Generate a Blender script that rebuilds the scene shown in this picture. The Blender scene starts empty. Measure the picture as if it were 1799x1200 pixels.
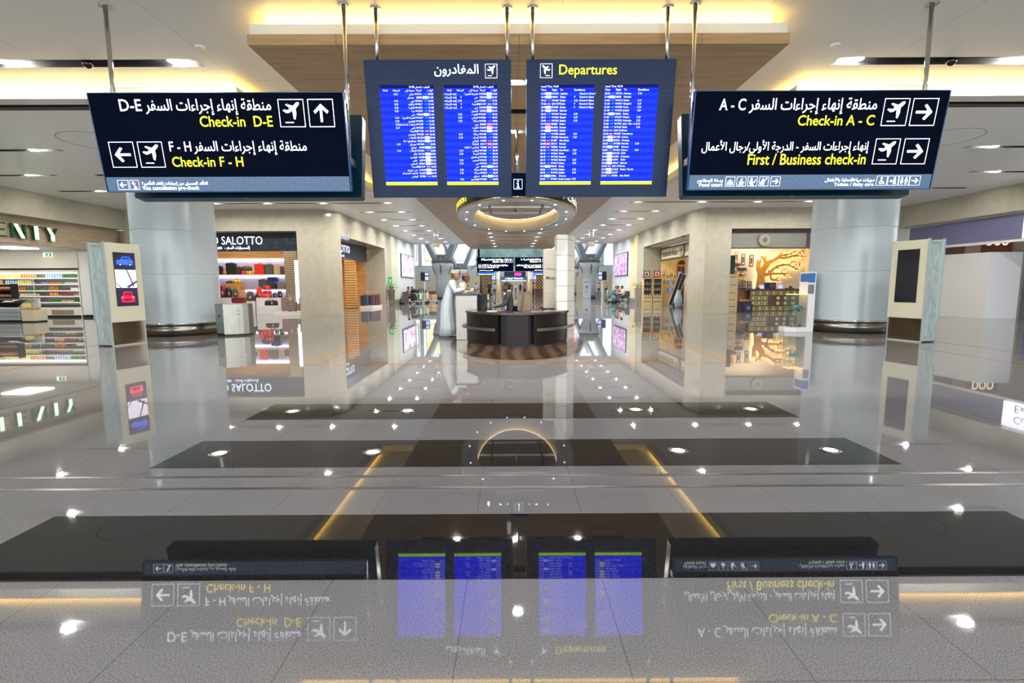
import bpy, bmesh, math, random
from mathutils import Matrix, Vector
random.seed(7)
SC = bpy.context.scene
COL = SC.collection
PI = math.pi
rad = math.radians

# ------------------------------------------------------------------ camera
def camera():
    t, r, y = rad(6.54), rad(-.249), rad(-.157)
    f = Vector((0, math.cos(t), -math.sin(t))); u = Vector((0, math.sin(t), math.cos(t))); x = Vector((1, 0, 0))
    x2 = x*math.cos(r)+u*math.sin(r); u2 = -x*math.sin(r)+u*math.cos(r)
    Z = Matrix.Rotation(y, 3, 'Z')
    x2, u2, f = Z@x2, Z@u2, Z@f
    cd = bpy.data.cameras.new('camera'); co = bpy.data.objects.new('camera', cd); COL.objects.link(co)
    cd.sensor_width = 36; cd.lens = 868/1799*36; cd.clip_start = .05; cd.clip_end = 400
    m = Matrix((x2, u2, -f)).transposed().to_4x4(); m.translation = (0, 0, 1.45)
    co.matrix_world = m
    SC.camera = co
camera()

# ------------------------------------------------------------------ world, exposure, big lights
SC.view_settings.view_transform = 'Standard'
SC.view_settings.look = 'None'
SC.view_settings.gamma = 1
SC.view_settings.use_curve_mapping = False
SC.view_settings.exposure = 0.33
W = bpy.data.worlds.new('daylight'); SC.world = W; W.use_nodes = True
W.node_tree.nodes['Background'].inputs[0].default_value = (.90, .95, 1, 1)
W.node_tree.nodes['Background'].inputs[1].default_value = 3.3
LIGHTK = 1.0
def area(name, loc, rot, sx, sy, power, col=(1, 1, 1), shape='RECTANGLE', spread=PI):
    l = bpy.data.lights.new(name, 'AREA'); l.shape = shape; l.size = sx
    if shape in ('RECTANGLE', 'ELLIPSE'): l.size_y = sy
    l.energy = power*LIGHTK; l.color = col; l.spread = spread
    o = bpy.data.objects.new(name, l); COL.objects.link(o); o.location = loc; o.rotation_euler = rot
    return o
# area lamp added under the opaque roof, standing in for the hall's daylight
area('atrium_fill_light', (0.3, 68, 19.5), (0, 0, 0), 44, 40, 10500, (.86, .93, 1))

# ------------------------------------------------------------------ materials
def lin(c):
    return tuple((v/255/12.92 if v/255 <= .04045 else ((v/255+.055)/1.055)**2.4) for v in c)
MATS = {}
def mat(name, rgb=(200, 200, 200), rough=.5, metal=0., emit=None, es=1., alpha=1., spec=.5, trans=0., coat=0., ior=None):
    if name in MATS: return MATS[name]
    m = bpy.data.materials.new(name); m.use_nodes = True; MATS[name] = m
    p = m.node_tree.nodes['Principled BSDF']
    p.inputs['Base Color'].default_value = (*lin(rgb), 1)
    p.inputs['Roughness'].default_value = rough; p.inputs['Metallic'].default_value = metal
    p.inputs['Specular IOR Level'].default_value = spec
    if ior: p.inputs['IOR'].default_value = ior
    if trans: p.inputs['Transmission Weight'].default_value = trans
    if coat: p.inputs['Coat Weight'].default_value = coat; p.inputs['Coat Roughness'].default_value = .05
    if emit is not None:
        p.inputs['Emission Color'].default_value = (*lin(emit), 1); p.inputs['Emission Strength'].default_value = es
    if alpha < 1: p.inputs['Alpha'].default_value = alpha
    return m
class N:
    """small node helper on one material"""
    def __init__(s, m): s.t = m.node_tree; s.p = s.t.nodes['Principled BSDF']
    def new(s, kind, **kw):
        n = s.t.nodes.new(kind)
        for k, v in kw.items():
            if k in n.inputs: n.inputs[k].default_value = v
            else: setattr(n, k, v)
        return n
    def link(s, a, b): s.t.links.new(a, b)
    def ramp(s, fac, stops):
        r = s.t.nodes.new('ShaderNodeValToRGB'); e = r.color_ramp.elements
        while len(e) < len(stops): e.new(.5)
        for i, (q, c) in enumerate(stops): e[i].position = q; e[i].color = (*lin(c), 1)
        s.link(fac, r.inputs[0]); return r.outputs[0]
    def coord(s, kind='Object', scale=(1, 1, 1), rot=(0, 0, 0)):
        c = s.t.nodes.new('ShaderNodeTexCoord'); mp = s.t.nodes.new('ShaderNodeMapping')
        mp.inputs['Scale'].default_value = scale; mp.inputs['Rotation'].default_value = rot
        s.link(c.outputs[kind], mp.inputs[0]); return mp.outputs[0]
    def math(s, op, a, b=None):
        n = s.t.nodes.new('ShaderNodeMath'); n.operation = op
        for i, v in enumerate((a, b)):
            if v is None: continue
            if isinstance(v, (int, float)): n.inputs[i].default_value = v
            else: s.link(v, n.inputs[i])
        return n.outputs[0]
    def mix(s, fac, a, b):
        n = s.t.nodes.new('ShaderNodeMix'); n.data_type = 'RGBA'
        for sock, v in ((n.inputs[0], fac), (n.inputs[6], a), (n.inputs[7], b)):
            if isinstance(v, (int, float)): sock.default_value = v
            elif isinstance(v, tuple): sock.default_value = (*lin(v), 1)
            else: s.link(v, sock)
        return n.outputs[2]
    def base(s, c): s.link(c, s.p.inputs['Base Color'])
    def bump(s, h, strength=.1, dist=.02):
        b = s.t.nodes.new('ShaderNodeBump'); b.inputs['Strength'].default_value = strength; b.inputs['Distance'].default_value = dist
        s.link(h, b.inputs['Height']); s.link(b.outputs[0], s.p.inputs['Normal'])
def grid_lines(k, vec, sx, sy, ox=0., oy=0., w=.004):
    """1 on thin joints of a grid laid over x and y of vec"""
    sep = k.new('ShaderNodeSeparateXYZ'); k.link(vec, sep.inputs[0]); res = None
    for ax, st, of in ((0, sx, ox), (1, sy, oy)):
        if not st: continue
        a = k.math('MODULO', k.math('ADD', sep.outputs[ax], 1000*st-of), st)
        a = k.math('LESS_THAN', a, w)
        res = a if res is None else k.math('MAXIMUM', res, a)
    return res

def noise_mat(name, stops, scale=4., rough=.5, metal=0., stretch=(1, 1, 1), detail=6., bump=0., spec=.5, rot=(0, 0, 0)):
    if name in MATS: return MATS[name]
    m = mat(name, rough=rough, metal=metal, spec=spec); k = N(m)
    tx = k.new('ShaderNodeTexNoise', Scale=scale, Detail=detail); k.link(k.coord('Object', stretch, rot), tx.inputs['Vector'])
    k.base(k.ramp(tx.outputs['Fac'], stops))
    if bump: k.bump(tx.outputs['Fac'], bump)
    return m
def granite(name, base, rough=.022, joints=True, lo=.80, hi=1.16, wav=.006):
    m = mat(name, rough=rough, spec=.5, ior=1.5); k = N(m)
    v = k.coord('Object')
    n1 = k.new('ShaderNodeTexNoise', Scale=170., Detail=3.); k.link(v, n1.inputs['Vector'])
    n2 = k.new('ShaderNodeTexNoise', Scale=.55, Detail=2.); k.link(v, n2.inputs['Vector'])
    c = k.ramp(n1.outputs['Fac'], [(.36, tuple(min(255, x*lo) for x in base)), (.64, tuple(min(255, x*hi) for x in base))])
    c = k.mix(k.math('MULTIPLY', n2.outputs['Fac'], .18), c, tuple(x*.86 for x in base))
    if joints:
        g = grid_lines(k, v, .667, 1.334, .445, .32, .0045)
        c = k.mix(k.math('MULTIPLY', g, .55), c, tuple(x*.45 for x in base))
    k.base(c)
    n3 = k.new('ShaderNodeTexNoise', Scale=1.1, Detail=1.); k.link(v, n3.inputs['Vector'])
    k.bump(n3.outputs['Fac'], wav*10, .004)
    return m
M_FLOOR = granite('polished_grey_granite', (121, 120, 120))
M_DARK = granite('polished_black_granite', (26, 25, 25), lo=.5, hi=1.9)
M_BAND = granite('brown_granite_band', (133, 112, 92), joints=False)
M_MARB = noise_mat('cream_marble', [(.34, (178, 172, 152)), (.66, (186, 181, 162))], 3.4, .10, detail=10)
k = N(M_MARB); v = k.coord('Object')
sep = k.new('ShaderNodeSeparateXYZ'); k.link(v, sep.inputs[0]); cmb = k.new('ShaderNodeCombineXYZ')
k.link(k.math('ADD', sep.outputs[0], sep.outputs[1]), cmb.inputs[0]); k.link(sep.outputs[2], cmb.inputs[1])
src = k.p.inputs['Base Color'].links[0].from_socket
k.base(k.mix(k.math('MULTIPLY', grid_lines(k, cmb.outputs[0], 1.52, 1.36, .1, 1.2, .007), .35), src, (120, 112, 94)))
M_WHITE = mat('white_paint', (226, 224, 216), .5)
M_CEIL = mat('white_ceiling_panel', (228, 227, 220), .34)
k = N(M_CEIL); v = k.coord('Object'); g = grid_lines(k, v, 3.0, 3.05, .75, .98, .012)
k.base(k.mix(k.math('MULTIPLY', g, .45), (228, 227, 220), (120, 118, 110)))
M_CEIL2 = mat('pale_metal_ceiling', (240, 240, 236), .28)
k = N(M_CEIL2); v = k.coord('Object'); g = grid_lines(k, v, 4.2, 2.86, .0, 1.0, .012)
k.base(k.mix(k.math('MULTIPLY', g, .4), (240, 240, 236), (130, 130, 128)))
M_WOODC = noise_mat('ceiling_oak_veneer', [(.3, (160, 130, 88)), (.7, (186, 156, 112))], 3., .33, stretch=(.35, 5, 5), detail=5)
k = N(M_WOODC); v = k.coord('Object'); g = grid_lines(k, v, 2.7, 1.25, .14, .2, .012)
src = k.p.inputs['Base Color'].links[0].from_socket
k.base(k.mix(k.math('MULTIPLY', g, .55), src, (70, 52, 36)))
M_BLACK = mat('matt_black', (16, 16, 17), .5)
M_STEEL = noise_mat('brushed_steel', [(.3, (128, 125, 116)), (.7, (158, 155, 146))], 6., .27, 1., (30, 30, .6))
M_CHROME = mat('polished_steel', (205, 205, 203), .1, 1.)
M_GREYMET = mat('grey_metal', (120, 122, 122), .4, .6)
M_LAMP = mat('lamp_diffuser', (255, 255, 255), .4, emit=(255, 251, 246), es=880.)
M_COVE = mat('warm_cove_strip', (255, 240, 200), .5, emit=(255, 210, 108), es=9.)
M_NAVY = mat('navy_sign_face', (1, 10, 30), .3, spec=.015)
M_TEAL = mat('dark_teal_case', (6, 48, 68), .28)
M_TXTW = mat('lit_white_lettering', (250, 250, 255), .5, emit=(240, 242, 255), es=3.)
M_TXTY = mat('lit_yellow_lettering', (252, 236, 40), .5, emit=(255, 238, 16), es=2.6)
M_GLASS = mat('clear_glass', (235, 245, 242), .02, trans=1., ior=1.45)

# ------------------------------------------------------------------ mesh helpers
class MB:
    def __init__(s, X=None): s.v = []; s.f = []; s.mi = []; s.sm = []; s.X = X; s.m = 0; s.s = False
    def add(s, vs, fs, smooth=None):
        b = len(s.v)
        for p in vs:
            p = Vector(p); s.v.append(s.X@p if s.X is not None else p)
        for f in fs: s.f.append([b+i for i in f]); s.mi.append(s.m); s.sm.append(s.s if smooth is None else smooth)
        return s
    def box(s, x0, x1, y0, y1, z0, z1):
        return s.add([(x0, y0, z0), (x1, y0, z0), (x1, y1, z0), (x0, y1, z0), (x0, y0, z1), (x1, y0, z1), (x1, y1, z1), (x0, y1, z1)],
                     [(0, 3, 2, 1), (4, 5, 6, 7), (0, 1, 5, 4), (1, 2, 6, 5), (2, 3, 7, 6), (3, 0, 4, 7)])
    def quad(s, a, b, c, d): return s.add([a, b, c, d], [(0, 1, 2, 3)])
    def loft(s, rings, cap=True, closed=False, smooth=True):
        n = len(rings[0]); vs = [p for r in rings for p in r]; fs = []
        R = len(rings)
        for i in range(R if closed else R-1):
            for j in range(n):
                a, b = i*n+j, i*n+(j+1) % n; c, d = ((i+1) % R)*n+(j+1) % n, ((i+1) % R)*n+j
                fs.append((a, b, c, d))
        s.add(vs, fs, smooth)
        if cap and not closed:
            b = len(s.v)-len(vs)
            s.f.append([b+j for j in reversed(range(n))]); s.mi.append(s.m); s.sm.append(False)
            s.f.append([b+(R-1)*n+j for j in range(n)]); s.mi.append(s.m); s.sm.append(False)
        return s
    def cyl(s, c, r, h, n=20, r2=None, axis='z', sm=True):
        r2 = r if r2 is None else r2; R = []
        for q, rr in ((0, r), (h, r2)):
            ring = []
            for j in range(n):
                a = 2*PI*j/n; x, y = math.cos(a)*rr, math.sin(a)*rr
                ring.append((c[0]+x, c[1]+y, c[2]+q) if axis == 'z' else (c[0]+q, c[1]+x, c[2]+y) if axis == 'x' else (c[0]+y, c[1]+q, c[2]+x))
            R.append(ring)
        return s.loft(R, True, False, sm)
    def lathe(s, prof, c=(0, 0, 0), n=24, sx=1., sy=1., smooth=True):
        return s.loft([[(c[0]+math.cos(2*PI*j/n)*r*sx, c[1]+math.sin(2*PI*j/n)*r*sy, c[2]+z) for j in range(n)] for r, z in prof], True, False, smooth)
    def tube(s, path, r, n=8, cap=True, flat=1.):
        P = [Vector(p) for p in path]; R = []; up = Vector((0, 0, 1)); prev = None
        for i, p in enumerate(P):
            d = (P[min(i+1, len(P)-1)]-P[max(i-1, 0)]).normalized()
            if prev is None:
                a = d.cross(up if abs(d.z) < .9 else Vector((0, 1, 0))).normalized()
            else:
                a = (prev-d*prev.dot(d)); a = a.normalized() if a.length > 1e-6 else d.orthogonal().normalized()
            prev = a; b = d.cross(a)
            rr = r[i] if isinstance(r, (list, tuple)) else r
            R.append([p+(a*math.cos(2*PI*j/n)+b*math.sin(2*PI*j/n)*flat)*rr for j in range(n)])
        return s.loft(R, cap)
    def prism(s, poly, z0, z1, plane='xy'):
        n = len(poly)
        def P(q, w): return (q[0], q[1], w) if plane == 'xy' else (q[0], w, q[1]) if plane == 'xz' else (w, q[0], q[1])
        vs = [P(q, z0) for q in poly]+[P(q, z1) for q in poly]
        fs = [tuple(reversed(range(n))), tuple(range(n, 2*n))]+[(i, (i+1) % n, n+(i+1) % n, n+i) for i in range(n)]
        return s.add(vs, fs)
    def ball(s, c, r, n=12, m=8, sc=(1, 1, 1)):
        R = []
        for i in range(1, m):
            t = PI*i/m
            R.append([(c[0]+r*sc[0]*math.sin(t)*math.cos(2*PI*j/n), c[1]+r*sc[1]*math.sin(t)*math.sin(2*PI*j/n), c[2]-r*sc[2]*math.cos(t)) for j in range(n)])
        return s.loft(R, True)
    def merge(s, o, X=None):
        b = len(s.v)
        for p in o.v: p = X@p if X is not None else p; s.v.append(s.X@p if s.X is not None else p.copy())
        for f, m, q in zip(o.f, o.mi, o.sm): s.f.append([b+i for i in f]); s.mi.append(m if m else s.m); s.sm.append(q)
        return s
    def rbox(s, x0, x1, y0, y1, z0, z1, r=.03, n=3, axis='y'):
        """box with rounded corners in the plane across the axis"""
        pts = []
        a0, a1, b0, b1 = (x0, x1, z0, z1) if axis == 'y' else (x0, x1, y0, y1) if axis == 'z' else (y0, y1, z0, z1)
        for cx, cy, st in ((a1-r, b0+r, -PI/2), (a1-r, b1-r, 0), (a0+r, b1-r, PI/2), (a0+r, b0+r, PI)):
            for i in range(n+1):
                a = st+PI/2*i/n; pts.append((cx+math.cos(a)*r, cy+math.sin(a)*r))
        if axis == 'y': return s.prism(pts, y0, y1, 'xz')
        if axis == 'z': return s.prism(pts, z0, z1, 'xy')
        return s.prism(pts, x0, x1, 'yz')
def obj(name, mb, mats, parent=None, off=None, bevel=0., kind=None, label=None, fix=True):
    me = bpy.data.meshes.new(name)
    me.from_pydata(mb.v, [], mb.f)
    for m in (mats if isinstance(mats, (list, tuple)) else [mats]): me.materials.append(m)
    me.polygons.foreach_set('material_index', mb.mi); me.polygons.foreach_set('use_smooth', mb.sm)
    if fix:
        bm = bmesh.new(); bm.from_mesh(me); bmesh.ops.recalc_face_normals(bm, faces=bm.faces); bm.to_mesh(me); bm.free()
    o = bpy.data.objects.new(name, me); COL.objects.link(o)
    if parent is not None: o.parent = parent
    elif off is not None: o.location = off
    if bevel:
        b = o.modifiers.new('bevel', 'BEVEL'); b.width = bevel; b.segments = 2; b.limit_method = 'ANGLE'; b.angle_limit = rad(50)
    if kind: o['kind'] = kind
    if label: o['label'] = label
    return o
def struct(name, mb, mats, bevel=0.): return obj(name, mb, mats, kind='structure', bevel=bevel)
def tag(o, label, cat, group=None):
    o['label'] = label; o['category'] = cat
    if group: o['group'] = group
    return o
def root(name, label, cat, loc=(0, 0, 0), rz=0., group=None):
    o = bpy.data.objects.new(name, None); COL.objects.link(o); o.location = loc; o.rotation_euler = (0, 0, rz); o.empty_display_size = .2
    return tag(o, label, cat, group)
def kids(o): return [c for c in COL.objects if c.parent == o]
CH = {}
def copy_tree(o, loc=None, rz=None, label=None, group=None, scale=None):
    def rec(q, par):
        c = q.copy(); COL.objects.link(c)
        if par is not None: c.parent = par
        for ch in q.children: rec(ch, c)
        return c
    r = rec(o, None)
    if loc is not None: r.location = loc
    if rz is not None: r.rotation_euler = (0, 0, rz)
    if label: r['label'] = label
    if group: r['group'] = group
    if scale: r.scale = scale
    return r
ORD = ['first', 'second', 'third', 'fourth', 'fifth', 'sixth', 'seventh', 'eighth', 'ninth', 'tenth', 'eleventh', 'twelfth', 'thirteenth']

# ------------------------------------------------------------------ text (Arabic letters joined by hand)
FB = {}
def _tab():
    c = 0xFE80
    for l, n in zip('ءآأؤإئابةتثجحخدذرزسشصضطظعغفقكلمنهوىي', (1, 2, 2, 2, 2, 4, 2, 4, 2, 4, 4, 4, 4, 4, 2, 2, 2, 2, 4, 4, 4, 4, 4, 4, 4, 4, 4, 4, 4, 4, 4, 4, 4, 2, 2, 4)):
        FB[l] = (c, n); c += n
_tab()
LA = {'آ': 0xFEF5, 'أ': 0xFEF7, 'إ': 0xFEF9, 'ا': 0xFEFB}
def ar(s):
    res = []; i = 0; n = len(s); pj = False
    while i < n:
        ch = s[i]
        if ch in FB:
            if ch == 'ل' and i+1 < n and s[i+1] in LA:
                res.append(chr(LA[s[i+1]]+(1 if pj else 0))); pj = False; i += 2; continue
            c, kk = FB[ch]; nx = i+1 < n and s[i+1] in FB and FB[s[i+1]][1] > 1
            if kk == 4:
                f = (3 if nx else 1) if pj else (2 if nx else 0); pj = nx
            elif kk == 2: f = 1 if pj else 0; pj = False
            else: f = 0; pj = False
            res.append(chr(c+f))
        else: res.append(ch); pj = False
        i += 1
    return ''.join(reversed(res))
def text(body, size=.1, align='LEFT', bold=0., width=None, ext=0., ld=1., shear=0., height=None):
    """lettering as an MB standing in the xz plane, read from -y, baseline at z 0"""
    cu = bpy.data.curves.new('lettering', 'FONT'); cu.body = body; cu.size = size; cu.align_x = align; cu.space_line = ld
    cu.offset = bold*size; cu.resolution_u = 3; cu.extrude = ext; cu.shear = shear
    ob = bpy.data.objects.new('lettering', cu); me = bpy.data.meshes.new_from_object(ob)
    mb = MB(); mb.v = [Vector((v.co.x, -v.co.z, v.co.y)) for v in me.vertices]; mb.f = [list(p.vertices) for p in me.polygons]
    mb.mi = [0]*len(mb.f); mb.sm = [False]*len(mb.f)
    bpy.data.objects.remove(ob); bpy.data.curves.remove(cu); bpy.data.meshes.remove(me)
    if mb.v and (width or height):
        x0 = min(v.x for v in mb.v); x1 = max(v.x for v in mb.v); z0 = min(v.z for v in mb.v); z1 = max(v.z for v in mb.v)
        sx = width/(x1-x0) if width else None; sz = height/(z1-z0) if height else None
        sx = sx or sz; sz = sz or sx
        for v in mb.v:
            v.x = (v.x-(x0 if align == 'LEFT' else x1 if align == 'RIGHT' else (x0+x1)/2))*sx; v.z *= sz
    return mb
# ================================================================== THE SETTING
ZU, ZW, ZO = 5.42, 5.08, 4.98          # entrance ceiling, wing ceilings, oak ceiling
XL, XR = -5.3, 5.6                     # inner edges of the wings
OL, OR = -3.86, 4.15                   # edges of the oak panel
# slots: x0, x1, y0, y1, ceiling height, lamp xs, label
SLOTS = []
def slot(x0, x1, y, z, lamps, label, d=.2, group=None): SLOTS.append((x0, x1, y-d/2, y+d/2, z, lamps, label, group))
slot(-13., -5.55, 9.38, ZU, (-9.05, -6.0), 'long dark light slot in the entrance ceiling above the left direction sign', .3)
slot(5.85, 13.4, 9.38, ZU, (6.25, 9.3), 'long dark light slot in the entrance ceiling above the right direction sign', .3)
for i, y in enumerate((-1.0, -5.5)):  # unseen lamp slots behind the camera, added to light the near hall
    slot(-11.5, -1.6, y, ZU, (-9.9, -6.5, -3.1), f'unseen light slot added to the entrance ceiling on the left, {ORD[i]} behind the camera', .3)
    slot(1.9, 11.8, y, ZU, (3.4, 6.8, 10.2), f'unseen light slot added to the entrance ceiling on the right, {ORD[i]} behind the camera', .3)
for side, sx, c in (('left', -1, .14), ('right', 1, .14)):
    X = lambda a: c+sx*a
    rows = [(13.75, [(12.1, 14.2, [12.95])], 'nearest'), (16.75, [(15.0, 17.2, [16.0]), (9.6, 13.7, [11.5]), (5.7, 9.0, [6.6])], 'second'),
            (19.5, [(14.2, 17.4, [16.0])], 'third'), (22.5, [(5.2, 14.2, [5.6, 8.5, 11.0, 13.3])], 'fourth')]
    for y, segs, nm in rows:
        for i, (a, b, L) in enumerate(segs):
            xa, xb = sorted((X(a), X(b)))
            pos = '' if len(segs) == 1 else (' at its outer end', ' in its middle', ' beside the oak panel')[i]
            slot(xa, xb, y, ZW, [X(q) for q in L], f'dark ceiling light slot in the {nm} row of the {side} wing{pos}', .2)
    for i, y in enumerate((25.25, 28.15, 31.0, 33.8, 36.7, 39.5, 42.4)):
        xa, xb = sorted((X(5.1), X(7.65)))
        slot(xa, xb, y, ZW, [X(5.6), X(7.2)], f'two-lamp light slot in the {side} corridor ceiling, {ORD[i]} from the shops', .2)
for i, (y, d) in enumerate(((9.15, .2), (10.6, .26), (11.95, .2))):
    slot(-2.3, 2.9, y, ZO, [-1.4, .12, 1.7] if i != 1 else [-1.4, 1.7], f'dark light slot in the oak ceiling behind the departure boards, {ORD[i]} from the front', d)
for i, y in enumerate((34.6, 37.4, 40.3, 43.2, 46.2)):
    slot(-2.4, 3.0, y, ZO, [-1.4, 2.05], f'light slot in the far oak ceiling beyond the oval ring, {ORD[i]} from the ring', .2)

def holed(mb, x0, x1, y0, y1, z, holes):
    hs = [h for h in holes if h[0] < x1 and h[1] > x0 and h[2] < y1 and h[3] > y0]
    xs = sorted({x0, x1, *[min(max(q, x0), x1) for h in hs for q in h[:2]]}); ys = sorted({y0, y1, *[min(max(q, y0), y1) for h in hs for q in h[2:4]]})
    for j in range(len(ys)-1):
        cy = (ys[j]+ys[j+1])/2; run = None
        for i in range(len(xs)-1):
            cx = (xs[i]+xs[i+1])/2
            inside = any(h[0] < cx < h[1] and h[2] < cy < h[3] for h in hs)
            if inside:
                if run is not None: mb.quad((run, ys[j], z), (run, ys[j+1], z), (xs[i], ys[j+1], z), (xs[i], ys[j], z)); run = None
            elif run is None: run = xs[i]
        if run is not None: mb.quad((run, ys[j], z), (run, ys[j+1], z), (xs[-1], ys[j+1], z), (xs[-1], ys[j], z))
def H(z): return [s for s in SLOTS if s[4] == z]

# floor
m = MB(); m.quad((-60, -9, 0), (60, -9, 0), (60, 130, 0), (-60, 130, 0)); struct('floor', m, M_FLOOR)
DARK = [(-2.9, 3.15, 2.30, 3.0), (-2.9, 3.15, 3.83, 4.52), (-2.9, 3.15, 5.26, 5.96)]
for i, (a, b, c, d) in enumerate(DARK):
    m = MB(); m.quad((a, c, .002), (b, c, .002), (b, d, .002), (a, d, .002)); struct(f'trim_{i+1}', m, M_DARK)
def flat(mb, pts, z=.0015): mb.add([(x, y, z) for x, y in pts], [tuple(range(len(pts)))])
m = MB()
xo0, xo1, yo0, yo1, w = -4.02, 4.45, 9.0, 20.3, .42
for q in (((xo0, yo0), (xo1, yo0), (xo1-w, yo0+w), (xo0+w, yo0+w)), ((xo1, yo0), (xo1, yo1), (xo1-w, yo1-w), (xo1-w, yo0+w)),
          ((xo1, yo1), (xo0, yo1), (xo0+w, yo1-w), (xo1-w, yo1-w)), ((xo0, yo1), (xo0, yo0), (xo0+w, yo0+w), (xo0+w, yo1-w))): flat(m, q)
for sx in (-1, 1):
    X = lambda a: .14+sx*a
    for a, b, y0, y1 in ((9.0, 9.35, 3, 24.1), (10.45, 10.8, 3, 24.1)): flat(m, [(X(a), y0), (X(b), y0), (X(b), y1), (X(a), y1)])
flat(m, [(-18, 14.62), (18, 14.62), (18, 14.82), (-18, 14.82)], .001)
flat(m, [(-8.6, 24.0), (-18, 24.0), (-18, 24.2), (-8.6, 24.2)], .001); flat(m, [(9.1, 24.0), (18, 24.0), (18, 24.2), (9.1, 24.2)], .001)
struct('trim_4', m, M_BAND)
# two flush steel movement-joint strips across the hall
for i, y in enumerate((3.41, 3.63)):
    m = MB(); m.box(-24, 24, y-.018, y+.018, 0, .006); struct(f'trim_{5+i}', m, mat('joint_steel', (120, 118, 114), .3, .9))
# round brown inlay under the information counter
M_INLAY = mat('brown_marble_inlay', rough=.06); k = N(M_INLAY); v = k.coord('Object')
gr = k.new('ShaderNodeTexWave', Scale=.9, Distortion=3.5, Detail=4.); k.link(v, gr.inputs['Vector'])
k.base(k.ramp(gr.outputs['Fac'], [(.2, (56, 42, 33)), (.8, (92, 72, 56))]))
m = MB(); n = 48
m.add([(.17+1.72*math.cos(2*PI*i/n), 12.85+3.4*math.sin(2*PI*i/n), .0012) for i in range(n)], [tuple(range(n))]); struct('trim_7', m, M_INLAY)

# ceilings
m = MB(); hz = H(ZU)
holed(m, -26, 26, -9, 10.6, ZU, hz); holed(m, XL-.6, XR+.6, 10.6, 19.95, ZU, [])
struct('ceiling', m, M_CEIL)
m = MB()
for a, b in ((-26, XL), (XR, 26)): m.box(a, b, 10.1, 10.42, ZW, 5.3)
m.box(XL-.3, XL, 10.42, 19.7, ZW+.002, 5.3); m.box(XR, XR+.3, 10.42, 19.7, ZW+.002, 5.3)
m.box(XL-.3, OL, 19.7, 20.0, ZW+.002, 5.3); m.box(OR, XR+.3, 19.7, 20.0, ZW+.002, 5.3)
m.quad((-26, 10.6, ZW), (XL-.6, 10.6, ZW), (XL-.6, 10.6, ZU), (-26, 10.6, ZU)); m.quad((XR+.6, 10.6, ZW), (26, 10.6, ZW), (26, 10.6, ZU), (XR+.6, 10.6, ZU))
m.quad((XL-.6, 10.6, ZW), (XL-.6, 19.95, ZW), (XL-.6, 19.95, ZU), (XL-.6, 10.6, ZU)); m.quad((XR+.6, 10.6, ZW), (XR+.6, 19.95, ZW), (XR+.6, 19.95, ZU), (XR+.6, 10.6, ZU))
m.quad((XL-.6, 19.95, ZW), (XR+.6, 19.95, ZW), (XR+.6, 19.95, ZU), (XL-.6, 19.95, ZU))
struct('trim_8', m, mat('cove_fascia_white', (226, 222, 208), .4))
m = MB()
for a, b in ((-26, XL-.3), (XR+.3, 26)): m.box(a, b, 10.42, 10.74, ZW+.05, ZW+.07)
m.box(-26, XL-.3, 10.55, 10.58, ZW+.01, ZW+.05); m.box(XR+.3, 26, 10.55, 10.58, ZW+.01, ZW+.05)
m.quad((-26, 10.4, ZW+.09), (XL-.3, 10.4, ZW+.09), (XL-.3, 10.76, ZW+.09), (-26, 10.76, ZW+.09)); m.quad((XR+.3, 10.4, ZW+.09), (26, 10.4, ZW+.09), (26, 10.76, ZW+.09), (XR+.3, 10.76, ZW+.09))
m.box(-26, XL-.3, 10.57, 10.76, ZW+.001, ZW+.12); m.box(XR+.3, 26, 10.57, 10.76, ZW+.001, ZW+.12)
struct('trim_9', m, M_BLACK)
m = MB(); hz = H(ZW)
holed(m, -26, XL-.3, 10.74, 20, ZW, hz); holed(m, -26, OL+.02, 20, 45, ZW, hz); struct('ceiling_left', m, M_CEIL2)
m = MB(); holed(m, XR+.3, 26, 10.74, 20, ZW, hz); holed(m, OR-.02, 26, 20, 45, ZW, hz); struct('ceiling_right', m, M_CEIL2)
m = MB(); hz = H(ZO); holed(m, OL, OR, 7.75, 49.5, ZO, hz)
for a in (OL, OR): m.quad((a, 7.75, ZO), (a, 49.5, ZO), (a, 49.5, ZO+.15), (a, 7.75, ZO+.15))
m.quad((OL, 7.75, ZO), (OR, 7.75, ZO), (OR, 7.75, ZO+.15), (OL, 7.75, ZO+.15)); m.quad((OL, 49.5, ZO), (OR, 49.5, ZO), (OR, 49.5, ZO+.15), (OL, 49.5, ZO+.15))
struct('ceiling_centre', m, M_WOODC)
m = MB(); m.box(OL+.03, OR-.03, 7.78, 7.84, ZO+.15, 5.285)
m.box(OL+.03, OL+.09, 7.84, 19.7, ZO+.15, 5.285); m.box(OR-.09, OR-.03, 7.84, 19.7, ZO+.15, 5.285)
m.quad((OL+.03, 8.0, ZO+.3), (OR-.03, 8.0, ZO+.3), (OR-.03, 49.5, ZO+.3), (OL+.03, 49.5, ZO+.3))
struct('trim_10', m, mat('cove_fascia_white'))
m = MB(); m.box(-26, OL, 44.9, 45.0, ZW, 6.2); m.box(OR, 26, 44.9, 45.0, ZW, 6.2); m.box(OL, OR, 49.5, 49.6, ZO, 6.2); struct('trim_11', m, M_WHITE)
# warm light strips lying in the coves
m = MB()
for a, b in ((-26, XL-.22), (XR+.22, 26)): m.box(a, b, 10.24, 10.28, 5.24, 5.385)
m.box(XL-.2, XL-.16, 10.24, 19.7, 5.24, 5.385); m.box(XR+.16, XR+.2, 10.24, 19.7, 5.24, 5.385)
struct('trim_12', m, M_COVE)
m = MB(); m.box(OL+.2, OR-.2, 7.90, 7.94, 5.22, 5.39); m.box(OL+.16, OL+.2, 8.0, 19.6, 5.2, 5.34); m.box(OR-.2, OR-.16, 8.0, 19.6, 5.2, 5.34)
struct('trim_13', m, M_COVE)

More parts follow.
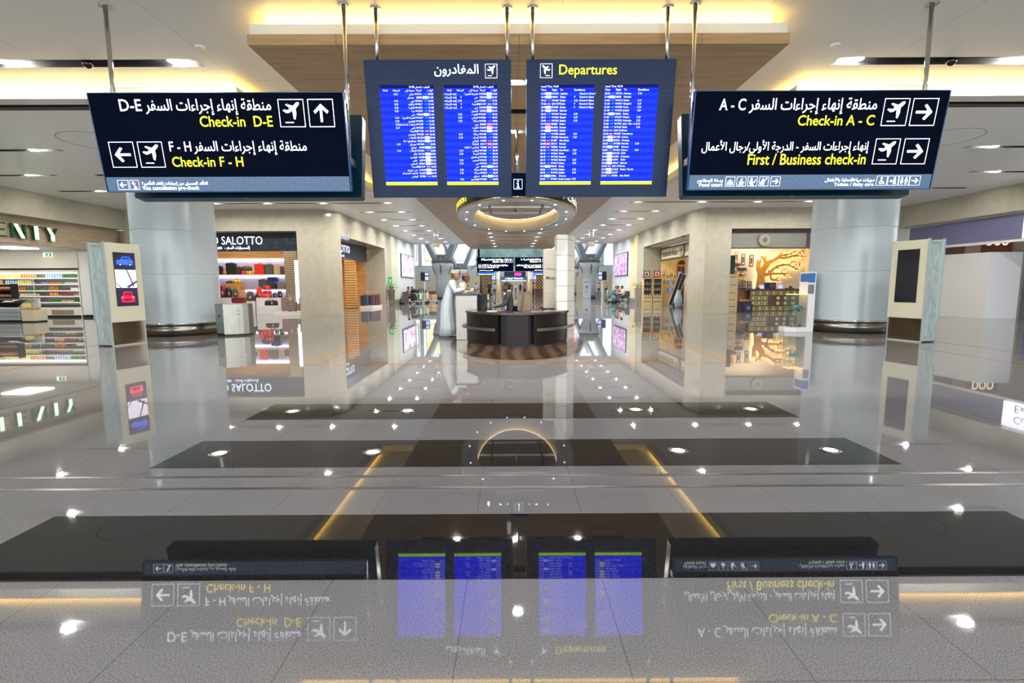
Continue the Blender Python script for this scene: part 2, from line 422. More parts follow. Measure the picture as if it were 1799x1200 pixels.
# light slots
def make_slot(x0, x1, y0, y1, z, lamps, label, group):
    t = root('ceiling_light_slot', label, 'ceiling light', ((x0+x1)/2, (y0+y1)/2, z), 0, group)
    cx, cy = (x0+x1)/2, (y0+y1)/2; a, b = (x1-x0)/2, (y1-y0)/2; h = .11
    m = MB(); m.quad((-a, -b, h), (a, -b, h), (a, b, h), (-a, b, h))
    for s in (-1, 1):
        m.quad((-a, s*b, 0), (a, s*b, 0), (a, s*b, h), (-a, s*b, h)); m.quad((s*a, -b, 0), (s*a, b, 0), (s*a, b, h), (s*a, -b, h))
    obj('slot_tray', m, M_BLACK, t)
    for lx in lamps:
        r = min(.105, b*.85)
        m = MB(); m.cyl((lx-cx, 0, .03), r, .02, 20); obj('lamp', m, M_LAMP, t)
for s in SLOTS: make_slot(*s)

# ---------------- walls of the shop fronts
def wallbox(name, *boxes, mat_=None):
    m = MB()
    for b in boxes: m.box(*b)
    return struct(name, m, mat_ or M_MARB)
m = MB()
m.prism([(-10.25, 24.15), (-8.95, 24.15), (-8.55, 25.1), (-8.55, 25.4), (-10.25, 25.4)], 0, ZW)
m.box(-18.5, -10.25, 24.15, 24.55, 4.06, ZW); m.box(-18.5, -15.2, 24.15, 24.5, 0, 4.06)
m.prism([(-8.55, 25.4), (-8.55, 34.1), (-9.6, 34.1), (-9.75, 25.4)], 3.95, ZW)
m.prism([(-8.55, 34.1), (-8.58, 36.1), (-9.9, 36.1), (-9.9, 34.1)], 0, ZW)
struct('wall_left', m, M_MARB)
m = MB()
m.prism([(10.65, 24.15), (9.4, 24.15), (9.13, 25.45), (9.13, 25.6), (10.65, 25.6)], 0, ZW)
m.box(10.65, 18.8, 24.15, 24.55, 4.09, ZW); m.box(14.95, 15.1, 24.2, 24.5, 0, 4.09)
m.prism([(9.15, 25.6), (9.2, 34.5), (10.35, 34.5), (10.4, 25.6)], 4.0, ZW)
m.prism([(9.2, 34.5), (9.22, 36.3), (10.4, 36.3), (10.4, 34.5)], 0, ZW)
struct('wall_right', m, M_MARB)
# panelled white corridor walls beyond, with a darker pilaster at the joint
M_PANEL = mat('white_wall_panel', (208, 216, 217), .28); k = N(M_PANEL); v = k.coord('Object')
k.t.nodes['Mapping'].inputs['Rotation'].default_value = (0, 0, 0)
vv = k.new('ShaderNodeVectorMath'); vv.operation = 'MULTIPLY'; k.link(v, vv.inputs[0]); vv.inputs[1].default_value = (1, 1, 1)
sep = k.new('ShaderNodeSeparateXYZ'); k.link(v, sep.inputs[0]); cmb = k.new('ShaderNodeCombineXYZ'); k.link(sep.outputs[1], cmb.inputs[0]); k.link(sep.outputs[2], cmb.inputs[1])
g = grid_lines(k, cmb.outputs[0], .62, 1.28, .1, 1.1, .018)
k.base(k.mix(k.math('MULTIPLY', g, .35), (208, 216, 217), (120, 128, 130)))
m = MB(); m.box(-9.9, -8.64, 38.2, 45.2, 0, ZW+.8); m.box(-26, -9.9, 45.0, 45.2, 0, ZW); struct('wall_west', m, M_PANEL)
m = MB(); m.box(9.26, 10.4, 38.3, 45.2, 0, ZW+.8); m.box(10.4, 26, 45.0, 45.2, 0, ZW); struct('wall_east', m, M_PANEL)
M_PIL = mat('sage_panel', (190, 196, 172), .3); k = N(M_PIL); v = k.coord('Object'); sep = k.new('ShaderNodeSeparateXYZ'); k.link(v, sep.inputs[0])
gm = k.math('LESS_THAN', k.math('MODULO', sep.outputs[2], 1.28), .02); k.base(k.mix(gm, (190, 196, 172), (110, 112, 100)))
m = MB(); m.box(-9.9, -8.6, 36.1, 38.2, 0, ZW); struct('trim_14', m, M_PIL)
m = MB(); m.box(9.22, 10.4, 36.3, 38.3, 0, ZW); struct('trim_15', m, mat('ochre_panel', (214, 204, 156), .3))
m = MB(); m.box(-8.62, -8.58, 36.1, 38.22, 0, .4); m.box(-8.66, -8.62, 38.22, 45.2, 0, .14); struct('baseboard_left', m, mat('slate_skirting', (118, 120, 112), .3))
m = MB(); m.box(9.2, 9.24, 36.3, 38.28, 0, .4); m.box(9.24, 9.28, 38.28, 45.2, 0, .14); struct('baseboard_right', m, mat('slate_skirting'))
# side walls of the hall: marble band over recessed shop fronts
M_OAKF = noise_mat('pale_oak_cladding', [(.3, (168, 148, 122)), (.7, (192, 172, 146))], 3., .5, stretch=(1, .5, 7))
wallbox('wall_north', (-18.97, -18.4, -9, 24.15, 4.13, ZW))
m = MB(); m.box(-19.2, -18.95, -9, 24.5, 3.12, 4.14); m.box(-19.2, -17.6, 24.5, 24.6, 3.12, 4.14); struct('trim_16', m, M_OAKF)
wallbox('wall_south', (18.8, 19.3, -9, 24.15, 4.1, ZW))
m = MB(); m.box(19.25, 19.4, -9, 24.4, 3.0, 4.1); m.box(22.9, 23.1, 10, 24.4, 0, 4.1); m.box(18.6, 23.1, 24.3, 24.5, 0, 4.5); m.box(19.25, 23.1, 10, 24.4, 4.1, 4.2); struct('trim_17', m, M_WHITE)
# closed side of the supermarket and of the hall towards the entrance, outside the frame
wallbox('wall_entrance', (-19.2, -18.95, -9, 9, 0, 3.12), (19.25, 19.4, -9, 12, 0, 3.0), mat_=M_WHITE)
# far end of the tall hall
M_FAR = noise_mat('far_wall_render', [(.3, (188, 196, 196)), (.7, (204, 210, 210))], 1., .5)
m = MB(); m.box(-40, 40, 96, 96.4, 3.6, 5.2); m.box(-40, 40, 96, 96.4, 13, 20); m.box(-40, -26, 95.9, 96.5, 0, 20); m.box(26, 40, 95.9, 96.5, 0, 20)
for x in (-17.3, -12.2, -6.2, 6.6, 12.6, 17.6): m.box(x-.35, x+.35, 95.8, 96.4, 5.2, 13)
struct('wall_far', m, M_FAR)
m = MB(); m.box(-40, 40, 96, 96.4, 0, 3.6); struct('trim_21', m, mat('cream_dado', (206, 194, 164), .5))
m = MB()
for a, b in ((-26, -17.6), (-17, -12.5), (-12, -6.5), (6.9, 12.3), (12.9, 17.3), (17.9, 26)): m.quad((a, 96.1, 5.2), (b, 96.1, 5.2), (b, 96.1, 13), (a, 96.1, 13))
struct('window_1', m, mat('bright_daylit_glazing', (235, 240, 250), .2, emit=(226, 234, 255), es=1.15))
m = MB(); m.box(-6.2, 6.6, 95.8, 96, 5.2, 13); struct('window_2', m, noise_mat('green_tinted_glazing', [(.35, (120, 160, 150)), (.65, (176, 206, 198))], .5, .15))
m = MB(); m.box(-40.3, -40, 45, 96, 0, 20); m.box(-40, -26, 45.0, 45.2, 0, 20); struct('wall_atrium_left', m, M_FAR)
m = MB(); m.box(40, 40.3, 45, 96, 0, 20); m.box(26, 40, 45.0, 45.2, 0, 20); struct('wall_atrium_right', m, M_FAR)
m = MB(); m.box(-40, 40, 45, 96.5, 19.6, 19.8); struct('ceiling_atrium', m, M_WHITE)  # unseen opaque roof, added to keep sky light off the tall hall
m = MB(); m.box(-40, 40, 44.95, 45.02, ZW+.3, 20); struct('wall_bulkhead', m, M_WHITE)

# ---------------- two great round columns
def column(x, y, label):
    t = root('round_column', label, 'column', (x, y, 0))
    m = MB(); m.lathe([(1.09, .36), (1.09, .40), (1.09, 1.765), (1.09, 1.78), (1.083, 1.785), (1.083, 1.80), (1.09, 1.805), (1.09, 1.82), (1.09, 3.015), (1.09, 3.03), (1.083, 3.035), (1.083, 3.05), (1.09, 3.055), (1.09, 3.07), (1.09, ZW-.03), (1.09, ZW-.005)], n=64)
    obj('shaft', m, mat('white_enamel_cladding', (180, 192, 197), .22), t)
    m = MB(); m.lathe([(1.03, .03), (1.05, .03), (1.05, .33), (1.03, .33)], n=64); obj('steel_skirt', m, M_STEEL, t)
    m = MB(); m.lathe([(1.0, .33), (1.13, .335), (1.13, .385), (1.0, .39)], n=64); obj('bumper_rail', m, M_CHROME, t)
    m = MB(); m.lathe([(.9, 0), (1.0, 0), (1.0, .04), (.9, .04)], n=48); obj('plinth_ring', m, M_BLACK, t)
column(-10.17, 15.28, 'huge white round column with steel skirt beside the steel litter bin')
column(10.37, 15.2, 'huge white round column with steel skirt beside the kiosk with a blank screen')
# ================================================================== HANGING SIGNS
PLANE = [(.83, .86), (.79, .89), (.72, .88), (.57, .76), (.33, .83), (.28, .80), (.45, .68), (.36, .61), (.20, .63), (.16, .59), (.30, .50), (.43, .53), (.53, .60), (.56, .30), (.62, .27), (.68, .47), (.67, .66), (.80, .79)]
def frame_pts(mb, w=.02):
    mb.quad((0, 0, 0), (1, 0, 0), (1, 0, w), (0, 0, w)); mb.quad((0, 0, 1-w), (1, 0, 1-w), (1, 0, 1), (0, 0, 1))
    mb.quad((0, 0, w), (w, 0, w), (w, 0, 1-w), (0, 0, 1-w)); mb.quad((1-w, 0, w), (1, 0, w), (1, 0, 1-w), (1-w, 0, 1-w))
def poly(mb, pts): mb.add([(x, 0, z) for x, z in pts], [tuple(range(len(pts)))])
def disc(mb, cx, cz, r, n=12): poly(mb, [(cx+r*math.cos(2*PI*i/n), cz+r*math.sin(2*PI*i/n)) for i in range(n)])
def arrow_pts(ang):
    b = [(-.32, -.045), (.14, -.045), (-.02, -.24), (.07, -.29), (.33, 0), (.07, .29), (-.02, .24), (.14, .045), (-.32, .045)]
    c, s = math.cos(ang), math.sin(ang)
    return [(.5+x*c-z*s, .5+x*s+z*c) for x, z in b]
def pictogram(kind):
    m = MB(); frame_pts(m, .022)
    if kind == 'plane': poly(m, PLANE); poly(m, [(.22, .15), (.55, .15), (.55, .185), (.22, .185)])
    elif kind == 'plane_flip': poly(m, [(1-x, z) for x, z in PLANE][::-1]); poly(m, [(.45, .15), (.78, .15), (.78, .185), (.45, .185)])
    elif kind in ('up', 'left', 'right'): poly(m, arrow_pts({'up': PI/2, 'left': PI, 'right': 0}[kind]))
    elif kind == 'visa':
        disc(m, .38, .78, .09); poly(m, [(.2, .70), (.45, .62), (.6, .72), (.52, .48), (.8, .12), (.36, .12), (.5, .4)])
        m.m = 1; poly(m, [(.38, .05), (.46, .05), (.82, .94), (.72, .94)])
    elif kind == 'cloche': poly(m, [(.16, .16), (.84, .16), (.84, .24), (.78, .44), (.68, .58), (.55, .64), (.55, .72), (.45, .72), (.45, .64), (.32, .58), (.22, .44), (.16, .24)])
    elif kind == 'cup':
        poly(m, [(.2, .14), (.72, .14), (.72, .2), (.62, .24), (.66, .48), (.26, .48), (.30, .24), (.2, .2)]); poly(m, [(.66, .3), (.82, .36), (.80, .48), (.68, .44)])
        poly(m, [(.4, .55), (.45, .55), (.5, .78), (.45, .8)]); poly(m, [(.5, .55), (.55, .55), (.62, .8), (.57, .82)])
    elif kind == 'desk': disc(m, .38, .76, .1); poly(m, [(.24, .64), (.48, .64), (.5, .45), (.72, .42), (.72, .36), (.5, .34), (.66, .12), (.3, .12), (.2, .3)]); poly(m, [(.66, .46), (.82, .74), (.86, .72), (.74, .44)])
    elif kind == 'play': disc(m, .4, .72, .09); poly(m, [(.26, .60), (.52, .60), (.72, .78), (.76, .73), (.56, .52), (.54, .12), (.44, .12), (.42, .35), (.36, .35), (.34, .12), (.22, .12)]); disc(m, .78, .82, .06); poly(m, [(.16, .12), (.2, .5), (.12, .4)])
    elif kind == 'wheel': disc(m, .46, .80, .09); poly(m, [(.4, .70), (.52, .70), (.52, .46), (.68, .44), (.8, .18), (.74, .15), (.62, .36), (.42, .36)]); poly(m, [(.36, .5), (.26, .34), (.34, .16), (.52, .14), (.62, .24), (.58, .28), (.5, .21), (.38, .23), (.33, .34), (.42, .46)])
    elif kind == 'baby': disc(m, .64, .80, .09); poly(m, [(.54, .68), (.74, .68), (.8, .14), (.54, .14)]); poly(m, [(.2, .44), (.56, .5), (.56, .42), (.2, .36)]); disc(m, .3, .54, .06)
    elif kind == 'toilets':
        disc(m, .3, .80, .08); poly(m, [(.22, .68), (.38, .68), (.46, .3), (.36, .3), (.36, .12), (.24, .12), (.24, .3), (.14, .3)])
        disc(m, .7, .80, .08); poly(m, [(.6, .68), (.8, .68), (.84, .4), (.78, .4), (.76, .12), (.64, .12), (.62, .4), (.56, .4)])
    elif kind == 'info': disc(m, .5, .80, .08); poly(m, [(.36, .62), (.56, .62), (.56, .22), (.66, .22), (.66, .14), (.34, .14), (.34, .22), (.44, .22), (.44, .54), (.36, .54)])
    return m
def put(t, name, mb, F, u, v, mats, sx=1., sz=None, d=.004):
    sz = sx if sz is None else sz
    o = MB(); o.merge(mb, F@Matrix.Translation((u, -d, v))@Matrix.Diagonal((sx, 1, sz, 1)))
    return obj(name, o, mats, t, fix=False)
M_RED = mat('lit_red_mark', (220, 30, 70), .5, emit=(230, 20, 70), es=1.6)
M_STRIP = mat('patterned_blue_strip', rough=.25); k = N(M_STRIP); v = k.coord('Object', (1, 1, 1), (PI/2, 0, 0))
vo = k.new('ShaderNodeTexVoronoi', Scale=13.); vo.feature = 'DISTANCE_TO_EDGE'; k.link(v, vo.inputs['Vector'])
vo.voronoi_dimensions = '2D'
e = k.math('LESS_THAN', vo.outputs[0], .018); c = k.mix(e, (58, 94, 132), (26, 52, 84)); k.base(c)
k.link(c, k.p.inputs['Emission Color']); k.p.inputs['Emission Strength'].default_value = .22

def hang_pole(t, x, y, z0, z1, r=.03):
    m = MB(); m.cyl((x, y, z0), r, z1-z0, 16); p = obj('pole', m, M_CHROME, t)
    m = MB(); m.cyl((x, y, z1-.012), .085, .012, 24); obj('flange', m, M_CHROME, p)

def direction_sign(label, X0, X1, items, px, strip):
    w = X1-X0; xc = (X0+X1)/2
    t = root('direction_sign', label, 'sign', (xc, 7.4, 2.78))
    F = Matrix.Translation((-w/2, -.2, .0))@Matrix.Rotation(rad(9), 4, 'X'); hgt = 1.27
    m = MB(F); m.box(0, w, 0, .06, 0, hgt); obj('front_panel', m, M_NAVY, t, bevel=.006)
    m = MB(F); m.box(.01, w-.01, -.002, .001, .004, .197); obj('lower_strip', m, M_STRIP, t)
    m = MB(F); m.s = False; m.box(-.012, 0, -.004, .07, -.004, hgt+.004); m.box(w, w+.012, -.004, .07, -.004, hgt+.004); m.box(0, w, -.004, .07, hgt, hgt+.008); m.box(0, w, -.004, .07, -.008, 0)
    obj('edge_trim', m, mat('anodised_blue_edge', (40, 72, 104), .3, .5), t)
    R = Matrix.Translation((-w/2, .2, 0))@Matrix.Rotation(rad(-9), 4, 'X')
    m = MB(R); m.rbox(.07, w+.03, 0, .17, -.02, 1.24, .035, 4); obj('rear_case', m, M_TEAL, t)
    m = MB(R); m.box(w/2-.045, w/2+.045, .02, .06, -.026, -.02); obj('maker_plate', m, M_STEEL, t)
    for it in items:
        kind = it[0]
        if kind == 't':
            _, body, align, u, v, wd, hh, mt, nm = it
            put(t, nm, text(body, .2, align, .004, width=wd, height=hh), F, u, v, mt)
        else:
            _, pk, u, v, s, sz = it
            put(t, 'pictogram', pictogram(pk), F, u, v, [M_TXTW, M_RED], s, sz)
    for x in px:
        hang_pole(t, x-xc, .15, .45, ZU-2.784)
        m = MB(); m.box(x-xc-.05, x-xc+.05, -.07, .3, .42, .52); obj('bracket', m, M_GREYMET, t)
    return t
A1 = ar('منطقة إنهاء إجراءات السفر')
direction_sign('navy hanging direction sign pointing to check-in D-E and F-H', -5.68, -2.25, [
    ('t', 'D-E', 'LEFT', .40, 1.05, .295, .145, M_TXTW, 'lettering'), ('t', A1, 'RIGHT', 2.445, 1.055, 1.70, .205, M_TXTW, 'lettering'),
    ('t', 'Check-in  D-E', 'RIGHT', 2.443, .85, .99, .135, M_TXTY, 'lettering'),
    ('p', 'plane', 2.545, .84, .345, .35), ('p', 'up', 2.945, .84, .345, .35),
    ('p', 'left', .145, .325, .34, .335), ('p', 'plane', .54, .325, .34, .335),
    ('t', 'F - H', 'LEFT', .975, .535, .30, .125, M_TXTW, 'lettering'), ('t', A1, 'RIGHT', 2.87, .538, 1.56, .185, M_TXTW, 'lettering'),
    ('t', 'Check-in F - H', 'LEFT', .98, .335, .985, .13, M_TXTY, 'lettering'),
    ('p', 'left', .16, .03, .15, .127), ('p', 'visa', .328, .03, .13, .127),
    ('t', ar('التأكد المسبق من إجراءات إلغاء التأشيرة'), 'LEFT', .50, .095, .925, .07, M_TXTW, 'lettering'),
    ('t', 'Visa cancellation pre-check', 'LEFT', .495, .028, .80, .065, mat('lit_pale_green_lettering', (235, 250, 225), .5, emit=(236, 252, 214), es=2.6), 'lettering')], (-5.75, -2.36), None)
PG = mat('lit_pale_green_lettering')
fi = [('p', q, u, .045, .132, .127) for q, u in zip(('cloche', 'cup', 'desk', 'play', 'right'), (.525, .683, .84, 1.0, 1.165))]
ti = [('p', q, u, .048, .148, .127) for q, u in zip(('wheel', 'baby', 'toilets', 'right'), (2.66, 2.82, 2.975, 3.13))]
direction_sign('navy hanging direction sign pointing right to check-in A-C', 2.52, 5.96, [
    ('t', 'A - C', 'LEFT', .335, 1.035, .355, .145, M_TXTW, 'lettering'), ('t', A1, 'RIGHT', 2.48, 1.04, 1.74, .205, M_TXTW, 'lettering'),
    ('t', 'Check-in A - C', 'RIGHT', 2.48, .84, 1.05, .13, M_TXTY, 'lettering'),
    ('p', 'plane', 2.575, .83, .343, .345), ('p', 'right', 2.965, .83, .345, .345),
    ('t', ar('إنهاء إجراءات السفر - الدرجة الأولى/رجال الأعمال'), 'RIGHT', 2.465, .52, 2.32, .18, M_TXTW, 'lettering'),
    ('t', 'First / Business check-in', 'RIGHT', 2.455, .333, 1.65, .145, M_TXTY, 'lettering'),
    ('p', 'plane', 2.55, .332, .343, .335), ('p', 'right', 2.95, .332, .344, .335),
    ('t', ar('ردهة المطاعم'), 'RIGHT', .487, .105, .36, .065, M_TXTW, 'lettering'), ('t', 'Food court', 'RIGHT', .487, .042, .33, .052, PG, 'lettering'),
    *fi, *ti, ('t', ar('دورات مياه/العناية بالأطفال'), 'RIGHT', 2.63, .105, .70, .065, M_TXTW, 'lettering'),
    ('t', 'Toilets / Baby care', 'RIGHT', 2.63, .045, .565, .055, PG, 'lettering')], (2.66, 6.05), None)

# ---------------- departure boards
M_BOARD = noise_mat('brushed_slate_blue', [(.3, (20, 36, 62)), (.7, (30, 48, 78))], 5., .3, .2, (1, 1, 26), spec=.2)
M_SCR = mat('lit_blue_screen', rough=.25, spec=.08); k = N(M_SCR); v = k.coord('Object'); sep = k.new('ShaderNodeSeparateXYZ'); k.link(v, sep.inputs[0])
st = k.math('LESS_THAN', k.math('MODULO', k.math('ADD', sep.outputs[2], 10.013), .0942), .0471)
c = k.mix(st, (0, 8, 196), (0, 24, 250)); k.p.inputs['Base Color'].default_value = (0, .01, .05, 1)
k.link(c, k.p.inputs['Emission Color']); k.p.inputs['Emission Strength'].default_value = 4.0
M_SCRTOP = mat('lit_navy_header', (0, 4, 30), .3, emit=(0, 14, 96), es=1.1, spec=.05)
M_SCRBAR = mat('lit_lime_bar', (180, 230, 10), .3, emit=(170, 236, 0), es=2.)
M_SCRTX = mat('lit_screen_text', (240, 245, 255), .4, emit=(225, 235, 255), es=1.4)
LOGO = [mat('logo_white', (235, 240, 250), .4, emit=(225, 232, 250), es=1.3), mat('logo_sky', (40, 130, 240), .4, emit=(50, 140, 255), es=1.1),
        mat('logo_pink', (230, 20, 130), .4, emit=(240, 10, 130), es=1.3), mat('logo_black', (20, 16, 12), .4, emit=(26, 20, 10), es=1.), mat('logo_plum', (40, 10, 80), .4, emit=(44, 6, 110), es=1.), mat('logo_gold', (200, 160, 60), .4, emit=(210, 160, 60), es=1.)]
def logo_kind(fl): return {'WY': 1, 'EK': 2, 'G9': 2, 'EY': 3, 'QR': 4, '9W': 4, 'TG': 4}.get(fl[:2], 0)
R1 = '''16:30,OV535,/ Jeddah,المدينة المنورة,,Check-In Closed
16:35,FZ044,Dubai,دبي,F,Check-In Open
17:15,WY607,Dubai,دبي,"C,D",Check-In Open
17:35,QR1127,Doha,الدوحة,F,Check-In Open
18:05,OV503,Dubai,دبي,F,Check-In Open
18:15,GF565,Bahrain,البحرين,,
18:15,WY647,Kuwait,الكويت,CD,
18:15,WY681,Riyadh,الرياض,CD,
19:00,WY925,Salalah,صلالة,CD,
19:10,EK865,Dubai,دبي,,
19:15,KU692,Kuwait,الكويت,,
19:20,OV022,Salalah,صلالة,,
19:45,WY909,Salalah,صلالة,CD,
19:50,WY695,Dammam,الدمام,CD,
19:55,EY387,Abu Dhabi,أبوظبي,,
20:00,G9117,Sharjah,الشارقة,,
20:05,TG508,Karachi,كراتشي / بانكوك,,
20:10,WY635,Abu Dhabi,أبوظبي,CD,
20:10,WY661,Doha,الدوحة,CD,
20:10,WY163,Istanbul,إسطنبول,,
20:15,WY653,Bahrain,البحرين,CD,
20:15,WY613,Dubai,دبي,CD,
20:25,FZ048,Dubai,دبي,,
20:25,WY925,Salalah,صلالة,CD,
20:45,WY913,Salalah,صلالة,CD,
20:45,6E086,Chennai,شيناي,,
20:50,WY821,Kuala Lumpur,كوالالمبور,CD,'''
R2 = '''20:55,WY411,Amman,عمان,CD,
21:00,6E082,Mumbai,مومباي,,
21:05,WY613,Dubai,دبي,CD,
21:20,WY817,Bangkok,بانكوك,CD,
21:30,WY407,Cairo,القاهرة,CD,
21:40,WY673,Jeddah,جدة,CD,
21:45,FZ050,Dubai,دبي,,
21:50,WY677,Medina,المدينة المنورة,CD,
21:50,WY375,Colombo,كولومبو,CD,
21:55,WY707,zibar / Dar es S,زنجبار / دار السلام,CD,
22:00,WY247,Delhi,دلهي,CD,
22:10,QR1135,Doha,الدوحة,,
22:30,9W529,Trivandrum,تريفندرم,,
22:45,6E1304,Calicut,كاليكات,,
22:45,BG322,Chittago,شيتاغونغ / دكا,,
22:55,WY205,Mumbai,مومباي,CD,
23:00,AI908,Chennai,شيناي,,
23:05,WY291,Calicut,كاليكات,CD,
23:05,OV123,GYD,باكو,,
23:05,UL206,Colombo,كولومبو,,
23:10,AI974,Delhi,دلهي,,
23:25,GF567,Bahrain,البحرين,,
23:25,QR1137,Doha,الدوحة,,
23:30,LX243,Dubai / Zurich,دبي / زيورخ,,
23:35,KL427,,الدمام / أمستردام,,
23:45,EY383,Abu Dhabi,أبوظبي,,'''
def rows(s): return [[c.replace('"', '') for c in (l.replace('"C,D"', 'CD')).split(',')] for l in s.split('\n')]
def departure_board(label, X0, X1, title, arabic, px):
    w = X1-X0; hgt = 1.885; xc = (X0+X1)/2
    t = root('departure_board', label, 'departure board', (xc, 7.6, 2.78))
    F = Matrix.Translation((-w/2, .15, 0))@Matrix.Rotation(rad(9.2), 4, 'X')
    m = MB(F); m.box(0, w, 0, .14, 0, hgt); obj('casing', m, M_BOARD, t, bevel=.004)
    m = MB(F)
    for zz in (.14, 1.585): m.box(0, w, -.0012, 0, zz, zz+.004)
    obj('panel_joint', m, mat('dark_joint_metal', (22, 34, 50), .4, .3), t)  # thin dark joint lines across the casing
    S0 = (.207, 1.131) if arabic else (.203, 1.128)
    for si, u in enumerate(S0):
        rw = rows(R1 if (si == 0) != arabic else R2); sw, s0, sh = .776, .182, 1.375
        m = MB(F); m.quad((u, -.003, s0+.045), (u+sw, -.003, s0+.045), (u+sw, -.003, s0+sh-.045), (u, -.003, s0+sh-.045))
        m.m = 1; m.quad((u, -.003, s0+sh-.045), (u+sw, -.003, s0+sh-.045), (u+sw, -.003, s0+sh), (u, -.003, s0+sh))
        m.m = 2; m.quad((u, -.003, s0), (u+sw, -.003, s0), (u+sw, -.003, s0+.045), (u, -.003, s0+.045))
        sc = obj('screen', m, [M_SCR, M_SCRTOP, M_SCRBAR], t, fix=False)
        m = MB(F); a, b = u, u+sw
        for q in ((a-.01, b+.01, s0+sh, s0+sh+.01), (a-.01, b+.01, s0-.01, s0), (a-.01, a, s0, s0+sh), (b, b+.01, s0, s0+sh)): m.box(q[0], q[1], -.006, 0, q[2], q[3])
        obj('bezel', m, M_BLACK, sc)
        top = s0+sh-.13; pitch = .0452; tx = MB(); lg = MB()
        def column(vals, al, uu, sz=.034):
            for i, q in enumerate(vals):
                if q: tx.merge(text(q, sz, al, 0), F@Matrix.Translation((uu, -.0045, top-i*pitch)))
        head = s0+sh-.082
        if not arabic:
            for q, uu in (('Time', .01), ('Flight', .165), ('To', .285), ('Zone', .485), ('Status', .56)): tx.merge(text(q, .036, 'LEFT', 0), F@Matrix.Translation((u+uu, -.0045, head)))
            tx.merge(text('Local Time 15:40', .036, 'LEFT', 0), F@Matrix.Translation((u+.01, -.0045, s0+sh-.036)))
            column([r[0] for r in rw], 'LEFT', u+.008); column([r[1] for r in rw], 'LEFT', u+.165); column([r[2] for r in rw], 'LEFT', u+.285)
            column([{'CD': 'C,D'}.get(r[4], r[4]) for r in rw], 'LEFT', u+.49); column([r[5] for r in rw], 'LEFT', u+.565)
            lx = u+.082
        else:
            for q, uu in (('الوقت', .765), ('الرحلة', .60), ('متجهة إلى', .50), ('المنطقة', .29), ('الحالة', .115)): tx.merge(text(ar(q), .034, 'RIGHT', 0), F@Matrix.Translation((u+uu, -.0045, head)))
            tx.merge(text(ar('التوقيت المحلي'), .034, 'RIGHT', 0), F@Matrix.Translation((u+.72, -.0045, s0+sh-.036))); tx.merge(text('15:40', .036, 'RIGHT', 0), F@Matrix.Translation((u+.50, -.0045, s0+sh-.036)))
            column([r[0] for r in rw], 'RIGHT', u+.768); column([r[1] for r in rw], 'RIGHT', u+.605); column([ar(r[3]) for r in rw], 'RIGHT', u+.49)
            column([{'CD': 'C,D'}.get(r[4], r[4]) for r in rw], 'RIGHT', u+.255); column([ar('إنهاء الإجراءات') if r[5] else '' for r in rw], 'RIGHT', u+.18)
            lx = u+.615
        for i, r in enumerate(rw):
            kd = logo_kind(r[1]); z = top-i*pitch-.006; q = .074
            if kd == 1:
                lg.m = 1; lg.add([F@Vector(p) for p in ((lx+.012, -.004, z+.016), (lx+.05, -.004, z+.013), (lx+.05, -.004, z+.021), (lx+.012, -.004, z+.021))], [(0, 1, 2, 3)])
                lg.add([F@Vector(p) for p in ((lx+.052, -.004, z+.03), (lx+.056, -.004, z+.004), (lx+.066, -.004, z+.03))], [(0, 1, 2)])
            else:
                lg.m = kd; lg.add([F@Vector(p) for p in ((lx, -.004, z), (lx+q, -.004, z), (lx+q, -.004, z+.034), (lx, -.004, z+.034))], [(0, 1, 2, 3)])
                lg.m = {0: 1, 2: 0, 3: 5, 4: 0}[kd]; lg.add([F@Vector(p) for p in ((lx+.015, -.005, z+.013), (lx+q-.015, -.005, z+.013), (lx+q-.012, -.005, z+.019), (lx+.02, -.005, z+.021))], [(0, 1, 2, 3)])
        obj('flight_rows', tx, M_SCRTX, sc, fix=False); obj('airline_marks', lg, LOGO, sc, fix=False)
        bt = MB(); bt.merge(text(ar('شركة المطارات تتمنى لكم رحلة سعيدة') if arabic else 'have a good flight', .022, 'LEFT' if arabic else 'RIGHT', .005), F@Matrix.Translation((u+.02 if arabic else u+sw-.03, -.0045, s0+.014)))
        obj('footer_text', bt, mat('dark_green_ink', (70, 90, 10), .5), sc, fix=False)
    if arabic:
        put(t, 'title', text(ar('المغادرون'), .2, 'RIGHT', .002, width=.63), F, 1.635, 1.705, mat('glowing_white_title', (255, 255, 255), .4, emit=(245, 246, 255), es=3.2))
        put(t, 'pictogram', pictogram('plane'), F, 1.733, 1.645, [M_TXTW, M_RED], .172, .182)
    else:
        put(t, 'title', text('Departures', .2, 'LEFT', .0, width=.825), F, .47, 1.69, mat('glowing_yellow_title', (255, 240, 30), .4, emit=(250, 236, 20), es=2.8))
        put(t, 'pictogram', pictogram('plane_flip'), F, .197, 1.645, [M_TXTW, M_RED], .172, .182)
    for x in px: hang_pole(t, x-xc, .05, 1.84, ZU-2.786)
    m = MB(); m.box(-w/2+.3, w/2-.3, .0, .1, 1.80, 1.86); obj('carrier_bar', m, M_GREYMET, t)
    return t
departure_board('slate blue departure board headed in Arabic with two blue flight screens', -2.08, .025, '', True, (-1.93, -.03))
departure_board('slate blue departure board headed Departures in yellow with two blue flight screens', .245, 2.39, '', False, (.34, 2.30))

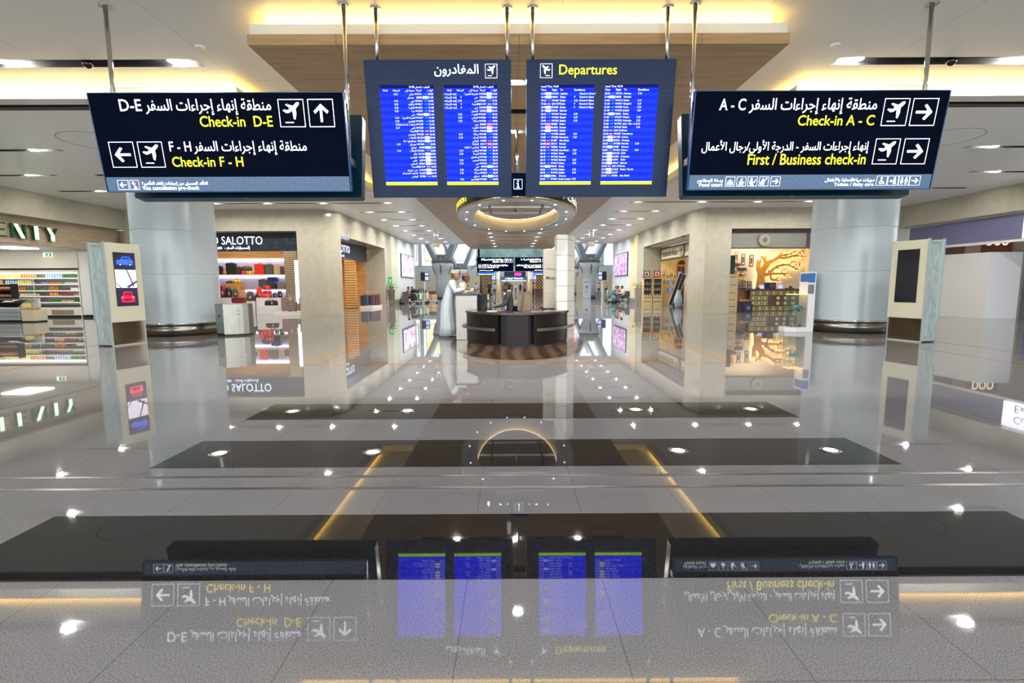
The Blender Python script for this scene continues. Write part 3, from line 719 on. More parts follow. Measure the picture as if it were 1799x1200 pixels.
# ---------------- oval information ring hung over the counter
RC, RA, RB = (.17, 14.15), 1.62, 3.43
def ell(a, b, th): return (RC[0]+a*math.sin(th), RC[1]-b*math.cos(th))
t = root('information_ring', 'oval suspended information ring over the dark wood counter', 'sign', (RC[0], RC[1], 3.28))
def ring_loft(prof, n=72):
    m = MB(); R = []
    for i in range(n):
        th = 2*PI*i/n
        R.append([(RA*q*math.sin(th), -RB*q*math.cos(th) if q > .9 else -RB*(1-(1-q)*.55)*math.cos(th), z) for q, z in prof])
    m.s = True; m.loft(R, False, True); return m
obj('underside', ring_loft([(1.0, 0), (.72, 0), (.72, .02), (1.0, .02)]), mat('pale_silver_panel', (222, 228, 236), .22, .1), t)
obj('outer_fascia', ring_loft([(1.0, .02), (1.0, .40), (.985, .40), (.985, .02)]), mat('dark_glass_fascia', (26, 30, 48), .08), t)
obj('lower_trim', ring_loft([(1.006, -.005), (1.006, .03), (.995, .03), (.995, -.005)]), mat('brass_trim', (190, 160, 100), .25, 1.), t)
obj('cove_strip', ring_loft([(.712, .335), (.712, .36), (.70, .36), (.70, .335)]), mat('ring_cove_strip', (255, 236, 200), .5, emit=(255, 226, 170), es=2.8), t)
obj('inner_wall', ring_loft([(.72, .02), (.72, .32), (.735, .32), (.735, .02)]), mat('cream_lining', (244, 226, 184), .45), t)
m = MB()
for y in (-2.3, -1.1, .3, 1.5): m.box(-1.15, 1.15, y-.04, y+.04, .34, .40)
for x in (-.75, .75): m.box(x-.03, x+.03, -2.4, 2.4, .36, .41)
obj('cross_bar', m, M_GREYMET, t)
for y in (-2.3, -.4, 1.5):
    m = MB(); m.cyl((0, y, .36), .035, ZO-3.28-.36, 14); obj('hanger_rod', m, M_CHROME, t)
for i in range(14):
    th = 2*PI*(i+.5)/14; m = MB(); m.cyl((RA*.86*math.sin(th), -RB*.93*math.cos(th), -.008), .026, .01, 14); obj('spot_lamp', m, mat('small_spot_lamp', (255, 250, 240), .4, emit=(255, 246, 230), es=6.), t)
def curved(mb, th0, z0, d=.012):
    """wrap lettering round the outside of the ring; x runs along the ellipse from angle th0"""
    o = MB(); tab = [(th0, 0.)]; th = th0
    while tab[-1][1] < 3.2:
        th2 = th+.01; p, q = Vector((RA*math.sin(th), -RB*math.cos(th))), Vector((RA*math.sin(th2), -RB*math.cos(th2))); tab.append((th2, tab[-1][1]+(q-p).length)); th = th2
    for v in mb.v:
        i = min(int(max(0, v.x)/3.2*len(tab)), len(tab)-2)
        while i > 0 and tab[i][1] > v.x: i -= 1
        while i < len(tab)-2 and tab[i+1][1] < v.x: i += 1
        f = (v.x-tab[i][1])/(tab[i+1][1]-tab[i][1]); th = tab[i][0]+f*.01
        o.v.append(Vector(((RA+d)*math.sin(th), -(RB+d)*math.cos(th), z0+v.z)))
    o.f = mb.f; o.mi = mb.mi; o.sm = mb.sm; return o
obj('lettering', curved(text('Information', .3, 'LEFT', .004, width=2.15, height=.20), rad(-86), .11), mat('yellow_ring_letters', (230, 210, 40), .5, emit=(240, 216, 30), es=.8), t, fix=False)
obj('lettering', curved(text(ar('استعلامات'), .3, 'LEFT', .004, width=1.9, height=.24), rad(46), .12), mat('white_ring_letters', (230, 230, 236), .5, emit=(230, 230, 240), es=.8), t, fix=False)
m = MB(); m.box(-.19, .19, -RB-.03, -RB+.01, .05, .5); pl = obj('info_plate', m, M_NAVY, t)
put(t, 'pictogram', pictogram('info'), Matrix.Translation((-.09, -RB-.032, .17)), 0, 0, [M_TXTW, M_RED], .18, .2)
# ================================================================== INFORMATION COUNTER
M_WENGE = noise_mat('dark_wenge_veneer', [(.3, (20, 15, 13)), (.7, (36, 27, 23))], 3., .3, spec=.25, stretch=(1, 1, .12))
M_TOP = noise_mat('brown_counter_top', [(.3, (62, 46, 38)), (.7, (84, 64, 52))], 4., .12)
CA, CB = 1.55, 2.62
def arc(mb, th0, th1, o0, o1, z0, z1, n=14):
    """a block following the oval counter between two angles, o0/o1 offsets outward"""
    R = []
    for i in range(n+1):
        th = rad(th0+(th1-th0)*i/n)
        p = lambda o: ((CA+o)*math.sin(th), -(CB+o)*math.cos(th))
        a, b = p(o0), p(o1)
        R.append([(a[0], a[1], z0), (b[0], b[1], z0), (b[0], b[1], z1), (a[0], a[1], z1)])
    return mb.loft(R, True, False, False)
t = root('information_counter', 'low curved dark wood information counter under the oval ring', 'counter', (RC[0], RC[1], 0))
for a, b in ((-57, -17.5), (-9.5, 9), (14, 56.5)):
    m = MB(); arc(m, a, b, -.04, 0, .05, .745); obj('front_panel', m, M_WENGE, t)
m = MB(); arc(m, -57, 56.5, -.16, -.12, .05, .745); obj('recess_lining', m, M_BLACK, t)
m = MB(); arc(m, -57, 56.5, -.13, -.02, .0, .05); obj('kick_plate', m, M_BLACK, t)
m = MB(); arc(m, -57, 57, -.60, .035, .745, .80, 24); obj('counter_top', m, M_TOP, t, bevel=.006)
m = MB(); arc(m, -50, 50, -.64, -.62, .0, .72); obj('inner_panel', m, M_WENGE, t)
for a, b in ((-61, -19), (16, 66)):
    m = MB(); arc(m, a, b, .075, .09, .36, .43, 18); rl = obj('bumper_rail', m, M_STEEL, t)
    m = MB()
    for q in (.15, .5, .85): th = a+(b-a)*q; arc(m, th-.6, th+.6, .0, .075, .385, .405, 2)
    obj('rail_bracket', m, M_GREYMET, rl)
t2 = root('rear_counter', 'dark counter with pale top at the back of the information island', 'counter', (RC[0], RC[1], 0))
m = MB(); arc(m, 162, 188, -.5, 0, .0, .76); obj('carcass', m, M_WENGE, t2)
m = MB(); arc(m, 158, 192, -.55, .05, .76, .80); obj('top', m, mat('pale_grey_laminate', (176, 180, 186), .15), t2)
t3 = root('side_counter', 'dark curved side counter behind the tiled totem', 'counter', (RC[0], RC[1], 0))
m = MB(); arc(m, 96, 130, -.5, 0, .0, .72); obj('carcass', m, M_WENGE, t3)
m = MB(); arc(m, 94, 132, -.55, .05, .72, .76); obj('top', m, M_WENGE, t3)
# tall stainless service pedestal
t = root('service_pedestal', 'tall stainless steel service pedestal with black top', 'counter', (-1.145, 13.28, 0))
m = MB(); m.prism([(-.30, .0), (.02, .0), (.08, .12), (.27, .78), (.27, 1.18), (-.30, 1.18)], -.25, .25, 'xz'); obj('steel_body', m, M_STEEL, t, bevel=.01)
m = MB(); m.box(-.27, .0, -.22, .25, 0, .02); obj('toe_kick', m, M_BLACK, t)
m = MB(); m.rbox(-.34, .33, -.29, .75, 1.18, 1.225, .05, 3, 'z'); obj('black_top', m, mat('black_granite_top', (18, 18, 20), .08), t)
m = MB(); m.box(.27, .52, .2, .62, .76, 1.18); obj('screen_housing', m, M_BLACK, t)
m = MB(); m.box(.52, .555, .17, .65, .76, 1.20); obj('steel_end', m, M_STEEL, t)
# slanted monitor on the inner worktop
t = root('desk_monitor', 'slanted black monitor in front of the seated man', 'monitor', (-.72, 12.55, .80))
X = Matrix.Translation((0, 0, .05))@Matrix.Rotation(rad(38), 4, 'Y')
m = MB(X); m.box(-.02, .02, -.17, .17, .0, .27); obj('display', m, M_BLACK, t)
m = MB(X); m.box(.021, .024, -.15, .15, .02, .25); obj('lit_screen', m, mat('dim_grey_screen', (60, 66, 74), .2, emit=(70, 80, 96), es=.5), t)
m = MB(); m.box(-.02, .10, -.08, .08, 0, .02); m.box(.02, .05, -.03, .03, .02, .1); obj('stand', m, M_BLACK, t)
# tiled totem column
M_TILE = mat('white_glass_tile', (204, 206, 198), .16); k = N(M_TILE); v = k.coord('Object'); sep = k.new('ShaderNodeSeparateXYZ'); k.link(v, sep.inputs[0])
gm = k.math('LESS_THAN', k.math('MODULO', k.math('ADD', sep.outputs[2], 10.19), .40), .012); k.base(k.mix(gm, (204, 206, 198), (122, 122, 114)))
t = root('tiled_totem', 'white tiled totem column with city lettering at the right end of the counter', 'column', (1.44, 13.42, 0))
m = MB(); m.prism([(-.23, -.40), (.05, -.40), (.30, .08), (.30, .3), (-.23, .3)], .0, 2.74); obj('tiled_shaft', m, M_TILE, t)
m = MB(); m.box(-.52, -.20, .36, .66, .80, 2.42); w = obj('beige_wing', m, mat('beige_tile', (206, 196, 178), .25), t)
m = MB(); m.box(-.55, -.17, .34, .68, .0, .80); obj('wing_plinth', m, M_WENGE, t)
m = MB()
for z in (1.2, 1.6, 2.0): m.box(-.521, -.20, .3585, .36, z, z+.006)
obj('tile_joint', m, mat('grout_grey', (130, 128, 120), .6), w)
X = Matrix.Translation((-.20, .352, 0))
m = MB(); m.merge(text(ar('مسقط'), .2, 'RIGHT', .004, width=.27), X@Matrix.Translation((0, 0, 1.86))); obj('lettering', m, mat('dark_grey_letters', (66, 64, 60), .4), w, fix=False)
m = MB(); m.merge(text('Musc', .2, 'RIGHT', .004, width=.25), X@Matrix.Translation((0, 0, 1.60))); obj('lettering', m, mat('dark_grey_letters'), w, fix=False)

# office chairs
def office_chair(label, loc, rz, colr, nm):
    t = root('office_chair', label, 'chair', loc, rz)
    m = MB(); m.rbox(-.24, .24, -.24, .24, .55, .63, .08, 4, 'z'); obj('seat', m, mat(nm, colr, .6), t, bevel=.02)
    m = MB(Matrix.Translation((0, .25, .66))@Matrix.Rotation(rad(-8), 4, 'X')); m.rbox(-.22, .22, -.03, .03, 0, .58, .07, 4); obj('backrest', m, mat(nm), t, bevel=.015)
    m = MB(); m.tube([(0, .1, .56), (0, .27, .58), (0, .29, .8)], .02); obj('back_support', m, M_BLACK, t)
    m = MB(); m.cyl((0, 0, .12), .03, .44, 12); obj('gas_lift', m, M_CHROME, t)
    for i in range(5):
        a = 2*PI*i/5; m = MB(); m.tube([(0, 0, .13), (.28*math.cos(a), .28*math.sin(a), .07)], [.026, .018]); l = obj('leg', m, M_BLACK, t)
        m = MB(); m.ball((.28*math.cos(a), .28*math.sin(a), .03), .03, 10, 6); obj('castor', m, M_BLACK, l)
office_chair('taupe office chair of the seated man in the grey suit', (.03, 13.25, 0), rad(-90), (112, 104, 96), 'taupe_upholstery')
office_chair('empty beige office chair behind the information counter', (.33, 14.6, 0), rad(-20), (166, 146, 120), 'beige_upholstery')

# ================================================================== PEOPLE
def seg_d(p, a, b):
    ab = b-a; q = max(0, min(1, (p-a).dot(ab)/max(ab.length_squared, 1e-9))); return (p-(a+ab*q)).length
def skin_mesh(nodes, edges, rootn, sub=1):
    """one continuous tapered surface grown round a skeleton; nodes: name -> (pos, rx, ry)"""
    bm = bmesh.new(); lay = bm.verts.layers.skin.verify(); V = {}
    for n, (p, rx, ry) in nodes.items():
        v = bm.verts.new(p); v[lay].radius = (rx, ry); V[n] = v
        if n == rootn: v[lay].use_root = True
    for a, b in edges: bm.edges.new((V[a], V[b]))
    me = bpy.data.meshes.new('body'); bm.to_mesh(me); bm.free()
    o = bpy.data.objects.new('body', me); COL.objects.link(o)
    s = o.modifiers.new('skin', 'SKIN'); s.use_smooth_shade = True
    s2 = o.modifiers.new('sub', 'SUBSURF'); s2.levels = s2.render_levels = sub
    dg = bpy.context.evaluated_depsgraph_get(); dg.update()
    me2 = bpy.data.meshes.new_from_object(o.evaluated_get(dg))
    m = MB(); m.v = [v.co.copy() for v in me2.vertices]; m.f = [list(p.vertices) for p in me2.polygons]; m.mi = [0]*len(m.f); m.sm = [True]*len(m.f)
    bpy.data.objects.remove(o); bpy.data.meshes.remove(me); bpy.data.meshes.remove(me2)
    return m
def head_mb(c, yaw=0., pitch=0., s=1., n=20, skin=0, eye=4):
    """a head facing -y about its centre: skull, jaw, nose, lips, ears, eyes"""
    X = Matrix.Translation(c)@Matrix.Rotation(yaw, 4, 'Z')@Matrix.Rotation(pitch, 4, 'X')@Matrix.Scale(s, 4)
    m = MB(X); m.m = skin
    prof = [(-.125, .030, .030, -.045), (-.118, .046, .046, -.040), (-.098, .058, .066, -.025), (-.07, .066, .082, -.010), (-.04, .071, .092, -.002), (-.01, .074, .097, .004), (.025, .077, .101, .008), (.06, .076, .100, .010), (.09, .066, .088, .012), (.112, .046, .062, .014), (.122, .018, .025, .014)]
    R = []
    for z, rx, ry, oy in prof:
        ring = []
        for j in range(n):
            a = 2*PI*j/n-PI/2; x, y = rx*math.cos(a), oy+ry*math.sin(a)
            f = max(0, -math.sin(a))
            if f > .95 and -.05 < z < .03: y -= .024 if z < -.02 else .010
            if .80 < f < .96 and .0 < z < .03: y += .010
            if f > .9 and -.09 < z < -.06: y -= .006
            ring.append((x, y, z))
        R.append(ring)
    m.s = True; m.loft(R)
    for sx in (-1, 1):
        m.m = skin; m.ball((sx*.079, .012, -.012), .03, 8, 6, (.35, .7, 1.1))
        m.m = eye; m.ball((sx*.030, -.089, .012), .0105, 8, 6, (1.2, .6, .6))
    return m
def hand_mb(w, d, up, s=1., curl=.5, mi=0, right=True):
    """palm and five separate bent fingers; w wrist, d direction of the hand, up back of the hand"""
    d = Vector(d).normalized(); up = Vector(up); up = (up-d*up.dot(d)).normalized(); sd = d.cross(up)*(1 if right else -1); w = Vector(w)
    m = MB(); m.m = mi; m.s = True
    R = []
    for q, hw, ht in ((-.01, .024, .018), (.02, .032, .017), (.06, .041, .015), (.09, .039, .012)):
        R.append([w+d*q*s+sd*hw*s*math.cos(2*PI*j/10)+up*ht*s*math.sin(2*PI*j/10) for j in range(10)])
    m.loft(R)
    for o, L in ((-.030, .062), (-.010, .074), (.010, .078), (.030, .072)):
        p = w+d*.086*s+sd*o*s; path = [p]; a = 0
        for kx in range(3):
            a += curl*.55; p = p+(d*math.cos(a)-up*math.sin(a))*L*s*(.45, .32, .25)[kx]; path.append(p)
        m.tube(path, [.0095*s, .0088*s, .008*s, .006*s], 7)
    p = w+d*.025*s+sd*.03*s; q = p+(d*.6+sd*.75-up*.15)*.036*s; r = q+(d*.9+sd*.3-up*.3)*.03*s
    m.tube([p, q, r], [.0115*s, .010*s, .007*s], 7)
    return m
def person(label, loc, rz, P, cols, hair=None, head_yaw=0., head_pitch=0., scale=1., hands=False, sub=1, group=None, cap=None, extra=None, fat=1.):
    """P: joint positions; cols: (skin, top, bottom, shoes) materials; body is one continuous mesh"""
    t = root('person', label, 'person', loc, rz, group); t.scale = (scale,)*3
    nd = {}
    def a(n, p, rx, ry=None): nd[n] = (Vector(p), rx*fat, (ry or rx)*fat)
    a('pelvis', P['pelvis'], .155, .115); a('waist', P['waist'], .145, .105); a('chest', P['chest'], .165, .115); a('collar', P['collar'], .11, .085); a('neck', P['neck'], .054)
    a('hd', P['head'], .058)
    E = [('pelvis', 'waist'), ('waist', 'chest'), ('chest', 'collar'), ('collar', 'neck'), ('neck', 'hd')]
    for s in 'lr':
        a('sh'+s, P['sh'+s], .068); a('el'+s, P['el'+s], .048); a('wr'+s, P['wr'+s], .033); a('hip'+s, P['hip'+s], .098); a('kn'+s, P['kn'+s], .066); a('an'+s, P['an'+s], .046); a('toe'+s, P['toe'+s], .042, .03)
        E += [('collar', 'sh'+s), ('sh'+s, 'el'+s), ('el'+s, 'wr'+s), ('pelvis', 'hip'+s), ('hip'+s, 'kn'+s), ('kn'+s, 'an'+s), ('an'+s, 'toe'+s)]
        if not hands:
            dd = (Vector(P['wr'+s])-Vector(P['el'+s])).normalized(); a('ha'+s, Vector(P['wr'+s])+dd*.10, .036, .022); E.append(('wr'+s, 'ha'+s))
    m = skin_mesh(nd, E, 'pelvis', sub)
    reg = {('neck', 'hd'): 0}
    bones = []
    for x, y in E:
        k_ = x+y
        mi = 0 if 'hd' in k_ else 3 if 'toe' in k_ else 2 if ('kn' in k_ or 'hip' in k_) else 0 if 'ha' in k_ else 1
        bones.append((nd[x][0], nd[y][0], mi))
    for i, f in enumerate(m.f):
        c = sum((m.v[j] for j in f), Vector())/len(f); m.mi[i] = min(bones, key=lambda b: seg_d(c, b[0], b[1]))[2]
        if m.mi[i] == 1 and c.z > nd['neck'][0].z-.01 and (c-nd['neck'][0]).length < .11: m.mi[i] = 0
        if P.get('short') and m.mi[i] == 1:
            for s in 'lr':
                if seg_d(c, nd['el'+s][0], nd['wr'+s][0]) < .07 and (c-nd['sh'+s][0]).length > .2: m.mi[i] = 0
    hc = Vector(P['head'])+Vector((0, -.015, .03))
    m.merge(head_mb(hc, head_yaw, head_pitch))
    if hands:
        for s in 'lr':
            dd = Vector(P['wr'+s])-Vector(P['el'+s]); hm = hand_mb(P['wr'+s], P.get('hd'+s, dd), P.get('up'+s, (0, 0, 1)), 1., P.get('curl', .5), 0, s == 'r'); m.merge(hm)
    obj('body', m, [*cols, mat('dark_eye', (24, 18, 16), .2)], t, fix=False)
    X = Matrix.Translation(hc)@Matrix.Rotation(head_yaw, 4, 'Z')@Matrix.Rotation(head_pitch, 4, 'X')
    if hair:
        h = MB(X); n = 20; R = []
        for z, rx, ry, oy, cut in ((-.07, .064, .075, .026, .25), (-.03, .079, .098, .012, .05), (.02, .083, .106, .010, -.15), (.05, .083, .107, .011, -.62), (.08, .076, .100, .011, -2), (.105, .058, .080, .012, -2), (.128, .03, .04, .014, -2)):
            R.append([(rx*math.cos(2*PI*j/n), max(oy+ry*math.sin(2*PI*j/n), oy+cut*ry if cut > -1 else -9), z) for j in range(n)])
        h.s = True; h.loft(R); obj('hair', h, hair, t)
    if cap:
        h = MB(X); h.lathe([(.083, .035), (.087, .05), (.088, .115), (.080, .132), (.05, .14), (.0005, .142)], (0, .008, 0), 24, .97, 1.2); obj('embroidered_cap', h, cap, t)
    if extra: extra(t, P, X)
    return t
SK = {n: mat('skin_'+n, c, .5) for n, c in dict(tan=(150, 104, 76), brown=(116, 78, 56), fair=(196, 150, 122)).items()}
HAIR = mat('black_hair', (22, 18, 17), .45); BROWNH = mat('grey_brown_hair', (92, 80, 70), .5)
def cloth(n, c=None): return mat('cloth_'+n, c, .8)
def stand(lean=0., arm='down', step=0., short=False):
    P = dict(pelvis=(0, 0, .95), waist=(0, -.01-lean*.3, 1.12), chest=(0, -.0-lean*.7, 1.30), collar=(0, .01-lean, 1.43), neck=(0, .0-lean*1.1, 1.52), head=(0, -.02-lean*1.25, 1.60))
    for s, q in (('l', 1), ('r', -1)):
        P['sh'+s] = (q*.185, .01-lean, 1.41); P['hip'+s] = (q*.09, 0, .90); f = step*q
        P['kn'+s] = (q*.095, -.02-f*.5, .50); P['an'+s] = (q*.10, .02-f, .09); P['toe'+s] = (q*.115, -.13-f, .04)
        if arm == 'down': P['el'+s] = (q*.235, .03, 1.13); P['wr'+s] = (q*.24, -.05, .90)
        elif arm == 'front': P['el'+s] = (q*.23, .0, 1.14); P['wr'+s] = (q*.13, -.22, 1.10)
        elif arm == 'push': P['el'+s] = (q*.24, -.06, 1.15); P['wr'+s] = (q*.2, -.34, 1.06)
    if short: P['short'] = True
    return P
def sit(h=.47, lean=0., arm='lap', feet=.45):
    P = dict(pelvis=(0, 0, h+.10), waist=(0, -lean*.2, h+.27), chest=(0, -lean*.6, h+.46), collar=(0, -lean*.9, h+.58), neck=(0, -.015-lean, h+.66), head=(0, -.035-lean*1.1, h+.745))
    for s, q in (('l', 1), ('r', -1)):
        P['sh'+s] = (q*.18, -lean*.9, h+.56); P['hip'+s] = (q*.095, -.03, h+.08); P['kn'+s] = (q*.11, -.45, h+.06); P['an'+s] = (q*.11, -feet, .09); P['toe'+s] = (q*.12, -feet-.15, .04)
        if arm == 'lap': P['el'+s] = (q*.22, -.05, h+.30); P['wr'+s] = (q*.09, -.26, h+.22)
        elif arm == 'fwd': P['el'+s] = (q*.21, -.16, h+.32); P['wr'+s] = (q*.14, -.42, h+.30)
    return P
def robe(t, P, colr, hem=.06, arms='lr', flare=1.15):
    """ankle-length dishdasha hung on the body: torso and skirt in one, with sleeves"""
    m = MB(); m.s = True; n = 40; R = []
    pz = [(P['collar'][2]+.075, .058, .056, 'neck'), (P['collar'][2]+.03, .12, .085, 'collar'), (P['collar'][2]-.03, .195, .115, 'collar'), (P['chest'][2], .205, .140, 'chest'), (P['waist'][2], .195, .150, 'waist'), (P['pelvis'][2], .205, .165, 'pelvis'), (.75, .212, .178, None), (.5, .222, .19, None), (.28, .238, .20, None), (hem, .252*flare/1.1, .215*flare/1.1, None)]
    for z, rx, ry, b in pz:
        cx, cy = (P[b][0], P[b][1]) if b else ((P['anl'][0]+P['anr'][0])/2*.8, (P['anl'][1]+P['anr'][1])/2*.8)
        fd = max(0, min(1, (1.1-z)/1.0))
        R.append([(cx+math.cos(a)*rx*(1+.055*fd*math.sin(9*a+z*2)+.03*fd*math.sin(5*a-z*3)), cy+math.sin(a)*ry*(1+.06*fd*math.sin(9*a+z*2)+.03*fd*math.sin(4*a+z)), z) for a in (2*PI*j/n for j in range(n))])
    m.loft(R)
    for s in arms:
        a, b, c = Vector(P['sh'+s]), Vector(P['el'+s]), Vector(P['wr'+s])
        m.tube([a+(a-b).normalized()*.02+Vector((-a.x*.25, 0, .01)), a, a.lerp(b, .5), b, b.lerp(c, .5), c.lerp(b, .06)], [.075, .084, .078, .072, .064, .062], 14)
    return obj('dishdasha', m, colr, t)
WHITE_ROBE = mat('white_robe_cotton', (186, 194, 199), .75)
# 1: the man in white leaning on the pedestal, seen from his right; he faces +x, so the figure (built facing -y) is turned by 90 degrees
P = stand(lean=.14)
P.update(elr=(-.24, -.22, 1.22), wrr=(-.10, -.45, 1.27), ell=(.25, -.20, 1.22), wrl=(.12, -.42, 1.26), upr=(0, 0, 1), upl=(0, 0, 1), hdr=(.3, -1, .1), hdl=(-.2, -1, .0), curl=.45)
def ex1(t, P, X): robe(t, P, WHITE_ROBE)
person('man in white ankle-length robe and patterned cap leaning on the steel pedestal', (-1.74, 13.75, 0), rad(90), P, (SK['tan'], WHITE_ROBE, WHITE_ROBE, mat('black_leather', (20, 18, 18), .4)), BROWNH, rad(-6), 0, 1.055, True, 2,
       cap=noise_mat('patterned_cap', [(.42, (208, 200, 186)), (.58, (160, 138, 108))], 60., .8), extra=ex1)
# 2: the second man, further back, hand stretched out over the pedestal
P = stand(lean=.18)
P.update(elr=(-.22, -.24, 1.22), wrr=(-.12, -.52, 1.28), ell=(.24, -.22, 1.20), wrl=(.10, -.46, 1.24), hdr=(.1, -1, .25), hdl=(0, -1, 0), curl=.25)
PINK_ROBE = mat('cream_robe_cotton', (206, 190, 176), .75)
def ex2(t, P, X): robe(t, P, PINK_ROBE)
person('man in cream robe with reddish cap half hidden behind the man in white', (-1.56, 14.55, 0), rad(84), P, (SK['brown'], PINK_ROBE, PINK_ROBE, mat('black_leather')), HAIR, 0, 0, 1.02, True, 2,
       cap=noise_mat('reddish_cap', [(.42, (196, 150, 132)), (.58, (140, 76, 66))], 60., .8), extra=ex2)
# 3: the seated man in the grey suit, facing -x
P = sit(.62, .05, 'fwd', .40)
P['anl'] = (.11, -.40, .17); P['anr'] = (-.11, -.40, .17); P['toel'] = (.12, -.55, .13); P['toer'] = (-.12, -.55, .13); P['knl'] = (.11, -.43, .66); P['knr'] = (-.11, -.43, .66)
P.update(elr=(-.22, -.12, .93), wrr=(-.12, -.42, .86), ell=(.22, -.12, .93), wrl=(.14, -.44, .86), hdr=(.1, -1, -.05), hdl=(-.1, -1, -.05), curl=.4)
SUIT = mat('charcoal_suit_wool', (66, 64, 66), .8)
def ex3(t, P, X):
    m = MB(); c = Vector(P['collar'])
    m.s = True; m.tube([(0, c.y-.10, c.z-.22), (0, c.y-.118, c.z-.10), (0, c.y-.085, c.z+.03)], [.02, .05, .05], 10, flat=.5); obj('shirt_front', m, mat('white_shirt', (232, 232, 236), .7), t)
    m = MB(); m.s = True; m.lathe([(.066, -.02), (.068, .03), (.06, .035)], (0, c.y-.012, c.z+.075), 18); obj('shirt_collar', m, mat('white_shirt'), t)
    m = MB(); m.add([(-.018, c.y-.135, c.z+.02), (.018, c.y-.135, c.z+.02), (.026, c.y-.152, c.z-.2), (0, c.y-.152, c.z-.24), (-.026, c.y-.152, c.z-.2), (-.014, c.y-.128, c.z+.022), (.014, c.y-.128, c.z+.022), (.02, c.y-.14, c.z-.2), (0, c.y-.14, c.z-.24), (-.02, c.y-.14, c.z-.2)], [(0, 1, 2, 3, 4), (5, 9, 8, 7, 6), (0, 5, 6, 1), (1, 6, 7, 2), (4, 9, 5, 0)]); obj('tie', m, mat('dark_tie', (40, 30, 46), .5), t)
    for q in (-1, 1):
        m = MB(); m.s = True; m.tube([(q*.085, c.y-.03, c.z+.05), (q*.075, c.y-.125, c.z-.05), (q*.02, c.y-.145, c.z-.28)], [.03, .036, .012], 8, flat=.4); obj('lapel', m, mat('charcoal_lapel', (50, 48, 52), .7), t)
    h = MB(X); h.s = True; h.lathe([(.03, -.130), (.056, -.115), (.068, -.092), (.069, -.075)], (0, -.012, 0), 18, 1., 1.18); obj('beard', h, mat('black_hair'), t)
person('dark-haired man in charcoal suit seated at the information counter', (.0, 13.25, 0), rad(-90), P, (SK['brown'], SUIT, SUIT, mat('black_leather')), HAIR, rad(4), 0, 1.0, True, 2, extra=ex3)
m = MB(); m.box(-.13, .13, -.1, .1, 0, .008); tag(obj('paper_sheet', m, mat('white_paper', (235, 236, 244), .6), off=(-.46, 12.35, .801)), 'white sheet of paper on the counter before the suited man', 'paper')
# ================================================================== KIOSKS, BIN, PLANTERS
M_CREAM = mat('cream_metal_panel', (192, 190, 168), .35); M_ALU = mat('pale_aluminium', (186, 200, 202), .3, .5)
M_RIPPLE = noise_mat('rippled_pale_glass', [(.3, (134, 152, 152)), (.7, (184, 198, 196))], 7., .12, stretch=(3, 3, .6), bump=.3)
M_BRONZE = noise_mat('bronze_mirror', [(.3, (104, 90, 70)), (.7, (134, 116, 92))], 1.5, .07, .8, bump=.05)
def car(mb, cx, cz, w, col, front):
    """a lit picture of a car, drawn flat in the yz plane of the screen"""
    def P(pts, mi): mb.m = mi; mb.add([(0, cx+q*w, cz+z*w) for q, z in pts], [tuple(range(len(pts)))])
    if front:
        P([(-.42, -.34), (.42, -.34), (.46, .0), (.34, .1), (.26, .34), (-.26, .34), (-.34, .1), (-.46, .0)], col); P([(-.28, .1), (.28, .1), (.22, .28), (-.22, .28)], 5)
        P([(-.26, -.1), (.26, -.1), (.2, -.24), (-.2, -.24)], 5); P([(-.44, -.02), (-.28, -.06), (-.3, .02)], 6); P([(.44, -.02), (.28, -.06), (.3, .02)], 6)
        P([(-.4, -.34), (-.26, -.34), (-.26, -.46), (-.4, -.46)], 5); P([(.26, -.34), (.4, -.34), (.4, -.46), (.26, -.46)], 5)
    else:
        P([(-.5, -.2), (.46, -.22), (.5, .02), (.40, .1), (.26, .27), (-.12, .27), (-.26, .1), (-.5, .02)], col); P([(-.20, .1), (-.08, .22), (.04, .22), (.04, .1)], 5); P([(.07, .1), (.07, .22), (.22, .22), (.33, .1)], 5)
        for q in (-.28, .28): P([(q+.1*math.cos(2*PI*i/10), -.2+.1*math.sin(2*PI*i/10)) for i in range(10)], 5); P([(q+.05*math.cos(2*PI*i/10), -.2+.05*math.sin(2*PI*i/10)) for i in range(10)], 6)
AD = [mat('ad_dark_studio', (24, 26, 44), .2, emit=(26, 28, 60), es=.9), mat('ad_map_white', (230, 226, 236), .2, emit=(224, 218, 238), es=1.0), mat('ad_blue_car', (40, 80, 200), .2, emit=(48, 84, 216), es=1.2),
      mat('ad_red_car', (200, 20, 60), .2, emit=(214, 16, 60), es=1.2), mat('ad_navy_line', (40, 40, 80), .2, emit=(44, 44, 90), es=.8), mat('ad_black', (10, 10, 16), .2), mat('ad_silver', (220, 225, 235), .2, emit=(215, 225, 240), es=1.2)]
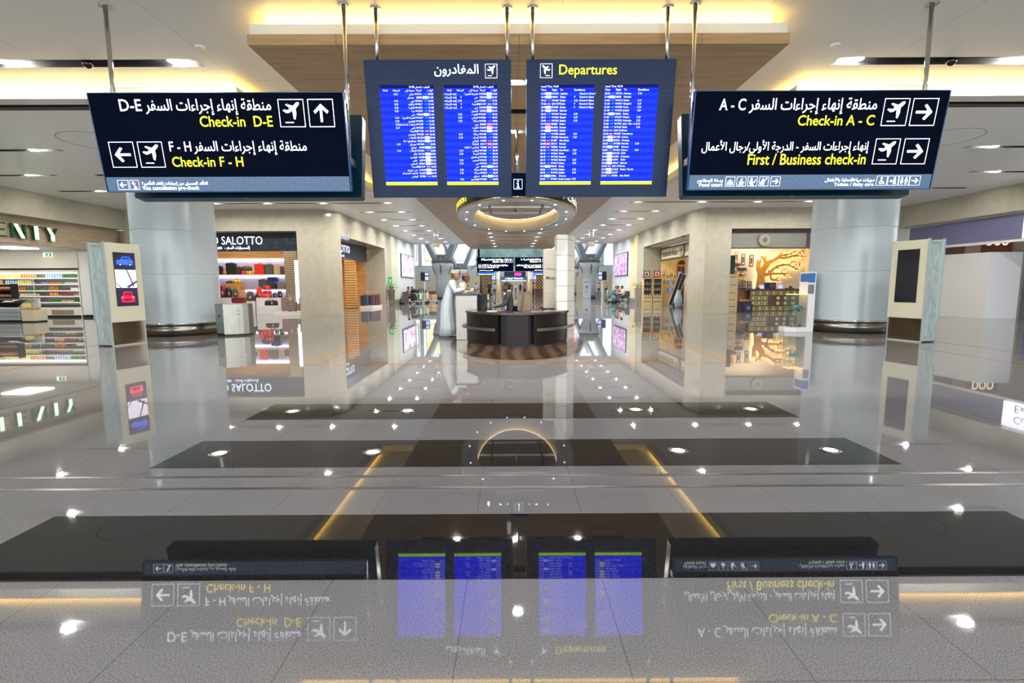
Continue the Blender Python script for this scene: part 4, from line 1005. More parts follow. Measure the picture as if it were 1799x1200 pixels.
def kiosk(label, loc, rz, side, lit):
    t = root('information_kiosk', label, 'kiosk', loc, rz)
    s = side                                   # the screen faces +x (1) or -x (-1)
    m = MB(); m.box(-.20, .20, -.40, .43, .03, 2.46); obj('core', m, M_ALU, t)
    m = MB(); m.box(-.17, .17, -.42, -.40, .08, 2.42); obj('rippled_glass_end', m, M_RIPPLE, t)
    m = MB()
    for a, b, c, d in ((-.20, .20, 2.42, 2.46), (-.20, .20, .03, .08), (-.20, -.17, .08, 2.42), (.17, .20, .08, 2.42)): m.box(a, b, -.435, -.40, c, d)
    obj('end_frame', m, M_ALU, t)
    for q in (1, -1):
        x0, x1 = sorted((q*.20, q*.27)); m = MB(); m.box(x0, x1, -.43, .43, .58, 2.50); p = obj('side_panel', m, M_CREAM if q == s else M_ALU, t, bevel=.008)
        m = MB(); m.box(x0-.004 if q < 0 else x0, x1+.004 if q > 0 else x1, -.445, -.425, .58, 2.52); obj('panel_edge', m, M_ALU, p)
        x0, x1 = sorted((q*.20, q*.235)); m = MB(); m.box(x0, x1, -.41, .41, .03, .57); b = obj('lower_panel', m, M_BRONZE, t)
        m = MB()
        for a in ((-.43, -.40), (.40, .43)): m.box(x0, x1+.006 if q > 0 else x1, a[0], a[1], .0, .58)
        m.box(x0, x1, -.43, .43, 0, .03); obj('panel_frame', m, M_ALU, b)
    f = s*.272
    m = MB(); m.box(min(f, f+s*.006), max(f, f+s*.006), -.26, .27, .97, 2.28); sc = obj('screen', m, mat('blank_black_screen', (30, 30, 36), .12) if not lit else M_BLACK, t)
    if lit:
        m = MB(Matrix.Translation((f+s*.008, 0, 0))); m.m = 0; m.add([(0, -.25, .99), (0, .26, .99), (0, .26, 2.26), (0, -.25, 2.26)], [(0, 1, 2, 3)])
        m.X = Matrix.Translation((f+s*.010, 0, 0)); m.m = 1; m.add([(0, -.25, 1.42), (0, .26, 1.42), (0, .26, 1.86), (0, -.25, 1.86)], [(0, 1, 2, 3)])
        m.X = Matrix.Translation((f+s*.012, 0, 0)); m.m = 4
        for a in (((-.25, 1.55), (-.23, 1.55), (-.13, 1.42), (-.16, 1.42)), ((.02, 1.86), (.05, 1.86), (.2, 1.46), (.16, 1.46)), ((-.02, 1.44), (.06, 1.42), (.26, 1.55), (.26, 1.6))): m.add([(0, y, z) for y, z in a], [(0, 1, 2, 3)])
        m.X = Matrix.Translation((f+s*.012, 0, 0)); car(m, .01, 2.07, .42, 2, False); car(m, .01, 1.19, .38, 3, True)
        obj('lit_picture', m, AD, sc, fix=False)
kiosk('tall cream kiosk showing pictures of a blue and a red car', (-9.78, 12.42, 0), rad(-15), 1, True)
kiosk('tall cream kiosk with a blank black screen', (10.17, 12.48, 0), rad(15), -1, False)

t = root('litter_bin', 'wide stainless steel litter bin in front of the left round column', 'litter bin', (-8.2, 14.62, 0))
fr = [(-.10, -.33)]+[(-.10+.57*q, -.33+.32*q-.055*math.sin(PI*q)) for q in (.2, .4, .6, .8)]+[(.47, -.01)]
pl = fr+[(.42, .34), (-.36, .34), (-.46, -.10)]
m = MB(); m.prism(pl, .05, .93); obj('steel_body', m, M_STEEL, t, bevel=.006)
m = MB(); m.prism([(x*.96, y*.96) for x, y in pl], 0, .05); obj('plinth', m, M_BLACK, t)
m = MB(); m.prism([(x*.9, y*.9) for x, y in pl], .93, .936); obj('lid', m, mat('olive_lid', (128, 132, 112), .3, .5), t)
Xb = Matrix.Translation((-.28, -.217, .58))@Matrix.Rotation(math.atan2(-.23, .36), 4, 'Z')
m = MB(Xb); m.rbox(-.055, .055, -.006, .02, -.035, .035, .025, 3); obj('slot', m, M_BLACK, t)
m = MB(Xb); m.box(-.19, .19, -.002, .01, -.5, .33); obj('side_plate', m, mat('grey_green_plate', (126, 138, 136), .35, .4), t)
m = MB(Matrix.Translation((.25, -.196, 0))@Matrix.Rotation(math.atan2(.32, .57)+.08, 4, 'Z')); m.merge(text(ar('مهملات'), .07, 'CENTER', 0, width=.12), Matrix.Translation((0, -.006, .72))); m.merge(text('Waste', .07, 'CENTER', 0, width=.12), Matrix.Translation((0, -.006, .62)))
obj('lettering', m, mat('dark_grey_letters'), t, fix=False)

M_LEAF = noise_mat('plant_leaf', [(.3, (52, 104, 30)), (.7, (112, 160, 50))], 6., .5)
def leaf(mb, base, d, L, w, droop=.5):
    d = Vector(d).normalized(); sd = d.cross(Vector((0, 0, 1))); sd = sd.normalized() if sd.length > .01 else Vector((1, 0, 0)); p = Vector(base); vs = []; n = 6
    for i in range(n+1):
        q = i/n; hw = w*math.sin(PI*min(1, q*.92+.06)); c = p+d*L*q-Vector((0, 0, 1))*droop*L*q*q; nrm = Vector((0, 0, .12*hw)); vs += [c-sd*hw+nrm, c, c+sd*hw+nrm]
    fs = [f for i in range(n) for f in ((3*i, 3*i+1, 3*i+4, 3*i+3), (3*i+1, 3*i+2, 3*i+5, 3*i+4))]
    mb.add(vs, fs, True)
def planter(label, loc, colr, broad):
    t = root('potted_plant', label, 'plant', loc)
    m = MB(); m.loft([[(sx*a, sy*a, z) for sx, sy in ((-1, -1), (1, -1), (1, 1), (-1, 1))] for a, z in ((.15, 0), (.20, 1.18), (.17, 1.18), (.17, 1.10))], True, False, False); obj('tall_pot', m, colr, t)
    rs = random.Random(int(abs(loc[0])*10)); m = MB(); st = MB()
    for i in range(26 if not broad else 10):
        a = rs.random()*2*PI; e = rs.uniform(.5, 1.3); h = rs.uniform(.05, .3); b = (rs.uniform(-.08, .08), rs.uniform(-.08, .08), 1.1)
        tip = (b[0]+math.cos(a)*.12, b[1]+math.sin(a)*.12, 1.12+h+.1)
        st.tube([b, tip], .008, 5); leaf(m, tip, (math.cos(a), math.sin(a), e*.8), rs.uniform(.22, .34), .12 if broad else .055)
    obj('foliage', m, M_LEAF, t, fix=False); obj('stem', st, mat('plant_stem', (70, 96, 40), .6), t)
planter('spiky green plant in a slim steel pot by the left marble wall', (-8.22, 34.35, 0), M_STEEL, False)
planter('broad-leaved green plant in a slim grey pot by the right marble wall', (8.8, 34.3, 0), mat('grey_pot', (150, 148, 142), .4), True)

# ================================================================== LUGGAGE SHOP (left)
M_SHOPW = mat('shop_white', (226, 220, 216), .4); M_LITE = mat('shop_ceiling_panel', (255, 255, 255), .5, emit=(255, 240, 214), es=9.)
M_LILAC = mat('lilac_back_panel', (206, 200, 224), .5)
M_ORNG = noise_mat('honey_oak_panel', [(.3, (196, 138, 70)), (.7, (224, 172, 100))], 2.5, .4, stretch=(.4, 1, 5))
M_SLATW = mat('taupe_slats', (158, 138, 112), .5); k = N(M_SLATW); v = k.coord('Object'); sep = k.new('ShaderNodeSeparateXYZ'); k.link(v, sep.inputs[0])
k.base(k.mix(k.math('LESS_THAN', k.math('MODULO', sep.outputs[2], .11), .03), (158, 138, 112), (70, 56, 42)))
M_SLATO = mat('honey_slats', (222, 176, 112), .45); k = N(M_SLATO); v = k.coord('Object'); sep = k.new('ShaderNodeSeparateXYZ'); k.link(v, sep.inputs[0])
k.base(k.mix(k.math('LESS_THAN', k.math('MODULO', sep.outputs[2], .16), .035), (222, 176, 112), (70, 46, 24)))
m = MB(); m.box(-18.4, -10.2, 28.3, 28.4, 0, 4.05); m.box(-18.4, -18.3, 24.5, 28.3, 0, 4.05); struct('wall_luggage_back', m, M_LILAC)
m = MB(); m.box(-18.3, -9.9, 24.55, 28.3, 3.95, 4.05); m.box(-11.6, -9.66, 28.4, 34.1, 3.95, 4.05); m.box(-9.9, -9.66, 25.4, 28.4, 3.95, 4.05); struct('ceiling_luggage', m, mat('dark_shop_ceiling', (60, 50, 42), .6))
m = MB(); m.box(-18.3, -12.0, 28.1, 28.3, 2.98, 3.95); struct('trim_18', m, M_ORNG)
m = MB(); m.box(-12.2, -11.5, 27.0, 27.15, 0, 3.9); struct('trim_19', m, M_SLATW)
m = MB(); m.box(-11.62, -11.5, 28.4, 34.2, 0, 3.95); m.box(-11.5, -9.9, 34.1, 34.2, 0, 3.93); struct('wall_luggage_side', m, M_ORNG)
m = MB(); m.box(-10.5, -9.8, 31.6, 31.75, 0, 3.2); struct('trim_20', m, M_SLATO)
def ceil_light(label, x, y, z, sx, sy, mt=None):
    m = MB(); m.box(-sx/2, sx/2, -sy/2, sy/2, -.03, 0); tag(obj('ceiling_light', m, mt or M_LITE, off=(x, y, z)), label, 'ceiling light')
ceil_light('square light panel in the luggage shop ceiling, further from the pier', -15.4, 26.2, 3.945, 2.2, .9); ceil_light('square light panel in the luggage shop ceiling, nearer the pier', -12.6, 26.0, 3.945, 2.0, .9)
ceil_light('warm light panel in the side entrance of the luggage shop', -10.5, 30.0, 3.945, .8, 3.2, mat('warm_shop_panel', (255, 240, 210), .5, emit=(255, 234, 200), es=5.))
def shelf(label, x0, x1, y0, y1, z, mt, th=.05):
    m = MB(); m.box(x0, x1, y0, y1, -th, 0); return tag(obj('wall_shelf', m, mt, off=(0, 0, z)), label, 'shelf')
shelf('upper white wall shelf of the luggage shop', -17.5, -12.25, 27.5, 28.3, 2.08, M_SHOPW); shelf('middle white wall shelf of the luggage shop', -17.5, -12.25, 27.5, 28.3, 1.28, M_SHOPW); shelf('lower white wall shelf of the luggage shop', -17.5, -12.25, 27.5, 28.3, .74, M_SHOPW)
m = MB(); m.box(-17.5, -12.25, 28.22, 28.27, 2.86, 2.98); tag(obj('light_strip', m, mat('white_led_strip', (255, 255, 255), .5, emit=(240, 236, 255), es=3.2)), 'long white light strip above the upper luggage shelf', 'light strip')
m = MB(); m.box(-17.5, -12.25, 28.2, 28.27, 1.95, 2.03); tag(obj('light_strip', m, mat('white_led_strip')), 'white light strip under the upper luggage shelf', 'light strip')
m = MB(); m.box(-17.5, -12.25, 28.2, 28.27, 1.15, 1.23); tag(obj('light_strip', m, mat('white_led_strip')), 'white light strip under the middle luggage shelf', 'light strip')
m = MB(); m.box(-11.05, -10.3, 25.6, 25.68, .55, 2.75); tag(obj('lightbox', m, mat('white_lit_poster', (255, 255, 255), .4, emit=(246, 250, 255), es=1.6)), 'tall glowing white poster beside the luggage shop pier', 'lightbox')
HW = mat('bag_hardware', (190, 186, 178), .3, .8)
def tint(n, c=None, r=.45): return mat('bag_'+n, c, r)
def suitcase(label, x, y, z, w, h, d, mt, rz=0., group=None, wheels=True, handle=False):
    t = root('suitcase', label, 'suitcase', (x, y, z), rz, group); b = .05 if wheels else 0
    m = MB(); m.rbox(-w/2, w/2, -d/2, d/2, b, h, min(.07, w*.2), 4); sh = obj('shell', m, mt, t, bevel=.018)
    m = MB(); n = max(3, int(w/.09))
    for i in range(1, n): xx = -w/2+w*i/n; m.box(xx-.008, xx+.008, -d/2-.008, -d/2+.004, b+.07, h-.07)
    obj('shell_ribs', m, mt, sh)
    m = MB(); m.tube([(-.09, 0, h-.005), (-.08, 0, h+.03), (.08, 0, h+.03), (.09, 0, h-.005)], .011, 8); obj('carry_handle', m, M_BLACK, t)
    if handle:
        m = MB(); m.tube([(-.10, d*.35, h-.02), (-.10, d*.35, h+.22), (.10, d*.35, h+.22), (.10, d*.35, h-.02)], .009, 8); obj('trolley_handle', m, HW, t)
    if wheels:
        for sx in (-1, 1):
            for sy in (-1, 1): m = MB(); m.cyl((sx*(w/2-.06)-.012, sy*(d/2-.04), .025), .025, .024, 12, axis='x'); obj('wheel', m, M_BLACK, t)
    return t
def duffel(label, x, y, z, L, r, mt, strap=M_BLACK, rz=0.):
    t = root('duffel_bag', label, 'bag', (x, y, z), rz)
    m = MB(); m.s = True; m.loft([[(q*L/2, r*a*math.cos(2*PI*j/16), max(0.0, r*.92+r*a*math.sin(2*PI*j/16))) for j in range(16)] for q, a in ((-1, .55), (-.96, .85), (-.85, 1), (.85, 1), (.96, .85), (1, .55))]); obj('body', m, mt, t)
    for q in (-.5, .5):
        m = MB(); m.s = True; m.tube([(q*L/2, r*1.03*math.cos(a), r*.92+r*1.03*math.sin(a)) for a in [PI*(-.3+1.6*i/10) for i in range(11)]], .016, 6); obj('strap', m, strap, t)
    m = MB(); m.tube([(-L*.25, 0, r*1.9), (-L*.2, 0, r*2.2), (L*.2, 0, r*2.2), (L*.25, 0, r*1.9)], .013, 8); obj('handle', m, strap, t)
    return t
def backpack(label, x, y, z, w, h, mt, rz=0.):
    t = root('backpack', label, 'backpack', (x, y, z), rz)
    m = MB(); m.s = True; m.loft([[(w/2*a*math.cos(2*PI*j/16)*1.0, w*.33*a*math.sin(2*PI*j/16)*(1.2 if q < .6 else 1), q*h) for j in range(16)] for q, a in ((0, .75), (.05, .95), (.4, 1.02), (.75, .95), (.92, .72), (1, .3))]); obj('body', m, mt, t)
    m = MB(); m.s = True; m.loft([[(w*.36*a*math.cos(2*PI*j/14), -w*.36+w*.13*math.sin(2*PI*j/14)*a, h*(.08+q*.42)) for j in range(14)] for q, a in ((0, .7), (.1, 1), (.85, 1), (1, .6))]); obj('front_pocket', m, mt, t)
    for s in (-1, 1): m = MB(); m.tube([(s*w*.2, w*.28, h*.9), (s*w*.26, w*.44, h*.6), (s*w*.26, w*.40, h*.15)], .018, 6); obj('shoulder_strap', m, M_BLACK, t)
    m = MB(); m.tube([(-.05, .02, h*.97), (0, .02, h*1.07), (.05, .02, h*.97)], .010, 6); obj('top_loop', m, M_BLACK, t)
    m = MB(); m.box(.06, .12, -w*.5-.012, -w*.5-.006, h*.3, h*.48); obj('price_tag', m, mat('paper_tag', (232, 216, 160), .7), t)
    return t
def handbag(label, x, y, z, w, h, mt, rz=0.):
    t = root('handbag', label, 'handbag', (x, y, z), rz); d = w*.4
    m = MB(); m.loft([[(sx*w/2*a, sy*d/2*a*(1 if q < .9 else .6), q*h) for sx, sy in ((-1, -1), (1, -1), (1, 1), (-1, 1))] for q, a in ((0, .96), (.06, 1), (.7, .97), (1, .86))], True, False, False); obj('body', m, mt, t, bevel=.015)
    for s in (-1, 1): m = MB(); m.tube([(-w*.2, s*d*.22, h*.94), (-w*.16, s*d*.22, h*1.25), (0, s*d*.22, h*1.36), (w*.16, s*d*.22, h*1.25), (w*.2, s*d*.22, h*.94)], .010, 7); obj('handle', m, mt, t)
    m = MB(); m.box(w*.1, w*.1+.05, -d/2-.02, -d/2-.008, h*.3, h*.68); obj('price_tag', m, mat('paper_tag'), t)
    return t
BK, GR, RD, MR = tint('black', (30, 28, 30)), tint('graphite', (84, 84, 86), .3), tint('red', (196, 24, 34)), tint('maroon', (118, 18, 34))
CAMO = noise_mat('bag_camouflage', [(.40, (46, 46, 36)), (.55, (98, 96, 74)), (.7, (30, 30, 26))], 16., .7, detail=2)
y = 27.85; z = 2.081
suitcase('black suitcase at the far left of the upper luggage shelf', -16.19, y, z, .30, .47, .22, BK, 0, None, False)
t = root('round_bag', 'round orange bag between two black suitcases on the upper shelf', 'bag', (-15.86, y-.05, z)); m = MB(); m.ball((0, 0, .125), .145, 18, 10, (1, .7, .85)); obj('body', m, tint('orange', (226, 92, 34)), t); m = MB(); m.tube([(-.06, 0, .27), (0, 0, .33), (.06, 0, .27)], .01, 7); obj('handle', m, BK, t); m = MB(); m.box(.06, .12, -.13, -.12, .08, .18); obj('price_tag', m, mat('paper_tag'), t)
suitcase('big black suitcase standing on the upper luggage shelf', -15.53, y, z, .50, .64, .28, BK, 0, None, False)
suitcase('small dark brown suitcase beside the big black one on the upper shelf', -15.13, y, z, .26, .43, .22, tint('darkbrown', (62, 48, 44)), 0, None, False)
duffel('pink duffel bag under the camouflage bag on the upper shelf', -14.82, y, z, .28, .11, tint('pink', (232, 60, 96)), BK); duffel('yellow duffel bag on the upper shelf beside the pink one', -14.48, y, z, .34, .11, tint('yellow', (238, 200, 30)), BK)
duffel('camouflage duffel bag lying on top of the pink and yellow bags', -14.69, y, z+.222, .56, .115, CAMO, BK)
suitcase('bright red suitcase on the upper luggage shelf', -13.93, y, z, .52, .60, .28, tint('gloss_red', (214, 52, 30), .2), 0, None, False)
suitcase('graphite suitcase beside the bright red one on the upper shelf', -13.40, y, z, .44, .57, .26, GR, 0, None, False)
suitcase('champagne suitcase on the upper luggage shelf', -12.96, y, z, .36, .51, .24, tint('champagne', (186, 162, 124), .25), 0, None, False)
suitcase('small dark ribbed suitcase at the right end of the upper shelf', -12.62, y, z, .26, .42, .22, tint('slate', (70, 66, 70)), 0, None, False)
z = 1.281
m = MB(); m.box(-.48, .48, -.25, .25, 0, .80); tag(obj('display_block', m, M_ORNG, off=(-15.08, 27.15, .0)), 'tall honey oak display block with blue and yellow bags on it', 'display stand')
m = MB(); m.box(-.48, .48, -.25, .25, 0, .80); tag(obj('display_block', m, M_ORNG, off=(-15.08, 27.15, .80)), 'upper honey oak display block stacked on the other', 'display stand')
duffel('flat navy bag lying on the honey oak block', -15.28, 27.15, 1.601, .40, .06, tint('navy', (52, 66, 112))); duffel('yellow duffel bag on the honey oak block', -14.84, 27.05, 1.601, .40, .10, tint('yellow'), BK)
suitcase('graphite suitcase standing on the middle luggage shelf', -13.79, y, z, .46, .53, .26, GR, 0, None, False)
suitcase('dark suitcase under the blue case on the middle shelf', -13.30, y, z, .44, .35, .24, tint('ink', (38, 40, 50)), 0, None, False); suitcase('blue case lying on top of the dark one on the middle shelf', -13.26, y, z+.385, .52, .27, .26, tint('royal', (30, 56, 120)), 0, None, False)
suitcase('low taupe case on the middle luggage shelf', -12.78, y-.02, z, .40, .29, .24, tint('taupe', (128, 112, 102)), 0, None, False)
suitcase('low taupe case on the middle shelf beside the slats', -12.46, y+.02, z, .20, .29, .24, tint('taupe'), 0, None, False)
z = .0
def plinth(label, x, y, sx, sy, h, mt): m = MB(); m.box(-sx/2, sx/2, -sy/2, sy/2, 0, h); return tag(obj('display_plinth', m, mt, off=(x, y, 0)), label, 'display stand', None)
plinth('cream display block under the red bags', -12.75, 26.35, 1.1, .8, .83, M_SHOPW); plinth('lower cream display block carrying a black handbag', -12.5, 25.6, 1.0, .5, .45, M_SHOPW); plinth('cream display block under the rucksacks', -13.75, 26.3, .8, .8, .66, M_SHOPW); plinth('cream display block under the maroon backpack', -15.0, 26.3, 1.2, .7, .84, M_SHOPW); plinth('low cream display block under the maroon suitcase', -13.95, 25.5, 1.0, .6, .58, M_SHOPW)
handbag('red handbag on top of the pile of red bags', -12.93, 26.45, 1.23, .36, .25, RD); handbag('red bag in the middle of the pile of red bags', -12.94, 26.45, 1.02, .42, .185, RD); handbag('lowest red bag of the pile on the cream block', -12.86, 26.25, .83, .48, .18, RD)
backpack('small navy backpack beside the red bags', -12.42, 26.2, .83, .22, .24, tint('midnight', (24, 28, 44))); backpack('dark backpack at the right edge of the cream block', -12.27, 26.45, .83, .24, .36, BK)
handbag('black handbag in front of the cream block', -12.3, 25.52, .45, .60, .26, BK)
backpack('camouflage backpack on the cream block', -13.75, 26.25, .66, .38, .52, CAMO); handbag('black leather bag beside the camouflage backpack', -13.28, 26.05, .66, .28, .30, BK); backpack('scarlet backpack behind the camouflage one', -13.42, 26.58, .66, .30, .74, tint('scarlet', (226, 40, 30)))
backpack('maroon backpack on the left cream block', -15.2, 26.3, .84, .40, .66, MR); backpack('black backpack beside the maroon one', -14.85, 26.25, .84, .30, .54, BK); backpack('olive backpack beside the black ones', -14.52, 26.25, .84, .26, .50, tint('olive', (76, 74, 52)))
suitcase('maroon suitcase lying on the low cream block', -13.92, 25.45, .58, .62, .28, .30, MR, 0, None, False)
suitcase('tall black suitcase on the floor behind the litter bin', -15.1, 25.3, 0, .5, .74, .28, BK, 0, None, True, True)
m = MB(); m.rbox(-.72, .72, -.5, .5, 0, .17, .06, 3, 'z'); tag(obj('display_plinth', m, M_SHOPW, off=(-11.02, 24.95, 0)), 'low white plinth with taupe suitcases by the marble pier', 'display stand')
TP = tint('taupe_shell', (134, 112, 104), .35)
suitcase('tall taupe suitcase on the low white plinth', -11.32, 25.05, .171, .42, .70, .28, TP, 0, None, True, True); suitcase('middle-sized taupe suitcase on the low white plinth', -10.92, 24.85, .171, .38, .54, .26, TP, 0, None, True, True); suitcase('black suitcase at the pier end of the low white plinth', -10.48, 24.95, .171, .2, .70, .28, BK, 0, None, True, True)
# shop signs: dark board with small pale florets and lit letters
M_FLORET = mat('dark_patterned_fascia', (22, 34, 46), .4); k = N(M_FLORET); v = k.coord('Object', (1, 1, 1))
vo = k.new('ShaderNodeTexVoronoi', Scale=5.2); k.link(v, vo.inputs['Vector']); r1 = k.math('LESS_THAN', vo.outputs['Distance'], .34); r2 = k.math('GREATER_THAN', vo.outputs['Distance'], .20)
k.base(k.mix(k.math('MULTIPLY', r1, r2), (20, 32, 44), (52, 66, 76)))
M_LET = mat('lit_cool_letters', (220, 226, 255), .4, emit=(206, 216, 255), es=3.0)
t = root('shop_sign', 'dark patterned shop sign above the luggage window facing the hall', 'sign', (-14.0, 24.62, 3.14))
m = MB(); m.box(-3.7, 3.66, 0, .1, 0, .84); obj('board', m, M_FLORET, t)
m = MB(); m.merge(text('MONDO SALOTTO', .5, 'RIGHT', -.010, width=3.9, height=.38), Matrix.Translation((1.88, -.02, .33))); obj('lettering', m, M_LET, t, fix=False)
m = MB(); m.merge(text('TRAVEL ACCESSORIES  - ', .2, 'RIGHT', .002, width=1.9, height=.11), Matrix.Translation((.05, -.02, .11))); m.merge(text(ar('إكسسوارات السفر'), .2, 'RIGHT', .004, width=1.15, height=.19), Matrix.Translation((1.25, -.02, .12))); obj('small_lettering', m, M_LET, t, fix=False)
t = root('shop_sign', 'dark shop sign over the side entrance of the luggage shop', 'sign', (-9.62, 25.6, 3.0))
XS = Matrix.Rotation(rad(90), 4, 'Z')
m = MB(); m.box(-.1, 0, 0, 8.0, 0, .92); obj('board', m, M_FLORET, t)
m = MB(); m.merge(text('MONDO SALOTTO', .5, 'RIGHT', -.010, width=4.9, height=.40), Matrix.Translation((.02, 4.4, .36))@XS); obj('lettering', m, M_LET, t, fix=False)
m = MB(); m.merge(text(ar('إكسسوارات السفر'), .2, 'RIGHT', .004, width=1.3, height=.2), Matrix.Translation((.02, 3.4, .12))@XS); obj('small_lettering', m, M_LET, t, fix=False)
# rack of suitcases standing in the side entrance
m = MB(); m.rbox(-.45, .45, -1.1, 1.1, 0, .16, .1, 3, 'z'); tag(obj('display_plinth', m, M_SHOPW, off=(-9.0, 32.0, 0)), 'low white plinth with a row of dark suitcases in the side entrance', 'display stand')
cs = [tint('navy_shell', (40, 48, 66), .35), tint('steel_blue', (70, 80, 104), .35), tint('brick', (136, 66, 60), .35), tint('plum', (70, 40, 54), .35)]
for i, (c, nm) in enumerate(((0, 'navy'), (1, 'grey-blue'), (0, 'navy'), (2, 'brick red'), (1, 'grey-blue'), (2, 'brick red'))):
    suitcase(f'{nm} suitcase, {ORD[i]} from the left on the side entrance plinth', -9.28+.115*i, 31.2+.29*i, .161, .25, .66+.05*(i % 2), .25, cs[c], 0, None, True, True)
t = root('display_stand', 'narrow shelf stand of small bags just inside the side entrance', 'display stand', (-9.55, 27.3, 0))
m = MB(); m.box(-.15, .15, .25, .3, 0, 1.4); obj('back_board', m, mat('stand_grey', (150, 144, 136), .5), t)
for z in (.25, .62, 1.0): m = MB(); m.box(-.2, .2, -.25, .25, z-.02, z); obj('shelf', m, M_SHOPW, t)
m = MB(); m.box(-.2, .2, -.25, .3, 0, .05); obj('base', m, M_BLACK, t)
for z, c, nm in ((.251, tint('royal'), 'blue pouch on the lowest shelf of the narrow stand'), (.621, tint('scarlet'), 'scarlet pouch on the middle shelf of the narrow stand'), (1.001, tint('midnight'), 'dark pouch on the top shelf of the narrow stand')): handbag(nm, -9.55, 27.25, z, .28, .2, c, rad(70))
# ================================================================== HANDICRAFT SHOP (right)
M_GOLDW = noise_mat('golden_oak', [(.3, (204, 136, 36)), (.7, (222, 158, 54))], 3., .4, stretch=(1, 1, 4))
M_DKW = mat('dark_walnut', (84, 60, 46), .4); M_BEIGEC = mat('beige_cabinet', (206, 186, 142), .45); M_GOLD = mat('pale_gold_inlay', (206, 196, 120), .35)
m = MB(); m.box(11.9, 16.9, 28.5, 28.6, 0, 4.1); struct('wall_craft_back', m, mat('warm_white_wall', (222, 212, 196), .6))
m = MB(); m.box(16.8, 16.9, 24.6, 28.5, 0, 4.1); struct('wall_craft_side', m, mat('warm_white_wall'))
m = MB(); m.box(11.9, 12.0, 28.6, 34.6, 0, 4.1); struct('wall_craft_inner', m, mat('warm_white_wall'))
m = MB(); m.box(10.35, 12.0, 34.15, 34.3, 0, 4.05); struct('wall_craft_end', m, noise_mat('pale_gold_boards', [(.3, (206, 174, 112)), (.7, (224, 196, 138))], 2., .5, stretch=(6, 6, .4)))
m = MB(); m.box(10.5, 16.9, 24.6, 28.5, 3.95, 4.09); m.box(9.6, 12.0, 28.5, 34.2, 3.95, 4.05); m.box(9.6, 10.5, 25.7, 28.5, 3.95, 4.05); struct('ceiling_craft', m, mat('shop_white'))
ceil_light('warm light panel in the handicraft shop ceiling', 13.4, 27.4, 3.945, 3.0, .5, mat('warm_shop_panel')); ceil_light('warm light panel in the side entrance of the handicraft shop', 11.0, 31.5, 3.945, .6, 3.5, mat('warm_shop_panel'))
for i, x in enumerate((12.9, 13.5, 14.1, 14.7)):
    m = MB(); m.cyl((0, 0, -.05), .06, .05, 14); tag(obj('ceiling_spot', m, mat('warm_spot_lamp', (255, 240, 200), .4, emit=(255, 234, 200), es=240.), off=(x, 27.5, 3.944)), f'small warm ceiling spot washing the handicraft shop wall, {ORD[i]} from the left', 'ceiling light', 'wall-washing spots')
# backlit tree cut out of golden board
BR = [[(430, 705, 150), (430, 560, 118), (430, 450, 112), (470, 390, 96), (520, 320, 88), (545, 275, 82)], [(420, 470, 90), (380, 390, 74), (372, 310, 60), (350, 240, 18)], [(385, 310, 46), (408, 250, 34), (412, 215, 14)],
      [(520, 325, 76), (480, 250, 52), (440, 205, 36), (402, 182, 12)], [(478, 250, 34), (486, 205, 22), (492, 178, 9)], [(545, 285, 80), (620, 250, 58), (680, 205, 62), (704, 172, 42), (712, 128, 8)],
      [(680, 205, 52), (760, 215, 44), (820, 205, 38), (890, 182, 34), (970, 180, 28), (1070, 192, 12)], [(700, 172, 34), (770, 168, 38), (850, 150, 22), (890, 122, 22), (945, 112, 10)], [(900, 180, 26), (980, 140, 22), (1010, 100, 20), (1016, 92, 8)],
      [(548, 450, 84), (590, 425, 56), (640, 372, 44), (720, 332, 38), (830, 326, 34), (900, 362, 30), (960, 398, 22), (1000, 405, 8)], [(830, 330, 26), (862, 300, 18), (900, 282, 16), (950, 288, 6)], [(900, 362, 22), (930, 320, 14), (980, 312, 14), (1040, 330, 6)], [(940, 385, 20), (975, 350, 14), (1012, 352, 6)],
      [(480, 485, 70), (600, 470, 46), (700, 470, 36), (780, 470, 36), (858, 466, 10)], [(760, 470, 26), (782, 500, 20), (842, 502, 8)], [(735, 462, 24), (750, 405, 18), (790, 380, 6)], [(580, 468, 40), (586, 540, 34), (602, 572, 32), (650, 578, 30), (722, 578, 12)], [(640, 572, 22), (690, 530, 18), (678, 515, 8)],
      [(770, 215, 30), (790, 180, 20), (802, 150, 8)], [(640, 372, 26), (690, 380, 18), (715, 400, 6)]]
rt = random.Random(3)
for s in list(BR[5:13]+BR[14:17]):
    for (u, v, w) in s[1:]:
        for q in range(2):
            a = rt.uniform(-1.2, .9); L = rt.uniform(28, 62); BR.append([(u, v, min(w, 22)), (u+L*.55*math.cos(a), v+L*.55*math.sin(a)-6, 15), (u+L*math.cos(a+.3), v+L*math.sin(a+.3), 5)])
def tree(mb, y0, y1, grow=0.):
    for bi, s in enumerate(BR):
        P = [Vector((12.82+.00335*(u if u < 540 else 540+(u-540)*1.17), 3.635-.00345*v)) for u, v, w in s]; L, R = [], []
        for i, p in enumerate(P):
            d = (P[min(i+1, len(P)-1)]-P[max(i-1, 0)]).normalized(); nn = Vector((-d.y, d.x)); hw = s[i][2]*(.00190 if s[i][0] < 545 else .00150)+grow; L.append(p+nn*hw); R.append(p-nn*hw)
        for i in range(len(P)-1):
            q = [R[i], R[i+1], L[i+1], L[i]]; mb.prism([(a.x, a.y) for a in q], y0-.0004*bi-.0001*i, y1-.0004*bi, 'xz')
t = root('tree_relief', 'golden backlit tree silhouette mounted on the handicraft shop wall', 'wall art', (14.2, 28.4, 1.2))
m = MB(Matrix.Translation((-14.2, -28.4, -1.2))); tree(m, 28.30, 28.34); obj('cut_out_board', m, M_GOLDW, t, fix=False)
